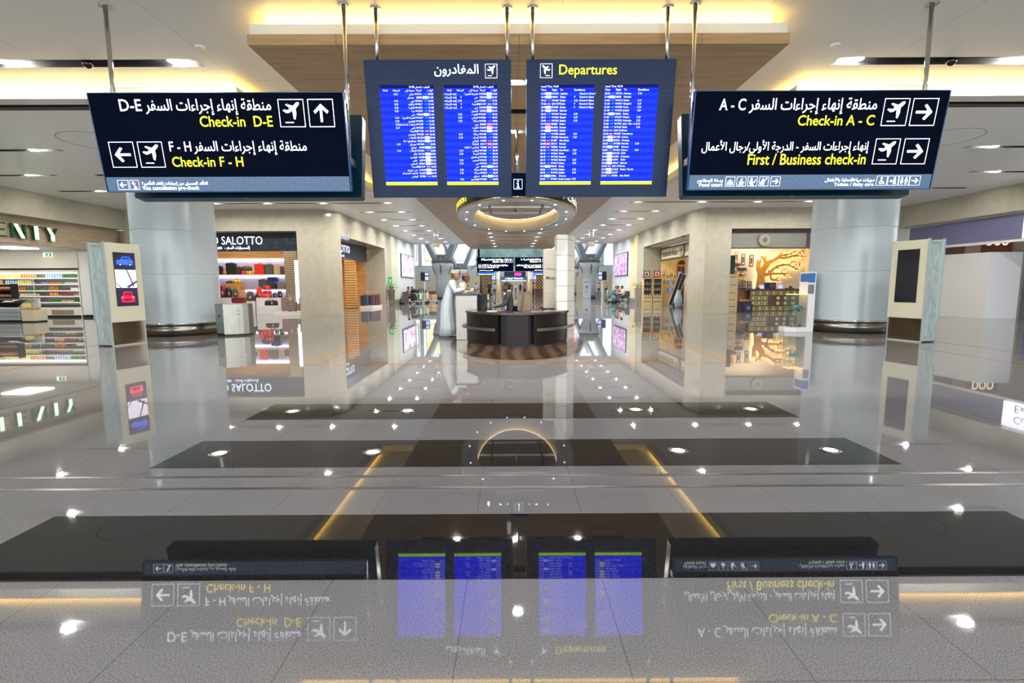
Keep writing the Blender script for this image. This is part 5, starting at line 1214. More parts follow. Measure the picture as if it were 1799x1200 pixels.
m = MB(Matrix.Translation((-14.2, -28.4, -1.2))); tree(m, 28.39, 28.41, -.012); obj('backlight', m, mat('warm_backlight', (255, 240, 190), .5, emit=(255, 228, 160), es=3.2), t, fix=False)
m = MB()
for x, z in ((-1.0, .2), (-.7, 1.0), (.5, 1.3), (1.0, 1.9)): m.cyl((x, -.1, z), .015, .2, 8, axis='y')
obj('standoff', m, M_GREYMET, t)
# sales counter with inlaid front
t = root('sales_counter', 'dark sales counter with pale gold inlaid squares and discs', 'counter', (14.0, 26.8, 0))
m = MB(); m.box(-1.25, 1.75, -.42, .4, 0, 1.10); obj('carcass', m, M_DKW, t)
m = MB(); m.box(-2.0, -1.25, -.1, .4, 0, 1.10); obj('wood_wing', m, mat('amber_wood', (150, 92, 36), .35), t)
m = MB(); m.box(-2.05, 1.85, -.48, .45, 1.10, 1.17); obj('top', m, M_DKW, t, bevel=.01)
def inlay(name, m): obj(name, m, M_GOLD, t)
def frame_sq(m, x, z, w=.30, h=.20):
    for a in ((x-w/2, x+w/2, z+h/2-.025, z+h/2), (x-w/2, x+w/2, z-h/2, z-h/2+.025), (x-w/2, x-w/2+.025, z-h/2, z+h/2), (x+w/2-.025, x+w/2, z-h/2, z+h/2)): m.box(a[0], a[1], -.432, -.42, a[2], a[3])
    m.cyl((x, -.434, z), .065, .014, 16, axis='y')
for z in (.96, .14):
    for i in range(8):
        m = MB(); frame_sq(m, -1.06+.365*i, z); inlay('inlay_square', m)
for z in (.69, .42):
    for i in range(3): m = MB(); frame_sq(m, -1.06+.31*i, z); inlay('inlay_square', m)
    for i in range(3): m = MB(); m.cyl((.26+.40*i, -.434, z), .085, .014, 20, axis='y'); inlay('inlay_disc', m)
    m = MB(); frame_sq(m, 1.5, z, .26); inlay('inlay_square', m)
def photo_frame(label, x, y, z, w, h, mt, pic, rz=0., lean=12, name='framed_portrait', cat='picture frame'):
    t = root(name, label, cat, (x, y, z), rz); X = Matrix.Rotation(rad(-lean), 4, 'X')
    m = MB(X); b = min(w, h)*.14
    for a in ((-w/2, w/2, 0, b), (-w/2, w/2, h-b, h), (-w/2, -w/2+b, b, h-b), (w/2-b, w/2, b, h-b)): m.box(a[0], a[1], -.02, .012, a[2], a[3])
    obj('frame', m, mt, t)
    m = MB(X); m.box(-w/2+b, w/2-b, -.004, .008, b, h-b); p = obj('mount', m, mat('picture_mount', (206, 196, 176), .6), t)
    m = MB(X); m.box(-w*.18, w*.18, -.008, -.004, h*.24, h*.58); m.ball((0, -.006, h*.64), h*.09, 10, 6, (1, .1, 1)); obj('portrait', m, pic, p)
    if lean: m = MB(); m.box(-.02, .02, .0, .005+h*.35, 0, .012); m.box(-.02, .02, h*.2, h*.2+.012, 0, h*.5); obj('easel_back', m, M_DKW, t)
    return t
PIC = [mat('portrait_dark', (60, 52, 50), .5), mat('portrait_blue', (110, 130, 160), .5), mat('portrait_red', (160, 84, 66), .5)]
photo_frame('small dark picture frame at the left end of the sales counter', 12.36, 26.75, 1.171, .2, .36, BK, PIC[0]); photo_frame('small black picture frame with a bluish portrait on the sales counter', 12.62, 26.8, 1.171, .2, .4, BK, PIC[1]); photo_frame('black picture frame nearest the tree trunk on the sales counter', 12.92, 26.8, 1.171, .24, .42, BK, PIC[2])
def tablet(label, x, w):
    t = root('tablet_display', label, 'display', (x, 26.75, 1.171)); X = Matrix.Rotation(rad(-14), 4, 'X')
    m = MB(X); m.rbox(-w/2, w/2, -.012, .012, 0, .23, .02, 3); obj('body', m, mat('white_plastic', (226, 226, 230), .4), t); m = MB(X); m.box(-w/2+.02, w/2-.02, -.015, -.012, .025, .205); obj('lit_screen', m, mat('pale_lit_screen', (200, 206, 240), .3, emit=(190, 196, 236), es=.7), t)
    m = MB(); m.box(-.05, .05, .0, .12, 0, .01); m.box(-.05, .05, .09, .1, 0, .16); obj('foot', m, mat('white_plastic'), t)
tablet('small pale screen left of the navy box on the sales counter', 13.55, .28); tablet('small pale screen right of the navy box on the sales counter', 14.55, .28)
t = root('gift_box', 'navy presentation box with a gold pattern on the sales counter', 'gift box', (14.02, 26.8, 1.171)); m = MB(); m.box(-.25, .25, -.12, .12, 0, .34); obj('box', m, mat('navy_card', (34, 44, 120), .5), t, bevel=.008); m = MB(); m.box(-.10, .20, -.126, -.12, .06, .27); obj('gold_panel', m, mat('dull_gold_print', (110, 96, 70), .5), t)
for i, (x, w) in enumerate(((12.42, .3), (13.2, .16))):
    m = MB(); m.box(-w/2, w/2, -.1, .1, 0, .07); tag(obj('small_box', m, BK if i == 0 else M_DKW, off=(x, 26.5, 1.171), bevel=.006), ('flat black box in front of the frames on the sales counter', 'low brown tray beside the tree trunk on the sales counter')[i], 'box')
t = root('card_terminal', 'dark trinket stand at the right end of the sales counter', 'trinket', (15.05, 26.75, 1.171)); m = MB(); m.box(-.2, .2, -.08, .08, 0, .05); obj('base', m, M_DKW, t); m = MB(); m.ball((.05, 0, .10), .07, 12, 8, (1.4, .7, .8)); obj('figure', m, mat('antique_brass', (110, 92, 60), .4, .7), t)
for i, (x, z, w, h, pc) in enumerate(((12.89, 2.66, .18, .62, PIC[2]), (13.28, 2.52, .2, .62, PIC[0]), (13.76, 2.44, .23, .64, PIC[0]))): photo_frame(f'narrow framed portrait on the handicraft shop wall, {ORD[i]} from the left', x, 28.485, z, w, h, BK if i else M_GOLDW, pc, 0, 0)
for i, (x, z) in enumerate(((12.85, 2.45), (13.22, 2.2))):
    t = root('wall_shelf', ('higher', 'lower')[i]+' little brown wall shelf with straw crafts left of the tree', 'shelf', (x, 28.5, z)); m = MB(); m.box(-.2, .2, -.2, 0, 0, .16); obj('box_shelf', m, M_DKW, t)
for i, (x, y, z, r) in enumerate(((12.75, 28.3, 2.22, .13), (12.95, 28.3, 2.0, .12), (13.25, 28.3, 1.96, .13), (12.8, 28.25, 1.74, .14), (13.08, 28.25, 1.68, .13), (13.36, 28.25, 1.62, .12))):
    m = MB(); m.lathe([(.02, -.5*r), (r, -.3*r), (r*1.1, .2*r), (r*.6, .8*r), (.01, .85*r)], n=16)
    t = tag(obj('straw_basket', m, noise_mat('woven_straw', [(.35, (190, 140, 76)), (.65, (232, 200, 140))], 30., .8), off=(x, 28.34, z)), f'round straw basket hung on the handicraft shop wall, {ORD[i]} from the top', 'basket')
# pale drawer tower and green box seen past the pier
t = root('drawer_tower', 'beige drawer tower beside the right marble pier', 'cabinet', (11.33, 25.9, 0))
m = MB(); m.box(-.40, .40, -.3, .3, 0, 1.96); obj('carcass', m, M_BEIGEC, t)
for z in (.06, .40, .75, 1.16, 1.57):
    m = MB(); m.box(-.37, .37, -.315, -.3, z, z+.30); d = obj('drawer', m, M_BEIGEC, t, bevel=.004); m = MB(); m.box(-.3, .3, -.319, -.315, z+.22, z+.25); obj('inlay_strip', m, mat('purple_inlay', (70, 50, 66), .5), d)
m = MB(); m.box(-.16, .16, -.2, .2, 0, .95); tag(obj('storage_box', m, mat('bottle_green', (16, 76, 66), .5), off=(11.42, 25.9, 1.961), bevel=.01), 'tall dark green box on top of the beige drawer tower', 'box')
t = root('gift_chest', 'navy chest with a round emblem on the floor by the drawer tower', 'chest', (12.30, 25.75, 0)); m = MB(); m.box(-.24, .24, -.2, .2, 0, .42); obj('box', m, mat('indigo_card', (34, 34, 60), .5), t, bevel=.01)
m = MB(); m.cyl((0, -.206, .21), .10, .006, 20, axis='y'); obj('emblem', m, mat('grey_emblem', (120, 120, 140), .5), t)
t = root('crate', 'dark crate of pale parcels behind the navy chest', 'crate', (12.42, 26.25, 0)); m = MB(); m.box(-.28, .28, -.18, .18, 0, .52); obj('box', m, M_BLACK, t)
for i, x in enumerate((-.16, .0, .16)): m = MB(); m.ball((x, 0, .55), .09, 10, 6); obj('parcel', m, mat('straw_parcel', (186, 150, 100), .7), t)
# fascia signs with the compass rose
M_STONEW = noise_mat('striated_grey_board', [(.3, (118, 120, 112)), (.7, (150, 150, 140))], 3., .6, stretch=(.4, 1, 18)); M_ROSE = mat('rose_navy', (22, 26, 40), .5)
def rose(t, F, r):
    m = MB(F); m.cyl((0, -.09, 0), r, .08, 36, axis='y'); d = obj('round_badge', m, mat('badge_khaki', (132, 122, 92), .5), t); m = MB(F); m.cyl((0, -.096, 0), r*.84, .006, 36, axis='y'); obj('badge_face', m, mat('badge_face_grey', (158, 156, 142), .5), d)
    m = MB(F)
    for i in range(8):
        a = PI/4*i; L = r*(.62 if i % 2 == 0 else .5); c, s = math.cos(a), math.sin(a); m.add([(c*L, -.1, s*L), (-s*r*.1, -.1, c*r*.1), (s*r*.1, -.1, -c*r*.1)], [(0, 1, 2)])
    obj('compass_star', m, M_ROSE, d, fix=False)
    m = MB(F); m.add([(r*.12*math.cos(2*PI*i/12), -.102, r*.12*math.sin(2*PI*i/12)) for i in range(12)], [tuple(range(12))]); obj('star_centre', m, mat('badge_face_grey'), d, fix=False)
t = root('shop_sign', 'grey shop sign with a compass star over the handicraft window', 'sign', (12.6, 24.45, 3.16)); m = MB(); m.box(-1.92, 1.86, 0, .1, .05, .76); obj('board', m, M_STONEW, t)
m = MB(); m.box(-1.95, 1.95, -.06, .1, .76, .93); m.box(-1.95, 1.95, -.06, .1, 0, .05); m.box(1.86, 1.95, -.06, .1, .05, .76); obj('brown_frame', m, M_DKW, t)
rose(t, Matrix.Translation((-.22, 0, .41)), .325)
t = root('shop_sign', 'cream shop sign with a compass star over the handicraft side entrance', 'sign', (10.28, 30.0, 3.0)); Xr = Matrix.Rotation(rad(-90), 4, 'Z')
m = MB(); m.box(0, .1, -4.2, 4.2, .0, .86); obj('brown_frame', m, M_DKW, t); m = MB(); m.box(-.03, 0, -4.1, 3.9, .1, .76); obj('board', m, mat('cream_sign_board', (196, 188, 158), .5), t)
m = MB(); m.merge(text('Handicrafts House', .4, 'LEFT', .006, width=3.0, height=.42), Matrix.Translation((-.04, 3.7, .26))@Xr); obj('lettering', m, M_ROSE, t, fix=False)
m = MB(); m.merge(text(ar('بيت الحرف'), .4, 'LEFT', .004, width=1.7, height=.42), Matrix.Translation((-.04, -1.3, .26))@Xr); obj('lettering', m, M_ROSE, t, fix=False)
rose(t, Matrix.Translation((-.03, -.3, .43))@Xr, .36)
# glazed cabinet in the recess, with frames on top
t = root('display_cabinet', 'double oak display cabinet with dark glazed shelves against the marble jamb', 'cabinet', (9.66, 33.95, 0)); W2 = .64
for q in (-1, 1):
    cx = q*.335
    m = MB(); m.box(cx-.31, cx+.31, -.05, .3, .0, 1.88); m.box(cx-.31, cx-.27, -.3, -.05, .64, 1.88); m.box(cx+.27, cx+.31, -.3, -.05, .64, 1.88); m.box(cx-.31, cx+.31, -.3, -.05, 1.83, 1.88); m.box(cx-.31, cx+.31, -.3, -.05, 0, .64); obj('carcass', m, M_BEIGEC, t)
    m = MB(); m.box(cx-.27, cx+.27, -.058, -.05, .66, 1.82); obj('dark_lining', m, mat('cabinet_lining', (70, 74, 74), .5), t)
    for z in (1.06, 1.45): m = MB(); m.box(cx-.27, cx+.27, -.28, -.06, z-.015, z); obj('shelf', m, M_BEIGEC, t)
    for z in (.08, .36):
        m = MB(); m.box(cx-.29, cx+.29, -.312, -.3, z, z+.24); d = obj('drawer', m, M_BEIGEC, t); m = MB(); m.box(cx-.26, cx+.26, -.316, -.312, z+.17, z+.21); obj('inlay_strip', m, mat('purple_inlay'), d)
for q, cl in ((-1, 'left'), (1, 'right')):
    for z, lv, cc in ((.641, 'bottom', (226, 222, 212)), (1.061, 'middle', (150, 150, 130)), (1.451, 'top', (120, 116, 106))):
        for i in range(3):
            m = MB(); m.lathe([(.025, 0), (.045, .03), (.05, .08), (.02, .12), (.03, .14)], n=12); tag(obj('small_vase', m, mat('ceramic_'+lv, cc, .3), off=(9.66+q*.335-.16+.16*i, 33.8, z)), f'little ceramic piece on the {lv} shelf of the {cl} half of the oak cabinet', 'ornament', f'ceramics on the {lv} shelf, {cl} half')
photo_frame('dark picture frame on an orange cloth on top of the oak cabinet', 9.32, 33.95, 1.925, .40, .46, M_DKW, PIC[0]); photo_frame('dark red picture frame on a red cloth on top of the oak cabinet', 10.02, 33.95, 1.925, .42, .46, tint('ox_red', (110, 20, 26)), PIC[2])
for x, c, n in ((9.33, (196, 92, 40), 'orange'), (10.0, (206, 30, 60), 'red')): m = MB(); m.box(-.29, .29, -.2, .2, 0, .04); tag(obj('folded_cloth', m, cloth(n+'_fold', c), off=(x, 33.95, 1.881), bevel=.01), f'folded {n} cloth under a picture frame on the oak cabinet', 'cloth')
# wall lettering, arched door, leaning board, vase, pot, leaflet rack
t = root('wall_lettering', 'large Arabic lettering on the pale gold boards of the side entrance', 'lettering', (11.0, 34.14, 1.5)); m = MB(); m.merge(text(ar('حرفية'), .5, 'CENTER', .004, width=1.25, height=.5), Matrix.Translation((.05, -.01, .42))); obj('arabic_letters', m, mat('olive_letters', (110, 92, 50), .5), t, fix=False)
m = MB(); m.merge(text('Handicrafts', .4, 'CENTER', .004, width=1.4, height=.3), Matrix.Translation((.1, -.01, .0))); obj('latin_letters', m, mat('olive_letters'), t, fix=False)
t = root('arched_door', 'brown arched door with a fan light in the handicraft shop', 'door', (11.68, 34.1, 0)); ap = [(-.32, 0), (.32, 0), (.32, 2.75)]+[(.32*math.cos(PI*i/10), 2.75+.36*math.sin(PI*i/10)) for i in range(1, 10)]+[(-.32, 2.75)]
m = MB(); m.prism(ap, -.06, .04, 'xz'); obj('frame', m, M_GOLDW, t); m = MB(); m.box(-.27, -.02, -.08, -.06, .1, 2.65); obj('leaf', m, M_DKW, t); m = MB(); m.box(.02, .27, -.08, -.06, .1, 2.65); obj('leaf', m, M_DKW, t)
m = MB(); m.prism([(.26*math.cos(PI*i/10), 2.78+.28*math.sin(PI*i/10)) for i in range(11)], -.075, -.06, 'xz'); obj('fan_light', m, mat('fan_dark', (60, 46, 34), .4), t); m = MB(); m.box(-.22, .0, -.086, -.08, 2.0, 2.3); obj('lilac_notice', m, mat('lilac_notice', (150, 120, 210), .4, emit=(150, 120, 220), es=.6), t)
t = root('leaning_board', 'tall black display board leaning diagonally in the side entrance', 'display board', (10.55, 32.4, 0)); X = Matrix.Rotation(rad(20), 4, 'Y')@Matrix.Rotation(rad(-6), 4, 'X')
m = MB(X); m.box(-.22, .22, 0, .03, .08, 2.25); obj('panel', m, M_BLACK, t); m = MB(X)
for a in ((-.25, -.22), (.22, .25), (-.02, .0)): m.box(a[0], a[1], -.012, .035, .08, 2.27)
m.box(-.25, .25, -.01, .035, 2.25, 2.28); obj('silver_frame', m, M_ALU, t); m = MB(X); m.box(.02, .18, -.004, 0, .3, 1.2); obj('white_print', m, mat('grey_print', (120, 122, 124), .5), t)
t = root('floor_vase', 'big grey-blue floor vase in the side entrance', 'vase', (10.30, 30.4, 0)); m = MB(); m.lathe([(.10, 0), (.20, .12), (.245, .38), (.23, .62), (.14, .86), (.085, 1.0), (.10, 1.08), (.075, 1.08), (.06, .98)], n=28); obj('body', m, mat('grey_blue_glaze', (150, 166, 184), .25), t)
t = root('leaflet_rack', 'two-tier rack of bluish leaflets in the side entrance', 'leaflet rack', (10.82, 33.6, 0)); m = MB(); m.cyl((0, 0, .02), .012, 1.75, 10); m.cyl((0, 0, 0), .2, .02, 20); obj('stand', m, M_ALU, t)
for z in (.85, 1.38):
    m = MB(); m.box(-.3, .3, -.06, .02, z, z+.03); m.box(-.3, .3, .0, .02, z, z+.3); obj('tray', m, M_GOLDW, t)
    for i in range(3): m = MB(); m.box(-.28+.19*i, -.11+.19*i, -.04, -.02, z+.03, z+.33); obj('leaflet', m, PIC[1] if i != 1 else mat('leaflet_sky', (140, 170, 206), .5), t)
t = root('painted_pot', 'white painted pot with a green plant under the leaflet rack', 'plant', (10.85, 33.1, 0)); m = MB(); m.lathe([(.14, 0), (.22, .15), (.2, .42), (.13, .6), (.16, .66), (.11, .66)], n=20); obj('pot', m, noise_mat('painted_glaze', [(.45, (214, 216, 222)), (.6, (80, 100, 170))], 7., .3), t)
m = MB()
for i in range(16): a = i*2.4; leaf(m, (.05*math.cos(a), .05*math.sin(a), .62), (math.cos(a), math.sin(a), 1.1), .34, .05)
obj('foliage', m, M_LEAF, t, fix=False)
# free-standing glass showcase by the right round column
t = root('glass_showcase', 'white and glass showcase with a small blue animal figure by the right column', 'display case', (8.78, 15.05, 0))
m = MB(); m.prism([(-.42, -.05), (-.20, -.25), (.33, -.25), (.33, .3), (-.42, .3)], 0, .14); obj('base', m, mat('white_plastic'), t, bevel=.006)
m = MB(); m.box(.13, .33, -.25, .25, .14, 1.80); obj('post', m, mat('white_plastic'), t); m = MB(); m.box(.126, .131, -.2, .2, 1.5, 1.75); obj('blue_notice', m, mat('blue_notice', (60, 110, 180), .4), t)
m = MB(); m.box(.10, .30, -.256, -.25, 1.48, 1.76); obj('blue_poster', m, mat('blue_notice'), t); m = MB(); m.box(.10, .28, -.256, -.25, 1.15, 1.42); obj('grey_notice', m, mat('grey_print'), t)
m = MB()
for a in ((-.30, .13, -.2, -.194), (-.30, .13, .2, .206)): m.box(*a, .14, 1.12)
m.box(-.306, -.30, -.2, .2, .14, 1.12); obj('glass', m, M_GLASS, t); m = MB(); m.box(-.306, .13, -.2, .2, 1.12, 1.135); obj('lit_top_edge', m, mat('warm_edge_light', (255, 220, 140), .4, emit=(255, 206, 120), es=1.6), t)
m = MB(); m.box(-.26, .1, -.16, .16, .60, .61); obj('glass_shelf', m, M_GLASS, t)
t = root('animal_figure', 'small blue animal figure on the shelf of the glass showcase', 'figurine', (-.08+8.78, 15.05, .612)); m = MB(); m.ball((0, 0, .12), .09, 14, 8, (1.5, .7, .8)); m.ball((.14, 0, .14), .05, 10, 6); obj('body', m, mat('teal_glaze', (90, 170, 186), .3), t)
for sx in (-1, 1):
    for sy in (-1, 1): m = MB(); m.cyl((sx*.09, sy*.035, 0), .018, .1, 8); obj('leg', m, mat('teal_glaze'), t)
for i, x in enumerate((-.22, -.08, .04)): m = MB(); m.lathe([(.03, 0), (.045, .04), (.02, .08)], n=12); tag(obj('small_bowl', m, mat('straw_parcel'), off=(8.78+x, 15.0, .141)), f'tiny straw bowl at the bottom of the glass showcase, {ORD[i]} from the left', 'ornament', 'bowls in the showcase')
# blue sign between the column and the handicraft shop, dark shop beyond
t = root('shop_sign', 'blue sign starting with the letters Pr beside the handicraft window', 'sign', (15.7, 24.4, 3.14)); m = MB(); m.box(-1.1, 1.6, 0, .1, 0, .96); obj('board', m, mat('royal_blue_board', (36, 62, 140), .35, emit=(36, 62, 140), es=.3), t)
m = MB(); m.merge(text('Premium', .4, 'LEFT', .004, width=1.5, height=.36), Matrix.Translation((-1.05, -.02, .38))); obj('lettering', m, mat('lit_cool_letters'), t, fix=False)
m = MB(); m.box(16.9, 18.9, 26.5, 26.6, 0, 4.1); struct('wall_dark_shop', m, mat('blue_grey_wall', (96, 104, 124), .5))
# ================================================================== SUPERMARKET (far left)
m = MB(); m.box(-34, -19.2, 24.6, 24.8, 0, 3.3); m.box(-34.2, -34, 8, 24.8, 0, 3.3); m.box(-34, -19.0, 8.8, 9.0, 0, 3.3); struct('wall_market', m, mat('market_white', (222, 220, 212), .4))
m = MB(); m.box(-34, -19.0, 9, 24.6, 3.14, 3.3); struct('ceiling_market', m, mat('market_white'))
m = MB(); m.box(-20.3, -19.3, 23.55, 24.6, .12, 3.12); struct('trim_22', m, mat('market_pillar_white', (224, 226, 224), .3)); m = MB(); m.box(-20.3, -19.3, 23.55, 24.6, 0, .12); struct('baseboard_market', m, M_BLACK)
m = MB(); m.box(-30, -20.3, 23.5, 23.7, 2.32, 3.14); struct('trim_23', m, mat('market_bulkhead', (224, 218, 204), .3))
ML = mat('market_lamp_panel', (255, 255, 255), .5, emit=(255, 248, 236), es=10.)
for i, (x, y) in enumerate(((-21.4, 21.6), (-24.2, 21.6), (-21.4, 17.6), (-24.2, 17.6), (-21.4, 13.6))):
    ceil_light(f'square white light panel in the supermarket ceiling, {ORD[i]} from the wall fridge', x, y, 3.135, 1.2, 1.2, ML)
t = root('track_spot', 'little black track spot hanging from the supermarket ceiling', 'ceiling light', (-22.3, 19.6, 2.6)); m = MB(); m.cyl((0, 0, .2), .02, .33, 8); obj('stem', m, M_BLACK, t); m = MB(); m.cyl((0, 0, 0), .06, .2, 12); obj('head', m, M_BLACK, t)
t = root('exit_sign', 'green running-man exit sign on the supermarket bulkhead', 'exit sign', (-21.62, 23.46, 2.84)); m = MB(); m.box(-.2, .2, 0, .04, 0, .19); obj('housing', m, mat('exit_white', (236, 240, 236), .4, emit=(230, 240, 232), es=1.), t)
m = MB(); m.quad((-.08, -.003, .01), (.19, -.003, .01), (.19, -.003, .18), (-.08, -.003, .18)); p = obj('green_field', m, mat('exit_green', (10, 120, 80), .4, emit=(0, 130, 80), es=1.), t, fix=False)
m = MB(); m.add([(x*.16-.02, -.006, z*.15+.02) for x, z in ((.4, .9), (.55, .9), (.6, .6), (.9, .55), (.62, .4), (.9, .1), (.75, .05), (.5, .3), (.2, .05), (.1, .15), (.36, .42), (.1, .6), (.3, .7))], [tuple(range(13))]); obj('running_man', m, mat('exit_white'), p, fix=False)
t = root('wall_fridge', 'long white open wall fridge full of drinks in the supermarket', 'fridge', (-22.55, 23.6, 0)); FW = mat('fridge_white', (232, 230, 222), .3)
m = MB(); m.box(-2.2, 2.15, .85, .9, 0, 2.26); m.box(-2.2, -2.15, 0, .85, 0, 2.26); m.box(2.1, 2.15, 0, .85, 0, 2.26); m.box(-2.15, 2.1, .0, .85, 2.12, 2.26); m.box(-2.15, 2.1, 0, .85, .1, .47); obj('cabinet', m, FW, t)
m = MB(); m.box(-2.22, 2.17, -.02, .0, 2.24, 2.30); m.box(-2.2, 2.15, -.012, 0, .52, .56); m.box(-2.2, 2.15, .02, .85, 0, .1); obj('dark_trim', m, M_BLACK, t)
m = MB(); m.box(-2.1, 2.05, .03, .07, 2.07, 2.115); obj('light_tube', m, mat('fridge_tube', (255, 255, 255), .4, emit=(250, 250, 255), es=6.), t)
SZ = (1.87, 1.58, 1.28, 1.01, .72)
for z in SZ: m = MB(); m.box(-2.12, 2.08, .18, .85, z-.025, z); m.box(-2.12, 2.08, .16, .18, z-.05, z+.01); obj('shelf', m, mat('fridge_shelf', (240, 240, 240), .3), t)
m = MB(); m.box(-.01, .02, -.01, .0, .47, 2.12); obj('mullion', m, FW, t)
m = MB()
for i in range(14): m.box(.72+.075*i, .775+.075*i, -.012, 0, .13, .36)
obj('vent_grille', m, mat('vent_brown', (150, 130, 104), .5), t)
# products, every one its own thing, four shapes shared
def bottle(): m = MB(); m.lathe([(.03, 0), (.036, .01), (.036, .11), (.015, .15), (.015, .175), (.0, .176)], n=10); return m
def carton(): m = MB(); m.box(-.036, .036, -.03, .03, 0, .15); m.prism([(-.03, .15), (.03, .15), (0, .18)], -.036, .036, 'yz'); return m
def jar(): m = MB(); m.lathe([(.038, 0), (.042, .01), (.042, .07), (.034, .08), (.034, .10), (0, .101)], n=10); return m
def tub(): m = MB(); m.lathe([(.034, 0), (.046, .06), (.048, .065), (0, .066)], n=12); return m
def big(f):
    def g():
        m = f()
        for v in m.v: v.x *= 1.2; v.y *= 1.2; v.z *= 1.28
        return m
    return g
SH = dict(bottle=big(bottle), carton=big(carton), jar=big(jar), tub=big(tub)); PC = {}
def goods(kind, cn, rgb, row, x0, x1, bay, step=.115):
    key = kind+cn
    rown = ('top', 'second', 'third', 'fourth', 'lowest')[row]
    lab = f'{cn} {kind} on the {rown} shelf of the {bay} fridge bay'
    n = int((x1-x0)/step+.5); o = None
    for i in range(n):
        loc = (x0+step*(i+.5), 23.6+.27, SZ[row]+.001)
        if key not in PC: o = obj('drink_'+kind if kind in ('bottle', 'carton') else 'food_'+kind, SH[kind](), mat('goods_'+cn, rgb, .4), off=loc); PC[key] = o; tag(o, lab, kind, f'{cn} {kind}s, {rown} shelf, {bay} bay')
        else: o = PC[key].copy(); COL.objects.link(o); o.location = loc; tag(o, lab, kind, f'{cn} {kind}s, {rown} shelf, {bay} bay')
C_ = dict(yellow=(232, 220, 130), orange=(240, 170, 90), blue=(178, 204, 236), green=(64, 120, 66), lilac=(176, 164, 220), white=(236, 236, 232), red=(170, 60, 44), brown=(120, 80, 56), cream=(222, 204, 160), navy=(70, 100, 180), amber=(220, 140, 50))
Lb, Rb = 'left', 'right'
for a in (('carton', 'yellow', 0, -24.6, -23.3, Lb), ('bottle', 'orange', 0, -23.3, -22.62, Lb), ('bottle', 'blue', 0, -22.2, -21.35, Rb), ('carton', 'green', 0, -21.35, -20.55, Rb),
          ('carton', 'orange', 1, -24.6, -24.2, Lb), ('bottle', 'blue', 1, -24.15, -23.6, Lb), ('carton', 'yellow', 1, -23.55, -22.9, Lb), ('tub', 'lilac', 1, -22.9, -22.62, Lb), ('tub', 'lilac', 1, -22.45, -22.1, Rb), ('tub', 'orange', 1, -22.05, -21.5, Rb), ('tub', 'white', 1, -21.3, -20.55, Rb),
          ('bottle', 'amber', 2, -23.9, -23.25, Lb), ('jar', 'green', 2, -23.2, -22.62, Lb), ('jar', 'green', 2, -22.4, -22.15, Rb), ('bottle', 'amber', 2, -22.1, -21.6, Rb), ('tub', 'brown', 2, -21.55, -21.1, Rb), ('jar', 'white', 2, -21.05, -20.55, Rb),
          ('jar', 'red', 3, -24.1, -23.55, Lb), ('jar', 'cream', 3, -23.5, -22.62, Lb), ('bottle', 'orange', 3, -22.1, -21.6, Rb), ('jar', 'red', 3, -21.55, -21.0, Rb), ('tub', 'cream', 3, -20.95, -20.55, Rb),
          ('carton', 'navy', 4, -23.7, -22.9, Lb), ('jar', 'green', 4, -22.15, -21.6, Rb), ('tub', 'yellow', 4, -21.55, -21.0, Rb), ('bottle', 'green', 4, -20.95, -20.55, Rb)): goods(a[0], a[1], C_[a[1]], *a[2:])
t = root('chest_fridge', 'low silver chest fridge with a curved glass front', 'fridge', (-21.7, 20.95, 0)); m = MB(); m.box(-1.5, 1.42, -.5, .5, .08, .60); obj('body', m, M_ALU, t, bevel=.02); m = MB(); m.box(-1.5, 1.42, -.46, .5, 0, .08); obj('kick_plate', m, M_BLACK, t)
m = MB(); m.s = True; m.loft([[(x, -.48+.9*q, .62+.30*math.sin(PI/2*min(1, q*1.6))+d) for q in [i/8 for i in range(9)]]+[(x, -.48+.9*q, .61+.30*math.sin(PI/2*min(1, q*1.6))+d) for q in [i/8 for i in range(8, -1, -1)]] for x, d in ((-1.45, 0), (1.38, 0))]); obj('glass_front', m, M_GLASS, t)
m = MB(); m.box(-1.5, 1.42, .40, .5, .6, .96); obj('back_ledge', m, FW, t); m = MB()
for z in (.22, .40): m.box(-1.5, 1.425, -.508, -.5, z, z+.02)
obj('side_ribs', m, M_GREYMET, t)
for i, (x, cn) in enumerate(((1.2, 'yellow'), (1.0, 'green'), (.8, 'yellow'), (.6, 'white'), (.4, 'yellow'), (.2, 'green'))): m = MB(); m.box(-.08, .08, -.2, .2, 0, .16); tag(obj('food_pack', m, mat('goods_'+cn), off=(-21.7+x, 20.95, .605)), f'{cn} food pack in the silver chest fridge, {ORD[i]} from its right end', 'food pack')
t = root('bread_stand', 'cream stand heaped with loaves beside the chest fridge', 'stand', (-19.93, 20.75, 0)); m = MB(); m.box(-.26, .26, -.3, .3, .05, .5); obj('carcass', m, mat('cream_laminate', (206, 196, 168), .4), t, bevel=.008); m = MB(); m.box(-.25, .25, -.28, .28, 0, .05); obj('plinth', m, M_BLACK, t)
for i in range(7): m = MB(); m.ball((0, 0, .05), .05, 10, 6, (1.5, 1, 1)); o = tag(obj('bread_loaf', m, mat('bread_crust', (190, 132, 66), .7), off=(-19.93-.17+.17*(i % 3), 20.6+.14*(i//3), .501)), 'brown bread loaf on the cream stand', 'bread', 'loaves on the cream stand')
t = root('snack_rack', 'dark rack of brown loaves standing on the chest fridge', 'rack', (-21.55, 21.15, .961)); m = MB()
for x in (-.5, .5): m.box(x-.02, x+.02, -.15, .15, 0, .62)
m.box(-.5, .5, .13, .15, 0, .6); obj('frame', m, M_BLACK, t); m = MB(); m.box(-.48, .48, -.15, .13, .02, .04); m.box(-.48, .48, -.15, .13, .32, .34); obj('shelf', m, M_BLACK, t)
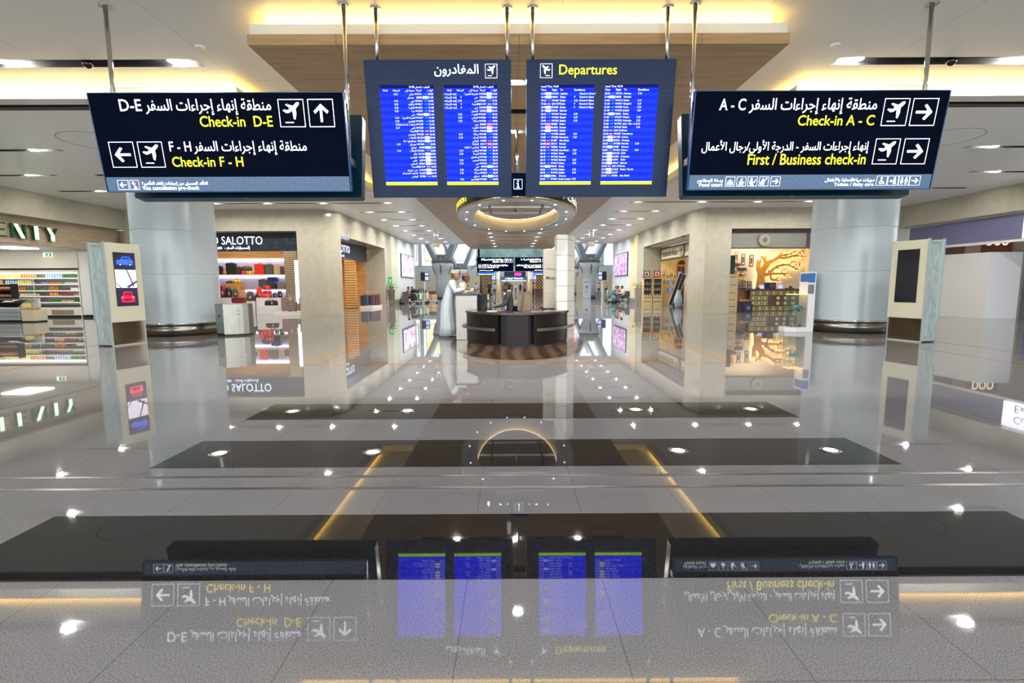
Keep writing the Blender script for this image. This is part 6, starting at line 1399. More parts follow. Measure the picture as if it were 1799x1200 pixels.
for z in (.041, .341):
    for i in range(5): m = MB(); m.ball((0, 0, .08), .08, 10, 6, (1, 1.2, 1)); tag(obj('bread_loaf', m, mat('bread_crust'), off=(-21.9+.18*i, 21.14, .961+z)), f'round loaf on the {"lower" if z < .1 else "upper"} shelf of the dark rack', 'bread', 'loaves in the dark rack '+('below' if z < .1 else 'above'))
# green letters on the oak fascia
M_GRN = mat('dark_green_metal', (14, 84, 40), .35); M_GLOW = mat('lit_mint_face', (210, 255, 214), .4, emit=(206, 255, 206), es=2.0)
t = root('shop_letters', 'big green shop letters with glowing faces on the oak fascia', 'sign', (-18.86, 17.2, 3.3)); XG = Matrix.Rotation(rad(90), 4, 'Z')
ltr = {'P': [[(0, 0), (.3, 0), (.3, 1), (0, 1)], [(.3, .9), (.62, 1), (.8, .8), (.8, .6), (.62, .42), (.3, .5)]], 'L': [[(0, 0), (.3, 0), (.3, 1), (0, 1)], [(.3, 0), (.7, 0), (.7, .14), (.3, .14)]], 'E': [[(0, 0), (.3, 0), (.3, 1), (0, 1)], [(.3, 0), (.7, 0), (.7, .12), (.3, .12)], [(.3, .44), (.62, .44), (.62, .56), (.3, .56)], [(.3, .88), (.7, .88), (.7, 1), (.3, 1)]],
       'N': [[(0, 0), (.12, 0), (.12, 1), (0, 1)], [(.06, 1), (.36, 1), (.84, 0), (.54, 0)], [(.78, 0), (.90, 0), (.90, 1), (.78, 1)]], 'T': [[(.24, 0), (.56, 0), (.56, 1), (.24, 1)], [(0, .88), (.8, .88), (.8, 1), (0, 1)]], 'Y': [[(.28, 0), (.6, 0), (.6, .48), (.28, .48)], [(.28, .44), (.6, .44), (.30, 1), (0, 1)], [(.48, .42), (.60, .48), (.88, 1), (.76, 1)]]}
lit = {'P': 0, 'L': 0, 'E': 0, 'N': 1, 'T': 0, 'Y': 0}
yy = -.15
for i, ch in enumerate('PLENTY'):
    X = Matrix.Translation((0, yy, 0))@XG; m = MB(X)
    for pgn in ltr[ch]: m.prism([(a*.62, b*.55) for a, b in pgn], -.10, 0, 'xz')
    L = obj('letter', m, M_GRN, t)
    m = MB(X); pgn = ltr[ch][lit[ch]]; cx = sum(a for a, b in pgn)/4; cz = sum(b for a, b in pgn)/4
    m.prism([((cx+(a-cx)*.82)*.62, (cz+(b-cz)*.94)*.55) for a, b in pgn], -.106, -.10, 'xz'); obj('lit_face', m, M_GLOW, L)
    if ch == 'Y': m = MB(X); m.prism([(a*.62, b*.55) for a, b in ((.31, .46), (.55, .48), (.29, .96), (.08, .96))], -.106, -.10, 'xz'); obj('lit_face', m, M_GLOW, L)
    yy += .66 if ch != 'N' else .72

# ================================================================== HOARDING AND SIGNS (far right)
M_HOARD = mat('white_hoarding_shaded', (204, 203, 200), .35)
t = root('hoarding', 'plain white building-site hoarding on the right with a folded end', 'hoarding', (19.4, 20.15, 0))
m = MB(); m.prism([(-.5, 3.2), (0, 0), (.06, .02), (-.42, 3.2)], .0, 2.68); obj('side_panel', m, M_HOARD, t); m = MB(); m.prism([(0, 0), (1.25, -.05), (1.25, .03), (.03, .05)], 0, 2.68); obj('front_panel', m, mat('white_hoarding_lit_face', (238, 240, 245), .25), t); m = MB(); m.prism([(1.25, -.05), (1.85, .42), (1.85, .5), (1.25, .03)], 0, 2.66); obj('return_panel', m, M_HOARD, t)  # fall of light put into the colour: front lighter, side and return darker
M_MESH = mat('violet_perforated_panel', (128, 126, 168), .4); k = N(M_MESH); v = k.coord('Object', (30, 30, 30)); vo = k.new('ShaderNodeTexVoronoi', Scale=1.0, Randomness=0.); k.link(v, vo.inputs['Vector']); k.base(k.mix(k.math('LESS_THAN', vo.outputs['Distance'], .42), (134, 134, 166), (86, 86, 118)))
t = root('fascia_panel', 'violet perforated fascia panel above the white hoarding', 'sign', (19.2, 21.0, 3.12)); m = MB(); m.box(0, .05, -2.2, 3.1, 0, .92); obj('panel', m, M_MESH, t)
t = root('lightbox_sign', 'glowing white currency exchange sign at the right edge', 'sign', (19.15, 16.6, 3.10)); m = MB(); m.box(0, .1, -2.3, 2.15, 0, .96); obj('lit_box', m, mat('lit_white_box', (255, 255, 255), .4, emit=(232, 234, 255), es=1.7), t)
XR_ = Matrix.Rotation(rad(-90), 4, 'Z'); m = MB(); m.merge(text('Currency', .4, 'LEFT', .002, width=1.5, height=.36), Matrix.Translation((-.01, 1.7, .5))@XR_); m.merge(text('Exchange', .4, 'LEFT', .002, width=1.5, height=.36), Matrix.Translation((-.01, 1.7, .08))@XR_); m.merge(text(ar('صرافة'), .4, 'LEFT', .002, width=1.0, height=.5), Matrix.Translation((-.01, -.3, .3))@XR_)
obj('lettering', m, mat('violet_ink', (120, 120, 190), .5), t, fix=False)
t = root('shop_sign', 'brown timber shop sign half hidden behind the white hoarding', 'sign', (21.6, 22.8, 2.75)); m = MB(); m.box(-1.3, 1.5, 0, .1, -.3, .9); obj('board', m, noise_mat('red_brown_timber', [(.3, (140, 84, 62)), (.7, (172, 110, 84))], 3., .5, stretch=(.5, 1, 8)), t); m = MB(); m.merge(text('DOO', .5, 'LEFT', .01, width=1.0, height=.40), Matrix.Translation((.1, -.02, .40))); obj('lettering', m, mat('cream_lit_letters', (250, 230, 200), .4, emit=(250, 226, 190), es=1.2), t, fix=False)
m = MB(); m.box(-.9, -.2, -.06, 0, -.3, .9); obj('pale_panel', m, mat('peach_panel', (226, 196, 170), .5), t)
m = MB(); m.box(-.6, .6, -.03, .03, 0, 1.9); tag(obj('blue_panel', m, mat('royal_blue_board'), off=(22.6, 21.0, 0)), 'royal blue standing panel at the right edge of the view', 'panel')

# ================================================================== CORRIDOR: picture boxes, trolleys, seats, travellers
def picture_box(label, x, y0, y1, z0, z1, s, mt):
    t = root('picture_lightbox', label, 'lightbox', (x, (y0+y1)/2, z0)); w = (y1-y0)/2; h = z1-z0
    xa, xb = sorted((0, s*.09)); m = MB(); m.box(xa, xb, -w, w, 0, h); obj('frame', m, mat('dark_alu_frame', (70, 72, 80), .4, .5), t); q = s*.094
    m = MB(); m.box(min(q, q+s*.004), max(q, q+s*.004), -w+.06, w-.06, .06, h-.06); obj('lit_picture', m, mt, t)
def lit_noise(n, stops, sc, es=1.1, stretch=(1, 1, 1)):
    mm = noise_mat(n, stops, sc, .3, detail=3, stretch=stretch); kk = N(mm); kk.link(kk.p.inputs['Base Color'].links[0].from_socket, kk.p.inputs['Emission Color']); kk.p.inputs['Emission Strength'].default_value = es; return mm
picture_box('glowing white and red poster on the left corridor wall', -8.64, 39.3, 44.3, 2.1, 3.95, 1, lit_noise('festive_poster', [(.38, (206, 50, 70)), (.45, (226, 222, 234)), (.57, (222, 224, 238)), (.63, (110, 140, 206)), (.70, (206, 120, 190))], 1.9, .75, (1, 1, .45)))
picture_box('glowing violet flower picture on the right corridor wall', 9.26, 39.2, 43.9, 2.15, 4.0, -1, lit_noise('flower_picture', [(.30, (70, 60, 110)), (.5, (168, 120, 176)), (.68, (246, 220, 240))], 3.2, .75))
M_SIGNBK = mat('khaki_sign_back', (140, 136, 110), .5)
for x, nm in ((-5.0, 'left'), (5.5, 'right')):
    t = root('hanging_exit_sign', f'small khaki sign hanging on two rods under the {nm} corridor ceiling', 'sign', (x, 34.0, 4.0)); m = MB(); m.box(-.22, .22, -.03, .03, 0, .30); obj('plate', m, M_SIGNBK, t)
    for q in (-.13, .13): m = MB(); m.cyl((q, 0, .3), .01, ZW-4.304, 8); obj('rod', m, M_ALU, t)
t = root('first_aid_sign', 'green and white sign projecting from the left marble wall', 'sign', (-8.36, 34.9, 1.55)); m = MB(); m.box(-.21, .08, 0, .04, 0, .48); obj('plate', m, mat('exit_green'), t); m = MB(); m.box(-.1, .0, -.006, 0, .12, .34); obj('white_symbol', m, mat('white_plastic'), t)
SEAT = mat('charcoal_seat', (52, 54, 60), .5)
def bench(label, x, y, rz, n):
    t = root('waiting_bench', label, 'bench', (x, y, 0), rz)
    for i in range(n):
        c = (i-(n-1)/2)*.58
        m = MB(); m.rbox(c-.26, c+.26, -.24, .22, .40, .46, .05, 3, 'z'); obj('seat', m, SEAT, t); m = MB(Matrix.Translation((c, .22, .47))@Matrix.Rotation(rad(-14), 4, 'X')); m.rbox(-.26, .26, -.02, .03, 0, .48, .05, 3); obj('backrest', m, SEAT, t)
    m = MB(); m.box(-n*.29, n*.29, -.05, .05, .33, .39); obj('beam', m, M_ALU, t)
    for q in (-1, 1): m = MB(); m.box(q*n*.2-.03, q*n*.2+.03, -.04, .04, .03, .34); m.box(q*n*.2-.03, q*n*.2+.03, -.26, .26, 0, .03); obj('leg', m, M_ALU, t)
bench('charcoal bench against the right corridor wall, nearest the planter', 9.22-.38, 38.9, rad(-90), 2); bench('charcoal bench against the right corridor wall under the violet picture', 9.22-.38, 41.0, rad(-90), 3); bench('charcoal bench against the left corridor wall under the white poster', -8.18, 40.4, rad(90), 4)
def trolley(label, x, y, rz, panel):
    t = root('baggage_trolley', label, 'trolley', (x, y, 0), rz)
    m = MB(); m.tube([(-.26, -.5, .16), (-.30, .45, .22), (.30, .45, .22), (.26, -.5, .16), (-.26, -.5, .16)], .022, 8); m.box(-.26, .26, -.45, .42, .17, .19); obj('deck', m, M_ALU, t)
    m = MB(); m.tube([(-.28, .42, .2), (-.26, .52, .98), (.26, .52, .98), (.28, .42, .2)], .022, 8); obj('handle_frame', m, M_ALU, t); m = MB(); m.box(-.25, .25, .44, .47, .34, .82); obj('advert_panel', m, panel, t)
    for a, b in ((-.26, .38), (.26, .38), (0, -.42)): m = MB(); m.cyl((a-.02, b, .07), .07, .04, 14, axis='x'); obj('wheel', m, M_BLACK, t)
    return t
GP = mat('pale_green_advert', (170, 206, 160), .4)
trolley('loaded trolley with a pale green panel nearest the left bench end', -7.5, 39.05, rad(-100), GP); trolley('loaded trolley with a pale green panel in the middle of the left group', -7.15, 40.0, rad(-95), GP); trolley('trolley with a boxed parcel at the hall side of the left group', -6.45, 40.8, rad(80), M_ALU); trolley('trolley with teal bags in front of the right bench', 8.22, 39.4, rad(70), M_ALU)
suitcase('dark suitcase on the trolley nearest the left bench end', -7.65, 39.05, .195, .42, .62, .26, BK, rad(-100)); duffel('black duffel on top of the trolley nearest the left bench end', -7.53, 39.05, .86, .62, .16, BK, BK, rad(-10))
suitcase('grey suitcase on the middle trolley of the left group', -7.25, 40.0, .195, .44, .6, .28, GR, rad(-95)); duffel('dark duffel on top of the middle trolley of the left group', -7.22, 40.0, .85, .55, .17, tint('ink'), BK, rad(8))
t = root('parcel_box', 'taped brown parcel on the trolley at the hall side', 'box', (-6.5, 40.8, .195)); m = MB(); m.box(-.42, .42, -.24, .24, 0, .52); obj('carton', m, mat('cardboard', (180, 152, 116), .8), t); m = MB(); m.box(-.05, .05, -.244, .244, 0, .523); obj('red_tape', m, mat('red_tape', (190, 80, 50), .5), t)
duffel('big olive holdall on top of the taped parcel', -6.55, 40.8, .722, .95, .22, tint('olive'), BK)
suitcase('brown suitcase standing beside the seated man on the left', -8.05, 38.3, 0, .40, .66, .26, tint('brownc', (84, 66, 62)), rad(10)); backpack('dark green backpack on the floor by the left bench', -8.42, 38.5, 0, .4, .5, tint('darkgreen', (40, 56, 50)))
duffel('teal bag on the trolley before the right bench', 8.22, 39.35, .195, .5, .2, tint('teal', (60, 140, 160)), BK, rad(70)); backpack('blue and green backpack on top of the teal bag', 8.25, 39.4, .60, .36, .44, tint('bluegreen', (50, 110, 130))); duffel('black bag on the floor beside the right-hand trolley', 8.1, 38.6, 0, .5, .14, BK)
LTH = mat('black_leather')
person('dark-haired traveller in brown jacket seated at the left bench', (-8.16, 39.6, 0), rad(90), sit(.45), (SK['brown'], cloth('brownj', (96, 80, 76)), cloth('darktr', (40, 42, 50)), LTH), HAIR)
person('traveller in dark clothes seated further along the left bench', (-8.16, 40.8, 0), rad(90), sit(.45, .05), (SK['tan'], cloth('slate', (62, 66, 76)), cloth('denim', (52, 66, 98)), LTH), HAIR)
P = sit(.45, -.05, 'lap', .75); person('traveller in grey top stretching a leg out on the right bench', (8.86, 41.6, 0), rad(-90), P, (SK['brown'], cloth('greytop', (96, 100, 92)), cloth('denim'), LTH), HAIR)
person('traveller with an orange patterned scarf on the right bench', (8.86, 41.0, 0), rad(-90), sit(.45), (SK['brown'], cloth('orange', (206, 92, 50)), cloth('khaki', (170, 160, 132)), LTH), HAIR); person('dark-haired traveller beside the orange scarf on the right bench', (8.86, 40.4, 0), rad(-90), sit(.45, .06), (SK['tan'], cloth('mauve', (150, 110, 120)), cloth('darktr'), LTH), HAIR)
person('man in cream shirt reading on the bench by the right planter', (8.86, 38.75, 0), rad(-90), sit(.45, .1, 'fwd'), (SK['brown'], cloth('cream', (222, 216, 186)), cloth('brownt', (84, 76, 74)), LTH), HAIR)
backpack('black rucksack on the right bench beside the man in cream', 8.8, 39.25, .46, .34, .42, BK)
for x, s, nm in ((-8.0, 1, 'left'), (8.6, -1, 'right')):
    t = root('screen_stand', f'dark information screen on a white post at the end of the {nm} corridor', 'screen', (x, 46.6, 0)); m = MB(); m.box(-.06, .06, -.06, .06, 0, 1.85); obj('post', m, mat('white_plastic'), t); m = MB(); m.box(-.38, .38, -.1, .1, 1.85, 2.66); obj('casing', m, M_BLACK, t)
    m = MB(); m.box(s*.2-.16, s*.2+.16, -.106, -.1, 1.92, 2.26); m.box(s*.2-.16, s*.2+.16, -.106, -.1, 2.36, 2.6); obj('lit_screen', m, mat('pale_blue_screen', (150, 170, 226), .3, emit=(150, 170, 232), es=1.), t)

# ================================================================== THE TALL HALL BEYOND
M_PAINT = mat('column_white', (218, 222, 226), .3)
def ycolumn(label, x, y, s=1.):
    t = root('branching_column', label, 'column', (x, y, 0))
    m = MB(); m.lathe([(.68, 0), (.68, 1.9), (.72, 2.5), (.86, 3.1), (1.13, 3.75), (.95, 3.8)], n=36); obj('shaft', m, M_PAINT, t)
    m = MB(); m.lathe([(1.0, 3.75), (1.12, 3.8), (1.1, 4.1), (.72, 4.25), (.62, 4.7), (.3, 4.72)], n=8, smooth=False); obj('metal_head', m, M_GREYMET, t)
    for i in range(4):
        a = rad(45+90*i); c, q = math.cos(a), math.sin(a)
        m = MB(); m.tube([(c*.75, q*.75, 3.9), (c*1.1, q*1.1, 4.5), (c*2.0, q*2.0, 5.9), (c*4.4, q*4.4, 9.5)], [.42, .40, .34, .28], 6, flat=.6); obj('arm', m, mat('arm_grey', (172, 180, 186), .4, .1), t)
    for i in range(4):
        a = rad(90*i); c, q = math.cos(a), math.sin(a)
        m = MB(); m.tube([(c*.95, q*.95, 4.3), (c*1.0, q*1.0, 3.5), (c*.86, q*.86, 2.95), (c*.76, q*.76, 2.55)], [.09, .08, .06, .02], 6); obj('fin', m, M_GREYMET, t)
    m = MB(); m.lathe([(.72, 0), (.72, .28), (.69, .28)], n=36); obj('base_band', m, M_GREYMET, t)
ycolumn('branching white column with steel arms beyond the left corridor', -7.4, 54); ycolumn('branching white column with steel arms beyond the right corridor', 8.6, 54); ycolumn('smaller-looking branching column far beyond the men at the pedestal', -7.6, 76); ycolumn('branching column far behind on the right, mostly behind the nearer one', 9.4, 76)
t = root('banner_stand', 'white banner stand with a dark emblem before the right branching column', 'banner', (8.0, 52.0, 0)); m = MB(); m.box(-.42, .42, 0, .03, .05, 2.0); obj('banner', m, mat('white_banner', (226, 228, 240), .5), t); m = MB(); m.add([(-.16, -.004, 1.3), (.16, -.004, 1.3), (0, -.004, .95)], [(0, 1, 2)]); m.box(-.3, .3, -.004, 0, 1.7, 1.76); m.box(-.2, .2, -.004, 0, .7, .74); obj('emblem', m, mat('grey_print'), t); m = MB(); m.box(-.42, .42, -.12, .15, 0, .05); obj('foot', m, M_ALU, t)
t = root('planter_box', 'low grey bin box beside the banner stand', 'box', (9.35, 52.5, 0)); m = MB(); m.box(-.3, .3, -.3, .3, 0, .75); obj('box', m, mat('grey_pot'), t, bevel=.02)
t = root('planter_box', 'low grey box before the left branching column', 'box', (-6.55, 52.0, 0)); m = MB(); m.box(-.4, .4, -.3, .3, 0, .75); obj('box', m, mat('grey_pot'), t, bevel=.02)
# far direction sign on posts
def far_sign(label, x0, x1, items, boxx, scr):
    t = root('direction_sign', label, 'sign', ((x0+x1)/2, 44.0, 0)); c = (x0+x1)/2
    m = MB(); m.box(x0-c, x1-c, 0, .12, 2.64, 3.86); obj('front_panel', m, M_NAVY, t); m = MB(); m.box(boxx[0]-c, boxx[1]-c, -.02, .12, 2.26, 2.64); b = obj('screen_case', m, M_BLACK, t)
    w = (boxx[1]-boxx[0]-.2)/2
    for i in range(2): u = boxx[0]-c+.08+i*(w+.06); m = MB(); m.m = 0; m.quad((u, -.024, 2.40), (u+w, -.024, 2.40), (u+w, -.024, 2.56), (u, -.024, 2.56)); m.m = 1; m.quad((u, -.024, 2.34), (u+w, -.024, 2.34), (u+w, -.024, 2.40), (u, -.024, 2.40)); obj('lit_screen', m, [mat('plain_blue_screen', (10, 60, 240), .3, emit=(6, 56, 245), es=1.4), mat('lit_lime_bar')], b, fix=False)
    F = Matrix.Translation((x0-c, -.004, 2.62))
    for it in items:
        if it[0] == 't': put(t, 'lettering', text(it[1], .2, it[2], .006, width=it[5], height=it[6]), F, it[3], it[4], it[7])
        else: put(t, 'pictogram', pictogram(it[1]), F, it[2], it[3], [M_TXTW, M_RED], it[4])
    return t
far_sign('far hanging sign to check-in D-E and F-H with two small screens', -2.93, .28, [('t', 'D-E', 'LEFT', .40, .99, .28, .15, M_TXTW), ('t', A1, 'RIGHT', 2.32, .99, 1.6, .21, M_TXTW), ('t', 'Check-in  D-E', 'RIGHT', 2.32, .79, .95, .15, PG), ('p', 'plane', 2.42, .79, .33), ('p', 'up', 2.80, .79, .33), ('p', 'left', .13, .30, .33), ('p', 'plane', .52, .30, .33), ('t', 'F - H', 'LEFT', .93, .50, .3, .14, M_TXTW), ('t', A1, 'RIGHT', 2.72, .49, 1.45, .2, M_TXTW), ('t', 'Check-in F - H', 'LEFT', .93, .31, .95, .15, PG), ('t', ar('التأكد المسبق من إجراءات إلغاء التأشيرة'), 'LEFT', .2, .08, 1.2, .1, M_TXTW)], (-2.95, -1.45), 0)
far_sign('far hanging sign to check-in A-C half hidden behind the totem', .42, 3.7, [('t', 'A - C', 'LEFT', .5, .99, .34, .15, M_TXTW), ('t', A1, 'RIGHT', 2.28, .99, 1.4, .21, M_TXTW), ('t', 'Check-in A - C', 'RIGHT', 2.28, .79, .98, .15, PG), ('p', 'plane', 2.42, .79, .33), ('p', 'right', 2.80, .79, .33), ('t', ar('إنهاء إجراءات السفر - الدرجة الأولى/رجال الأعمال'), 'RIGHT', 2.28, .49, 2.15, .2, M_TXTW), ('t', 'First / Business check-in', 'RIGHT', 2.28, .31, 1.5, .15, PG), ('p', 'plane', 2.42, .30, .33), ('p', 'right', 2.80, .30, .33), ('t', ar('دورات مياه/العناية بالأطفال'), 'RIGHT', 2.6, .08, .9, .1, M_TXTW)], (2.1, 3.6), 0)
for x, nm in ((-1.05, 'left'), (1.64, 'right')): m = MB(); m.cyl((0, 0, 0), .10, 2.63 if x < 0 else 2.63, 14); tag(obj('sign_post', m, mat('cream_post', (206, 190, 140), .3), off=(x, 44.06, 0)), f'slim cream post under the {nm} half of the far direction sign', 'post')
# gate wall far behind
t = root('gate_sign', 'long blue sign with white lettering over the far gates', 'sign', (.6, 85, 2.1)); m = MB(); m.box(-2.3, 2.3, 0, .2, 0, .72); obj('board', m, mat('steel_blue_board', (66, 92, 136), .4, emit=(60, 86, 130), es=.4), t); m = MB(); m.merge(text(ar('الجوازات')+'  Passports', .4, 'CENTER', .004, width=3.0, height=.34), Matrix.Translation((0, -.01, .34))); m.box(-2.1, 2.1, -.01, 0, .06, .12); obj('lettering', m, M_TXTW, t, fix=False)
for x in (-2.0, 2.0): m = MB(); m.box(x-.12, x+.12, 0, .2, -2.1, 0); obj('support', m, M_GREYMET, t)
t = root('far_screen', 'dark screen with a pink advert above the far blue sign', 'screen', (.7, 72, 2.6)); m = MB(); m.box(-1.6, 1.5, 0, .15, 0, .75); obj('casing', m, mat('dark_indigo_case', (40, 40, 70), .4), t); m = MB(); m.quad((-.1, -.004, .15), (.9, -.004, .15), (.9, -.004, .6), (-.1, -.004, .6)); obj('lit_pink_mark', m, mat('pink_advert', (220, 60, 160), .4, emit=(220, 60, 170), es=1.), t, fix=False)
for q in (-1.2, 1.2): m = MB(); m.cyl((q, .08, -2.6), .05, 2.6, 10); obj('post', m, M_GREYMET, t)
for i, (x, nm) in enumerate(((-2.12, 'left'), (3.15, 'right'))):
    t = root('far_screen', f'lilac flight screen on a stand far back on the {nm}', 'screen', (x, 70, 0)); m = MB(); m.box(-.5, .5, 0, .12, 2.1, 3.3); obj('casing', m, mat('slate_case', (70, 90, 130), .4), t); m = MB(); m.box(-.45, .0, -.01, 0, 2.2, 3.2); m.box(.1, .45, -.01, 0, 2.2, 3.2); obj('lit_screen', m, mat('lilac_screen', (160, 170, 235), .4, emit=(160, 170, 240), es=1.), t); m = MB(); m.box(-.06, .06, .02, .1, 0, 2.1); obj('post', m, M_GREYMET, t)
M_LATT = mat('gilded_lattice', rough=.4); k = N(M_LATT); v = k.coord('Object', (1, 1, 1), (PI/2, 0, 0)); ch = k.new('ShaderNodeTexChecker', Scale=4.2); k.link(v, ch.inputs['Vector']); k.base(k.mix(ch.outputs['Fac'], (196, 150, 90), (54, 36, 26)))
for x, nm in ((-3.45, 'left'), (4.5, 'right')): t = root('lattice_screen', f'gilded lattice screen far back on the {nm}', 'screen', (x, 75, 0)); m = MB(); m.box(-.7, .7, 0, .1, .1, 2.95); obj('lattice', m, M_LATT, t); m = MB(); m.box(-.75, .75, -.05, .15, 0, .1); obj('base', m, M_DKW, t); m = MB(); m.box(-.75, .75, -.02, .12, 2.95, 3.05); obj('top_rail', m, M_DKW, t)
t = root('reception_desk', 'long red-brown desk far back on the right', 'desk', (3.6, 61, 0)); m = MB(); m.box(-.6, 1.6, -.4, .4, 0, 1.0); obj('carcass', m, mat('red_brown_wood', (120, 62, 52), .4), t); m = MB(); m.box(-.65, 1.65, -.5, .4, .95, 1.03); obj('top', m, mat('red_brown_top', (150, 96, 84), .3), t)
def palm(label, x, y, h):
    t = root('palm_tree', label, 'palm tree', (x, y, 0)); m = MB(); m.tube([(0, 0, 0), (.05, 0, h*.5), (0, .05, h)], [.22, .16, .14], 12); obj('trunk', m, noise_mat('palm_trunk', [(.3, (80, 66, 48)), (.7, (120, 100, 76))], 8., .8), t)
    rs = random.Random(int(x*7)); 
    for i in range(18):
        a = i*2.4+rs.random()*.3; e = rs.uniform(-.1, 1.1); L = rs.uniform(1.8, 2.5); m = MB(); pts = []
        for j in range(9): q = j/8; r = L*q*math.cos(e*.7); pts.append(Vector((math.cos(a)*r, math.sin(a)*r, h+L*math.sin(e)*q-1.3*q*q)))
        m.tube(pts, [.03*(1-.8*j/8) for j in range(9)], 5)
        for j in range(1, 9):
            for f in (0, .5):
                p = pts[j-1].lerp(pts[j], f); d = (pts[j]-pts[j-1]).normalized(); sd = d.cross(Vector((0, 0, 1))).normalized(); l = .55*math.sin(PI*min(1, (j+f)/9+.12))
                for s in (-1, 1): tip = p+(sd*s+d*.6-Vector((0, 0, .35))).normalized()*l; w = d*.03; m.add([p-w, p+w, tip], [(0, 1, 2)])
        obj('frond', m, noise_mat('palm_green', [(.3, (34, 58, 40)), (.7, (80, 110, 84))], 4., .6), t, fix=False)
palm('palm tree behind the left half of the far direction sign', -3.9, 66, 4.4); palm('palm tree behind the right half of the far direction sign', 4.9, 66, 4.6)
def billboard(label, x0, x1, z0, z1, stops, es=1.): t = root('billboard', label, 'billboard', ((x0+x1)/2, 95.5, z0)); w = (x1-x0)/2; m = MB(); m.box(-w, w, 0, .62, 0, z1-z0); obj('frame', m, M_ALU, t); m = MB(); m.box(-w+.1, w-.1, -.02, 0, .1, z1-z0-.1); obj('lit_picture', m, lit_noise('board_'+label.split()[1], stops, .35, es, (.4, 1, 1)), t)
billboard('high yellow striped billboard beyond the left branching column', -16.4, -12.4, 6.0, 12, [(.4, (244, 226, 150)), (.6, (240, 240, 230))]); billboard('high lilac billboard beyond the left branching column', -11.6, -8.2, 6.0, 11.5, [(.4, (206, 200, 240)), (.6, (232, 226, 246))]); billboard('high white and red billboard far left', -21.5, -17.8, 6.0, 11.5, [(.36, (206, 60, 70)), (.46, (238, 236, 244))]); billboard('high red and white billboard far right', 10.6, 13.0, 6.0, 11.5, [(.44, (226, 50, 80)), (.52, (244, 240, 246))])
FARP = [('pink shirt and dark trousers', 1.75, 61.5, 200, (200, 120, 160), (60, 40, 60), 'down', 'pink'), ('orange shirt and black trousers', 2.42, 52.5, 250, (232, 110, 50), (30, 32, 40), 'push', 'orange2'), ('dark suit walking away', -2.35, 55.5, 180, (56, 58, 64), (44, 46, 52), 'down', 'suit2'), ('pale blue shirt', -1.95, 60.5, 150, (200, 208, 232), (50, 60, 100), 'front', 'paleblue'), ('white robe beside the lattice', -4.35, 63, 200, (226, 228, 232), (220, 222, 228), 'down', 'robe2'), ('white shirt before the lattice', -4.1, 68.6, 150, (220, 224, 230), (130, 70, 60), 'down', 'shirt3'), ('black abaya near the gates', 1.55, 78, 170, (24, 24, 28), (22, 22, 26), 'down', 'abaya'), ('orange vest at the gates', -.3, 80, 180, (226, 120, 60), (70, 60, 60), 'front', 'vest'), ('grey suit at the gates', .25, 82, 160, (110, 110, 112), (90, 84, 80), 'down', 'grey3'), ('cream top at the gates', .85, 80, 190, (220, 210, 180), (120, 100, 80), 'down', 'cream3'), ('white shirt at the right end of the hall', 7.0, 61, 210, (214, 216, 224), (70, 56, 60), 'down', 'shirt4'), ('dark clothes left of the far sign', -5.3, 60, 150, (40, 40, 46), (30, 30, 36), 'front', 'dark4'), ('navy top beyond the right branching column', 11.3, 68, 150, (46, 60, 100), (40, 40, 50), 'down', 'navy4'), ('pink blouse beyond the right branching column', 12.1, 68, 190, (226, 190, 190), (60, 60, 70), 'down', 'pink4'), ('peach blouse beyond the right branching column', 13.1, 68, 170, (226, 180, 150), (60, 60, 70), 'front', 'peach4')]
for i, (d, x, y, rz, c1, c2, arm, nm) in enumerate(FARP):
    person('distant person in '+d, (x, y, 0), rad(rz-180), stand(.02*(i % 3), arm, .12*((i % 3)-1), i % 2 == 0), (SK[('tan', 'brown', 'fair')[i % 3]], cloth(nm+'a', c1), cloth(nm+'b', c2), LTH), HAIR, scale=.96+.03*(i % 3))
t = root('security_camera', 'small camera on a stem under the oak ceiling behind the departure boards', 'camera', (-.06, 11.3, ZO-.62)); m = MB(); m.cyl((0, 0, .16), .02, .455, 10); obj('stem', m, M_GREYMET, t); m = MB(); m.cyl((0, 0, .615), .06, .004, 16); obj('mount', m, M_GREYMET, t); m = MB(); m.lathe([(.035, -.16), (.05, -.12), (.045, .14), (.02, .17)], n=16); obj('housing', m, mat('white_plastic'), t)
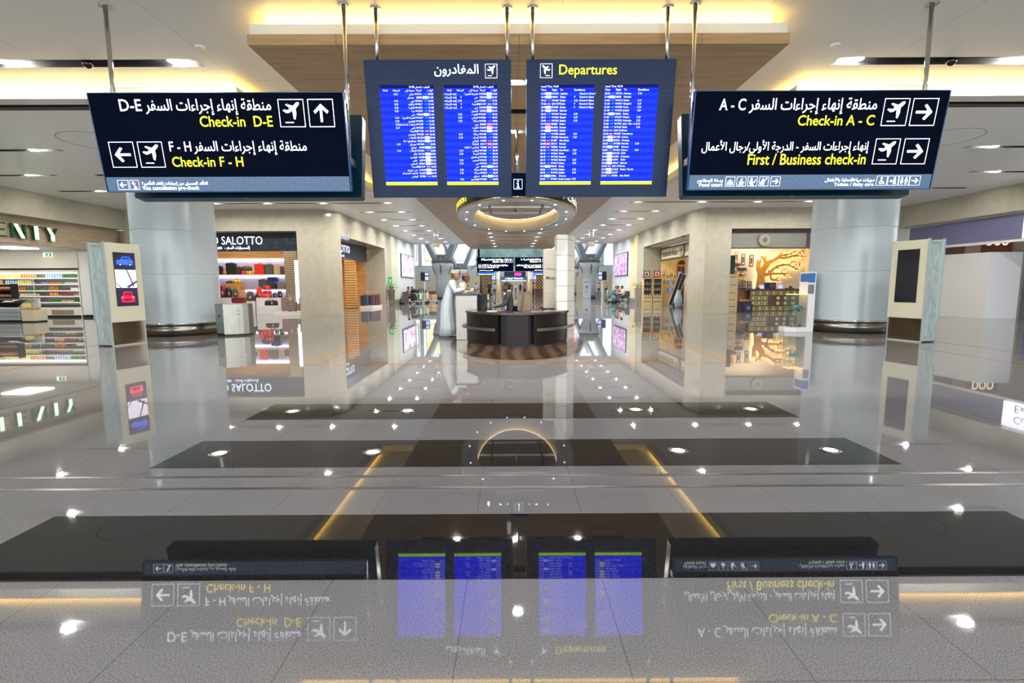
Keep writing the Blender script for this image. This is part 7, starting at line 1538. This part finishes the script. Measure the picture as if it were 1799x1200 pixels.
for i, (x, y, nm) in enumerate(((-5.15, 8.75, 'left'), (5.45, 8.75, 'right'))):
    m = MB(); m.lathe([(.075, 0), (.075, -.02), (.05, -.035), (.0, -.036)], n=20); tag(obj('smoke_detector', m, mat('white_plastic'), off=(x, y, ZU-.001)), f'small white smoke detector on the entrance ceiling by the {nm} end of the oak panel', 'smoke detector')
for x, nm in ((-9.7, 'left'), (10.3, 'right')):
    m = MB(); m.loft([[(r*math.cos(2*PI*j/40), r*math.sin(2*PI*j/40), z) for j in range(40)] for r, z in ((.86, 0), (.88, 0), (.88, -.004), (.86, -.004))], False, True); tag(obj('access_panel_ring', m, mat('joint_line_grey', (165, 165, 156), .6), off=(x-(.6 if x < 0 else -.6), 13.0, ZW-.001)), f'round access panel outline in the {nm} wing ceiling in front of the column', 'access panel')  # grey outline of the panel joint
# flush floor lights in the black granite strips
for i, (x, y) in enumerate(((-2.54, 4.17), (-1.21, 4.18), (1.46, 4.18), (2.79, 4.17), (-2.53, 5.61), (-1.2, 5.61), (1.45, 5.61), (2.79, 5.61))):
    row = 'nearer' if i < 4 else 'farther'
    t = root('floor_light', f'flush round floor light in the {row} lamp row of black granite, {ORD[i % 4]} from the left', 'floor light', (x, y, .002))
    m = MB(); m.loft([[(r*math.cos(2*PI*j/28), r*math.sin(2*PI*j/28), z) for j in range(28)] for r, z in ((.056, 0), (.088, 0), (.086, .005), (.058, .005))], False, True); obj('steel_ring', m, M_STEEL, t); m = MB(); m.cyl((0, 0, 0), .056, .004, 28); obj('lens', m, mat('floor_lamp_lens', (255, 250, 236), .2, emit=(255, 232, 190), es=5.), t)
for x, nm in ((-7.55, 'left'), (7.95, 'right')):
    t = root('dome_camera', f'black dome camera in the entrance ceiling slot above the {nm} direction sign', 'camera', (x, 9.38, ZU)); m = MB(); m.ball((0, 0, .0), .085, 16, 10); obj('dome', m, mat('smoked_dome', (20, 20, 22), .08), t); m = MB(); m.cyl((0, 0, .05), .06, .058, 14); obj('base', m, M_BLACK, t)
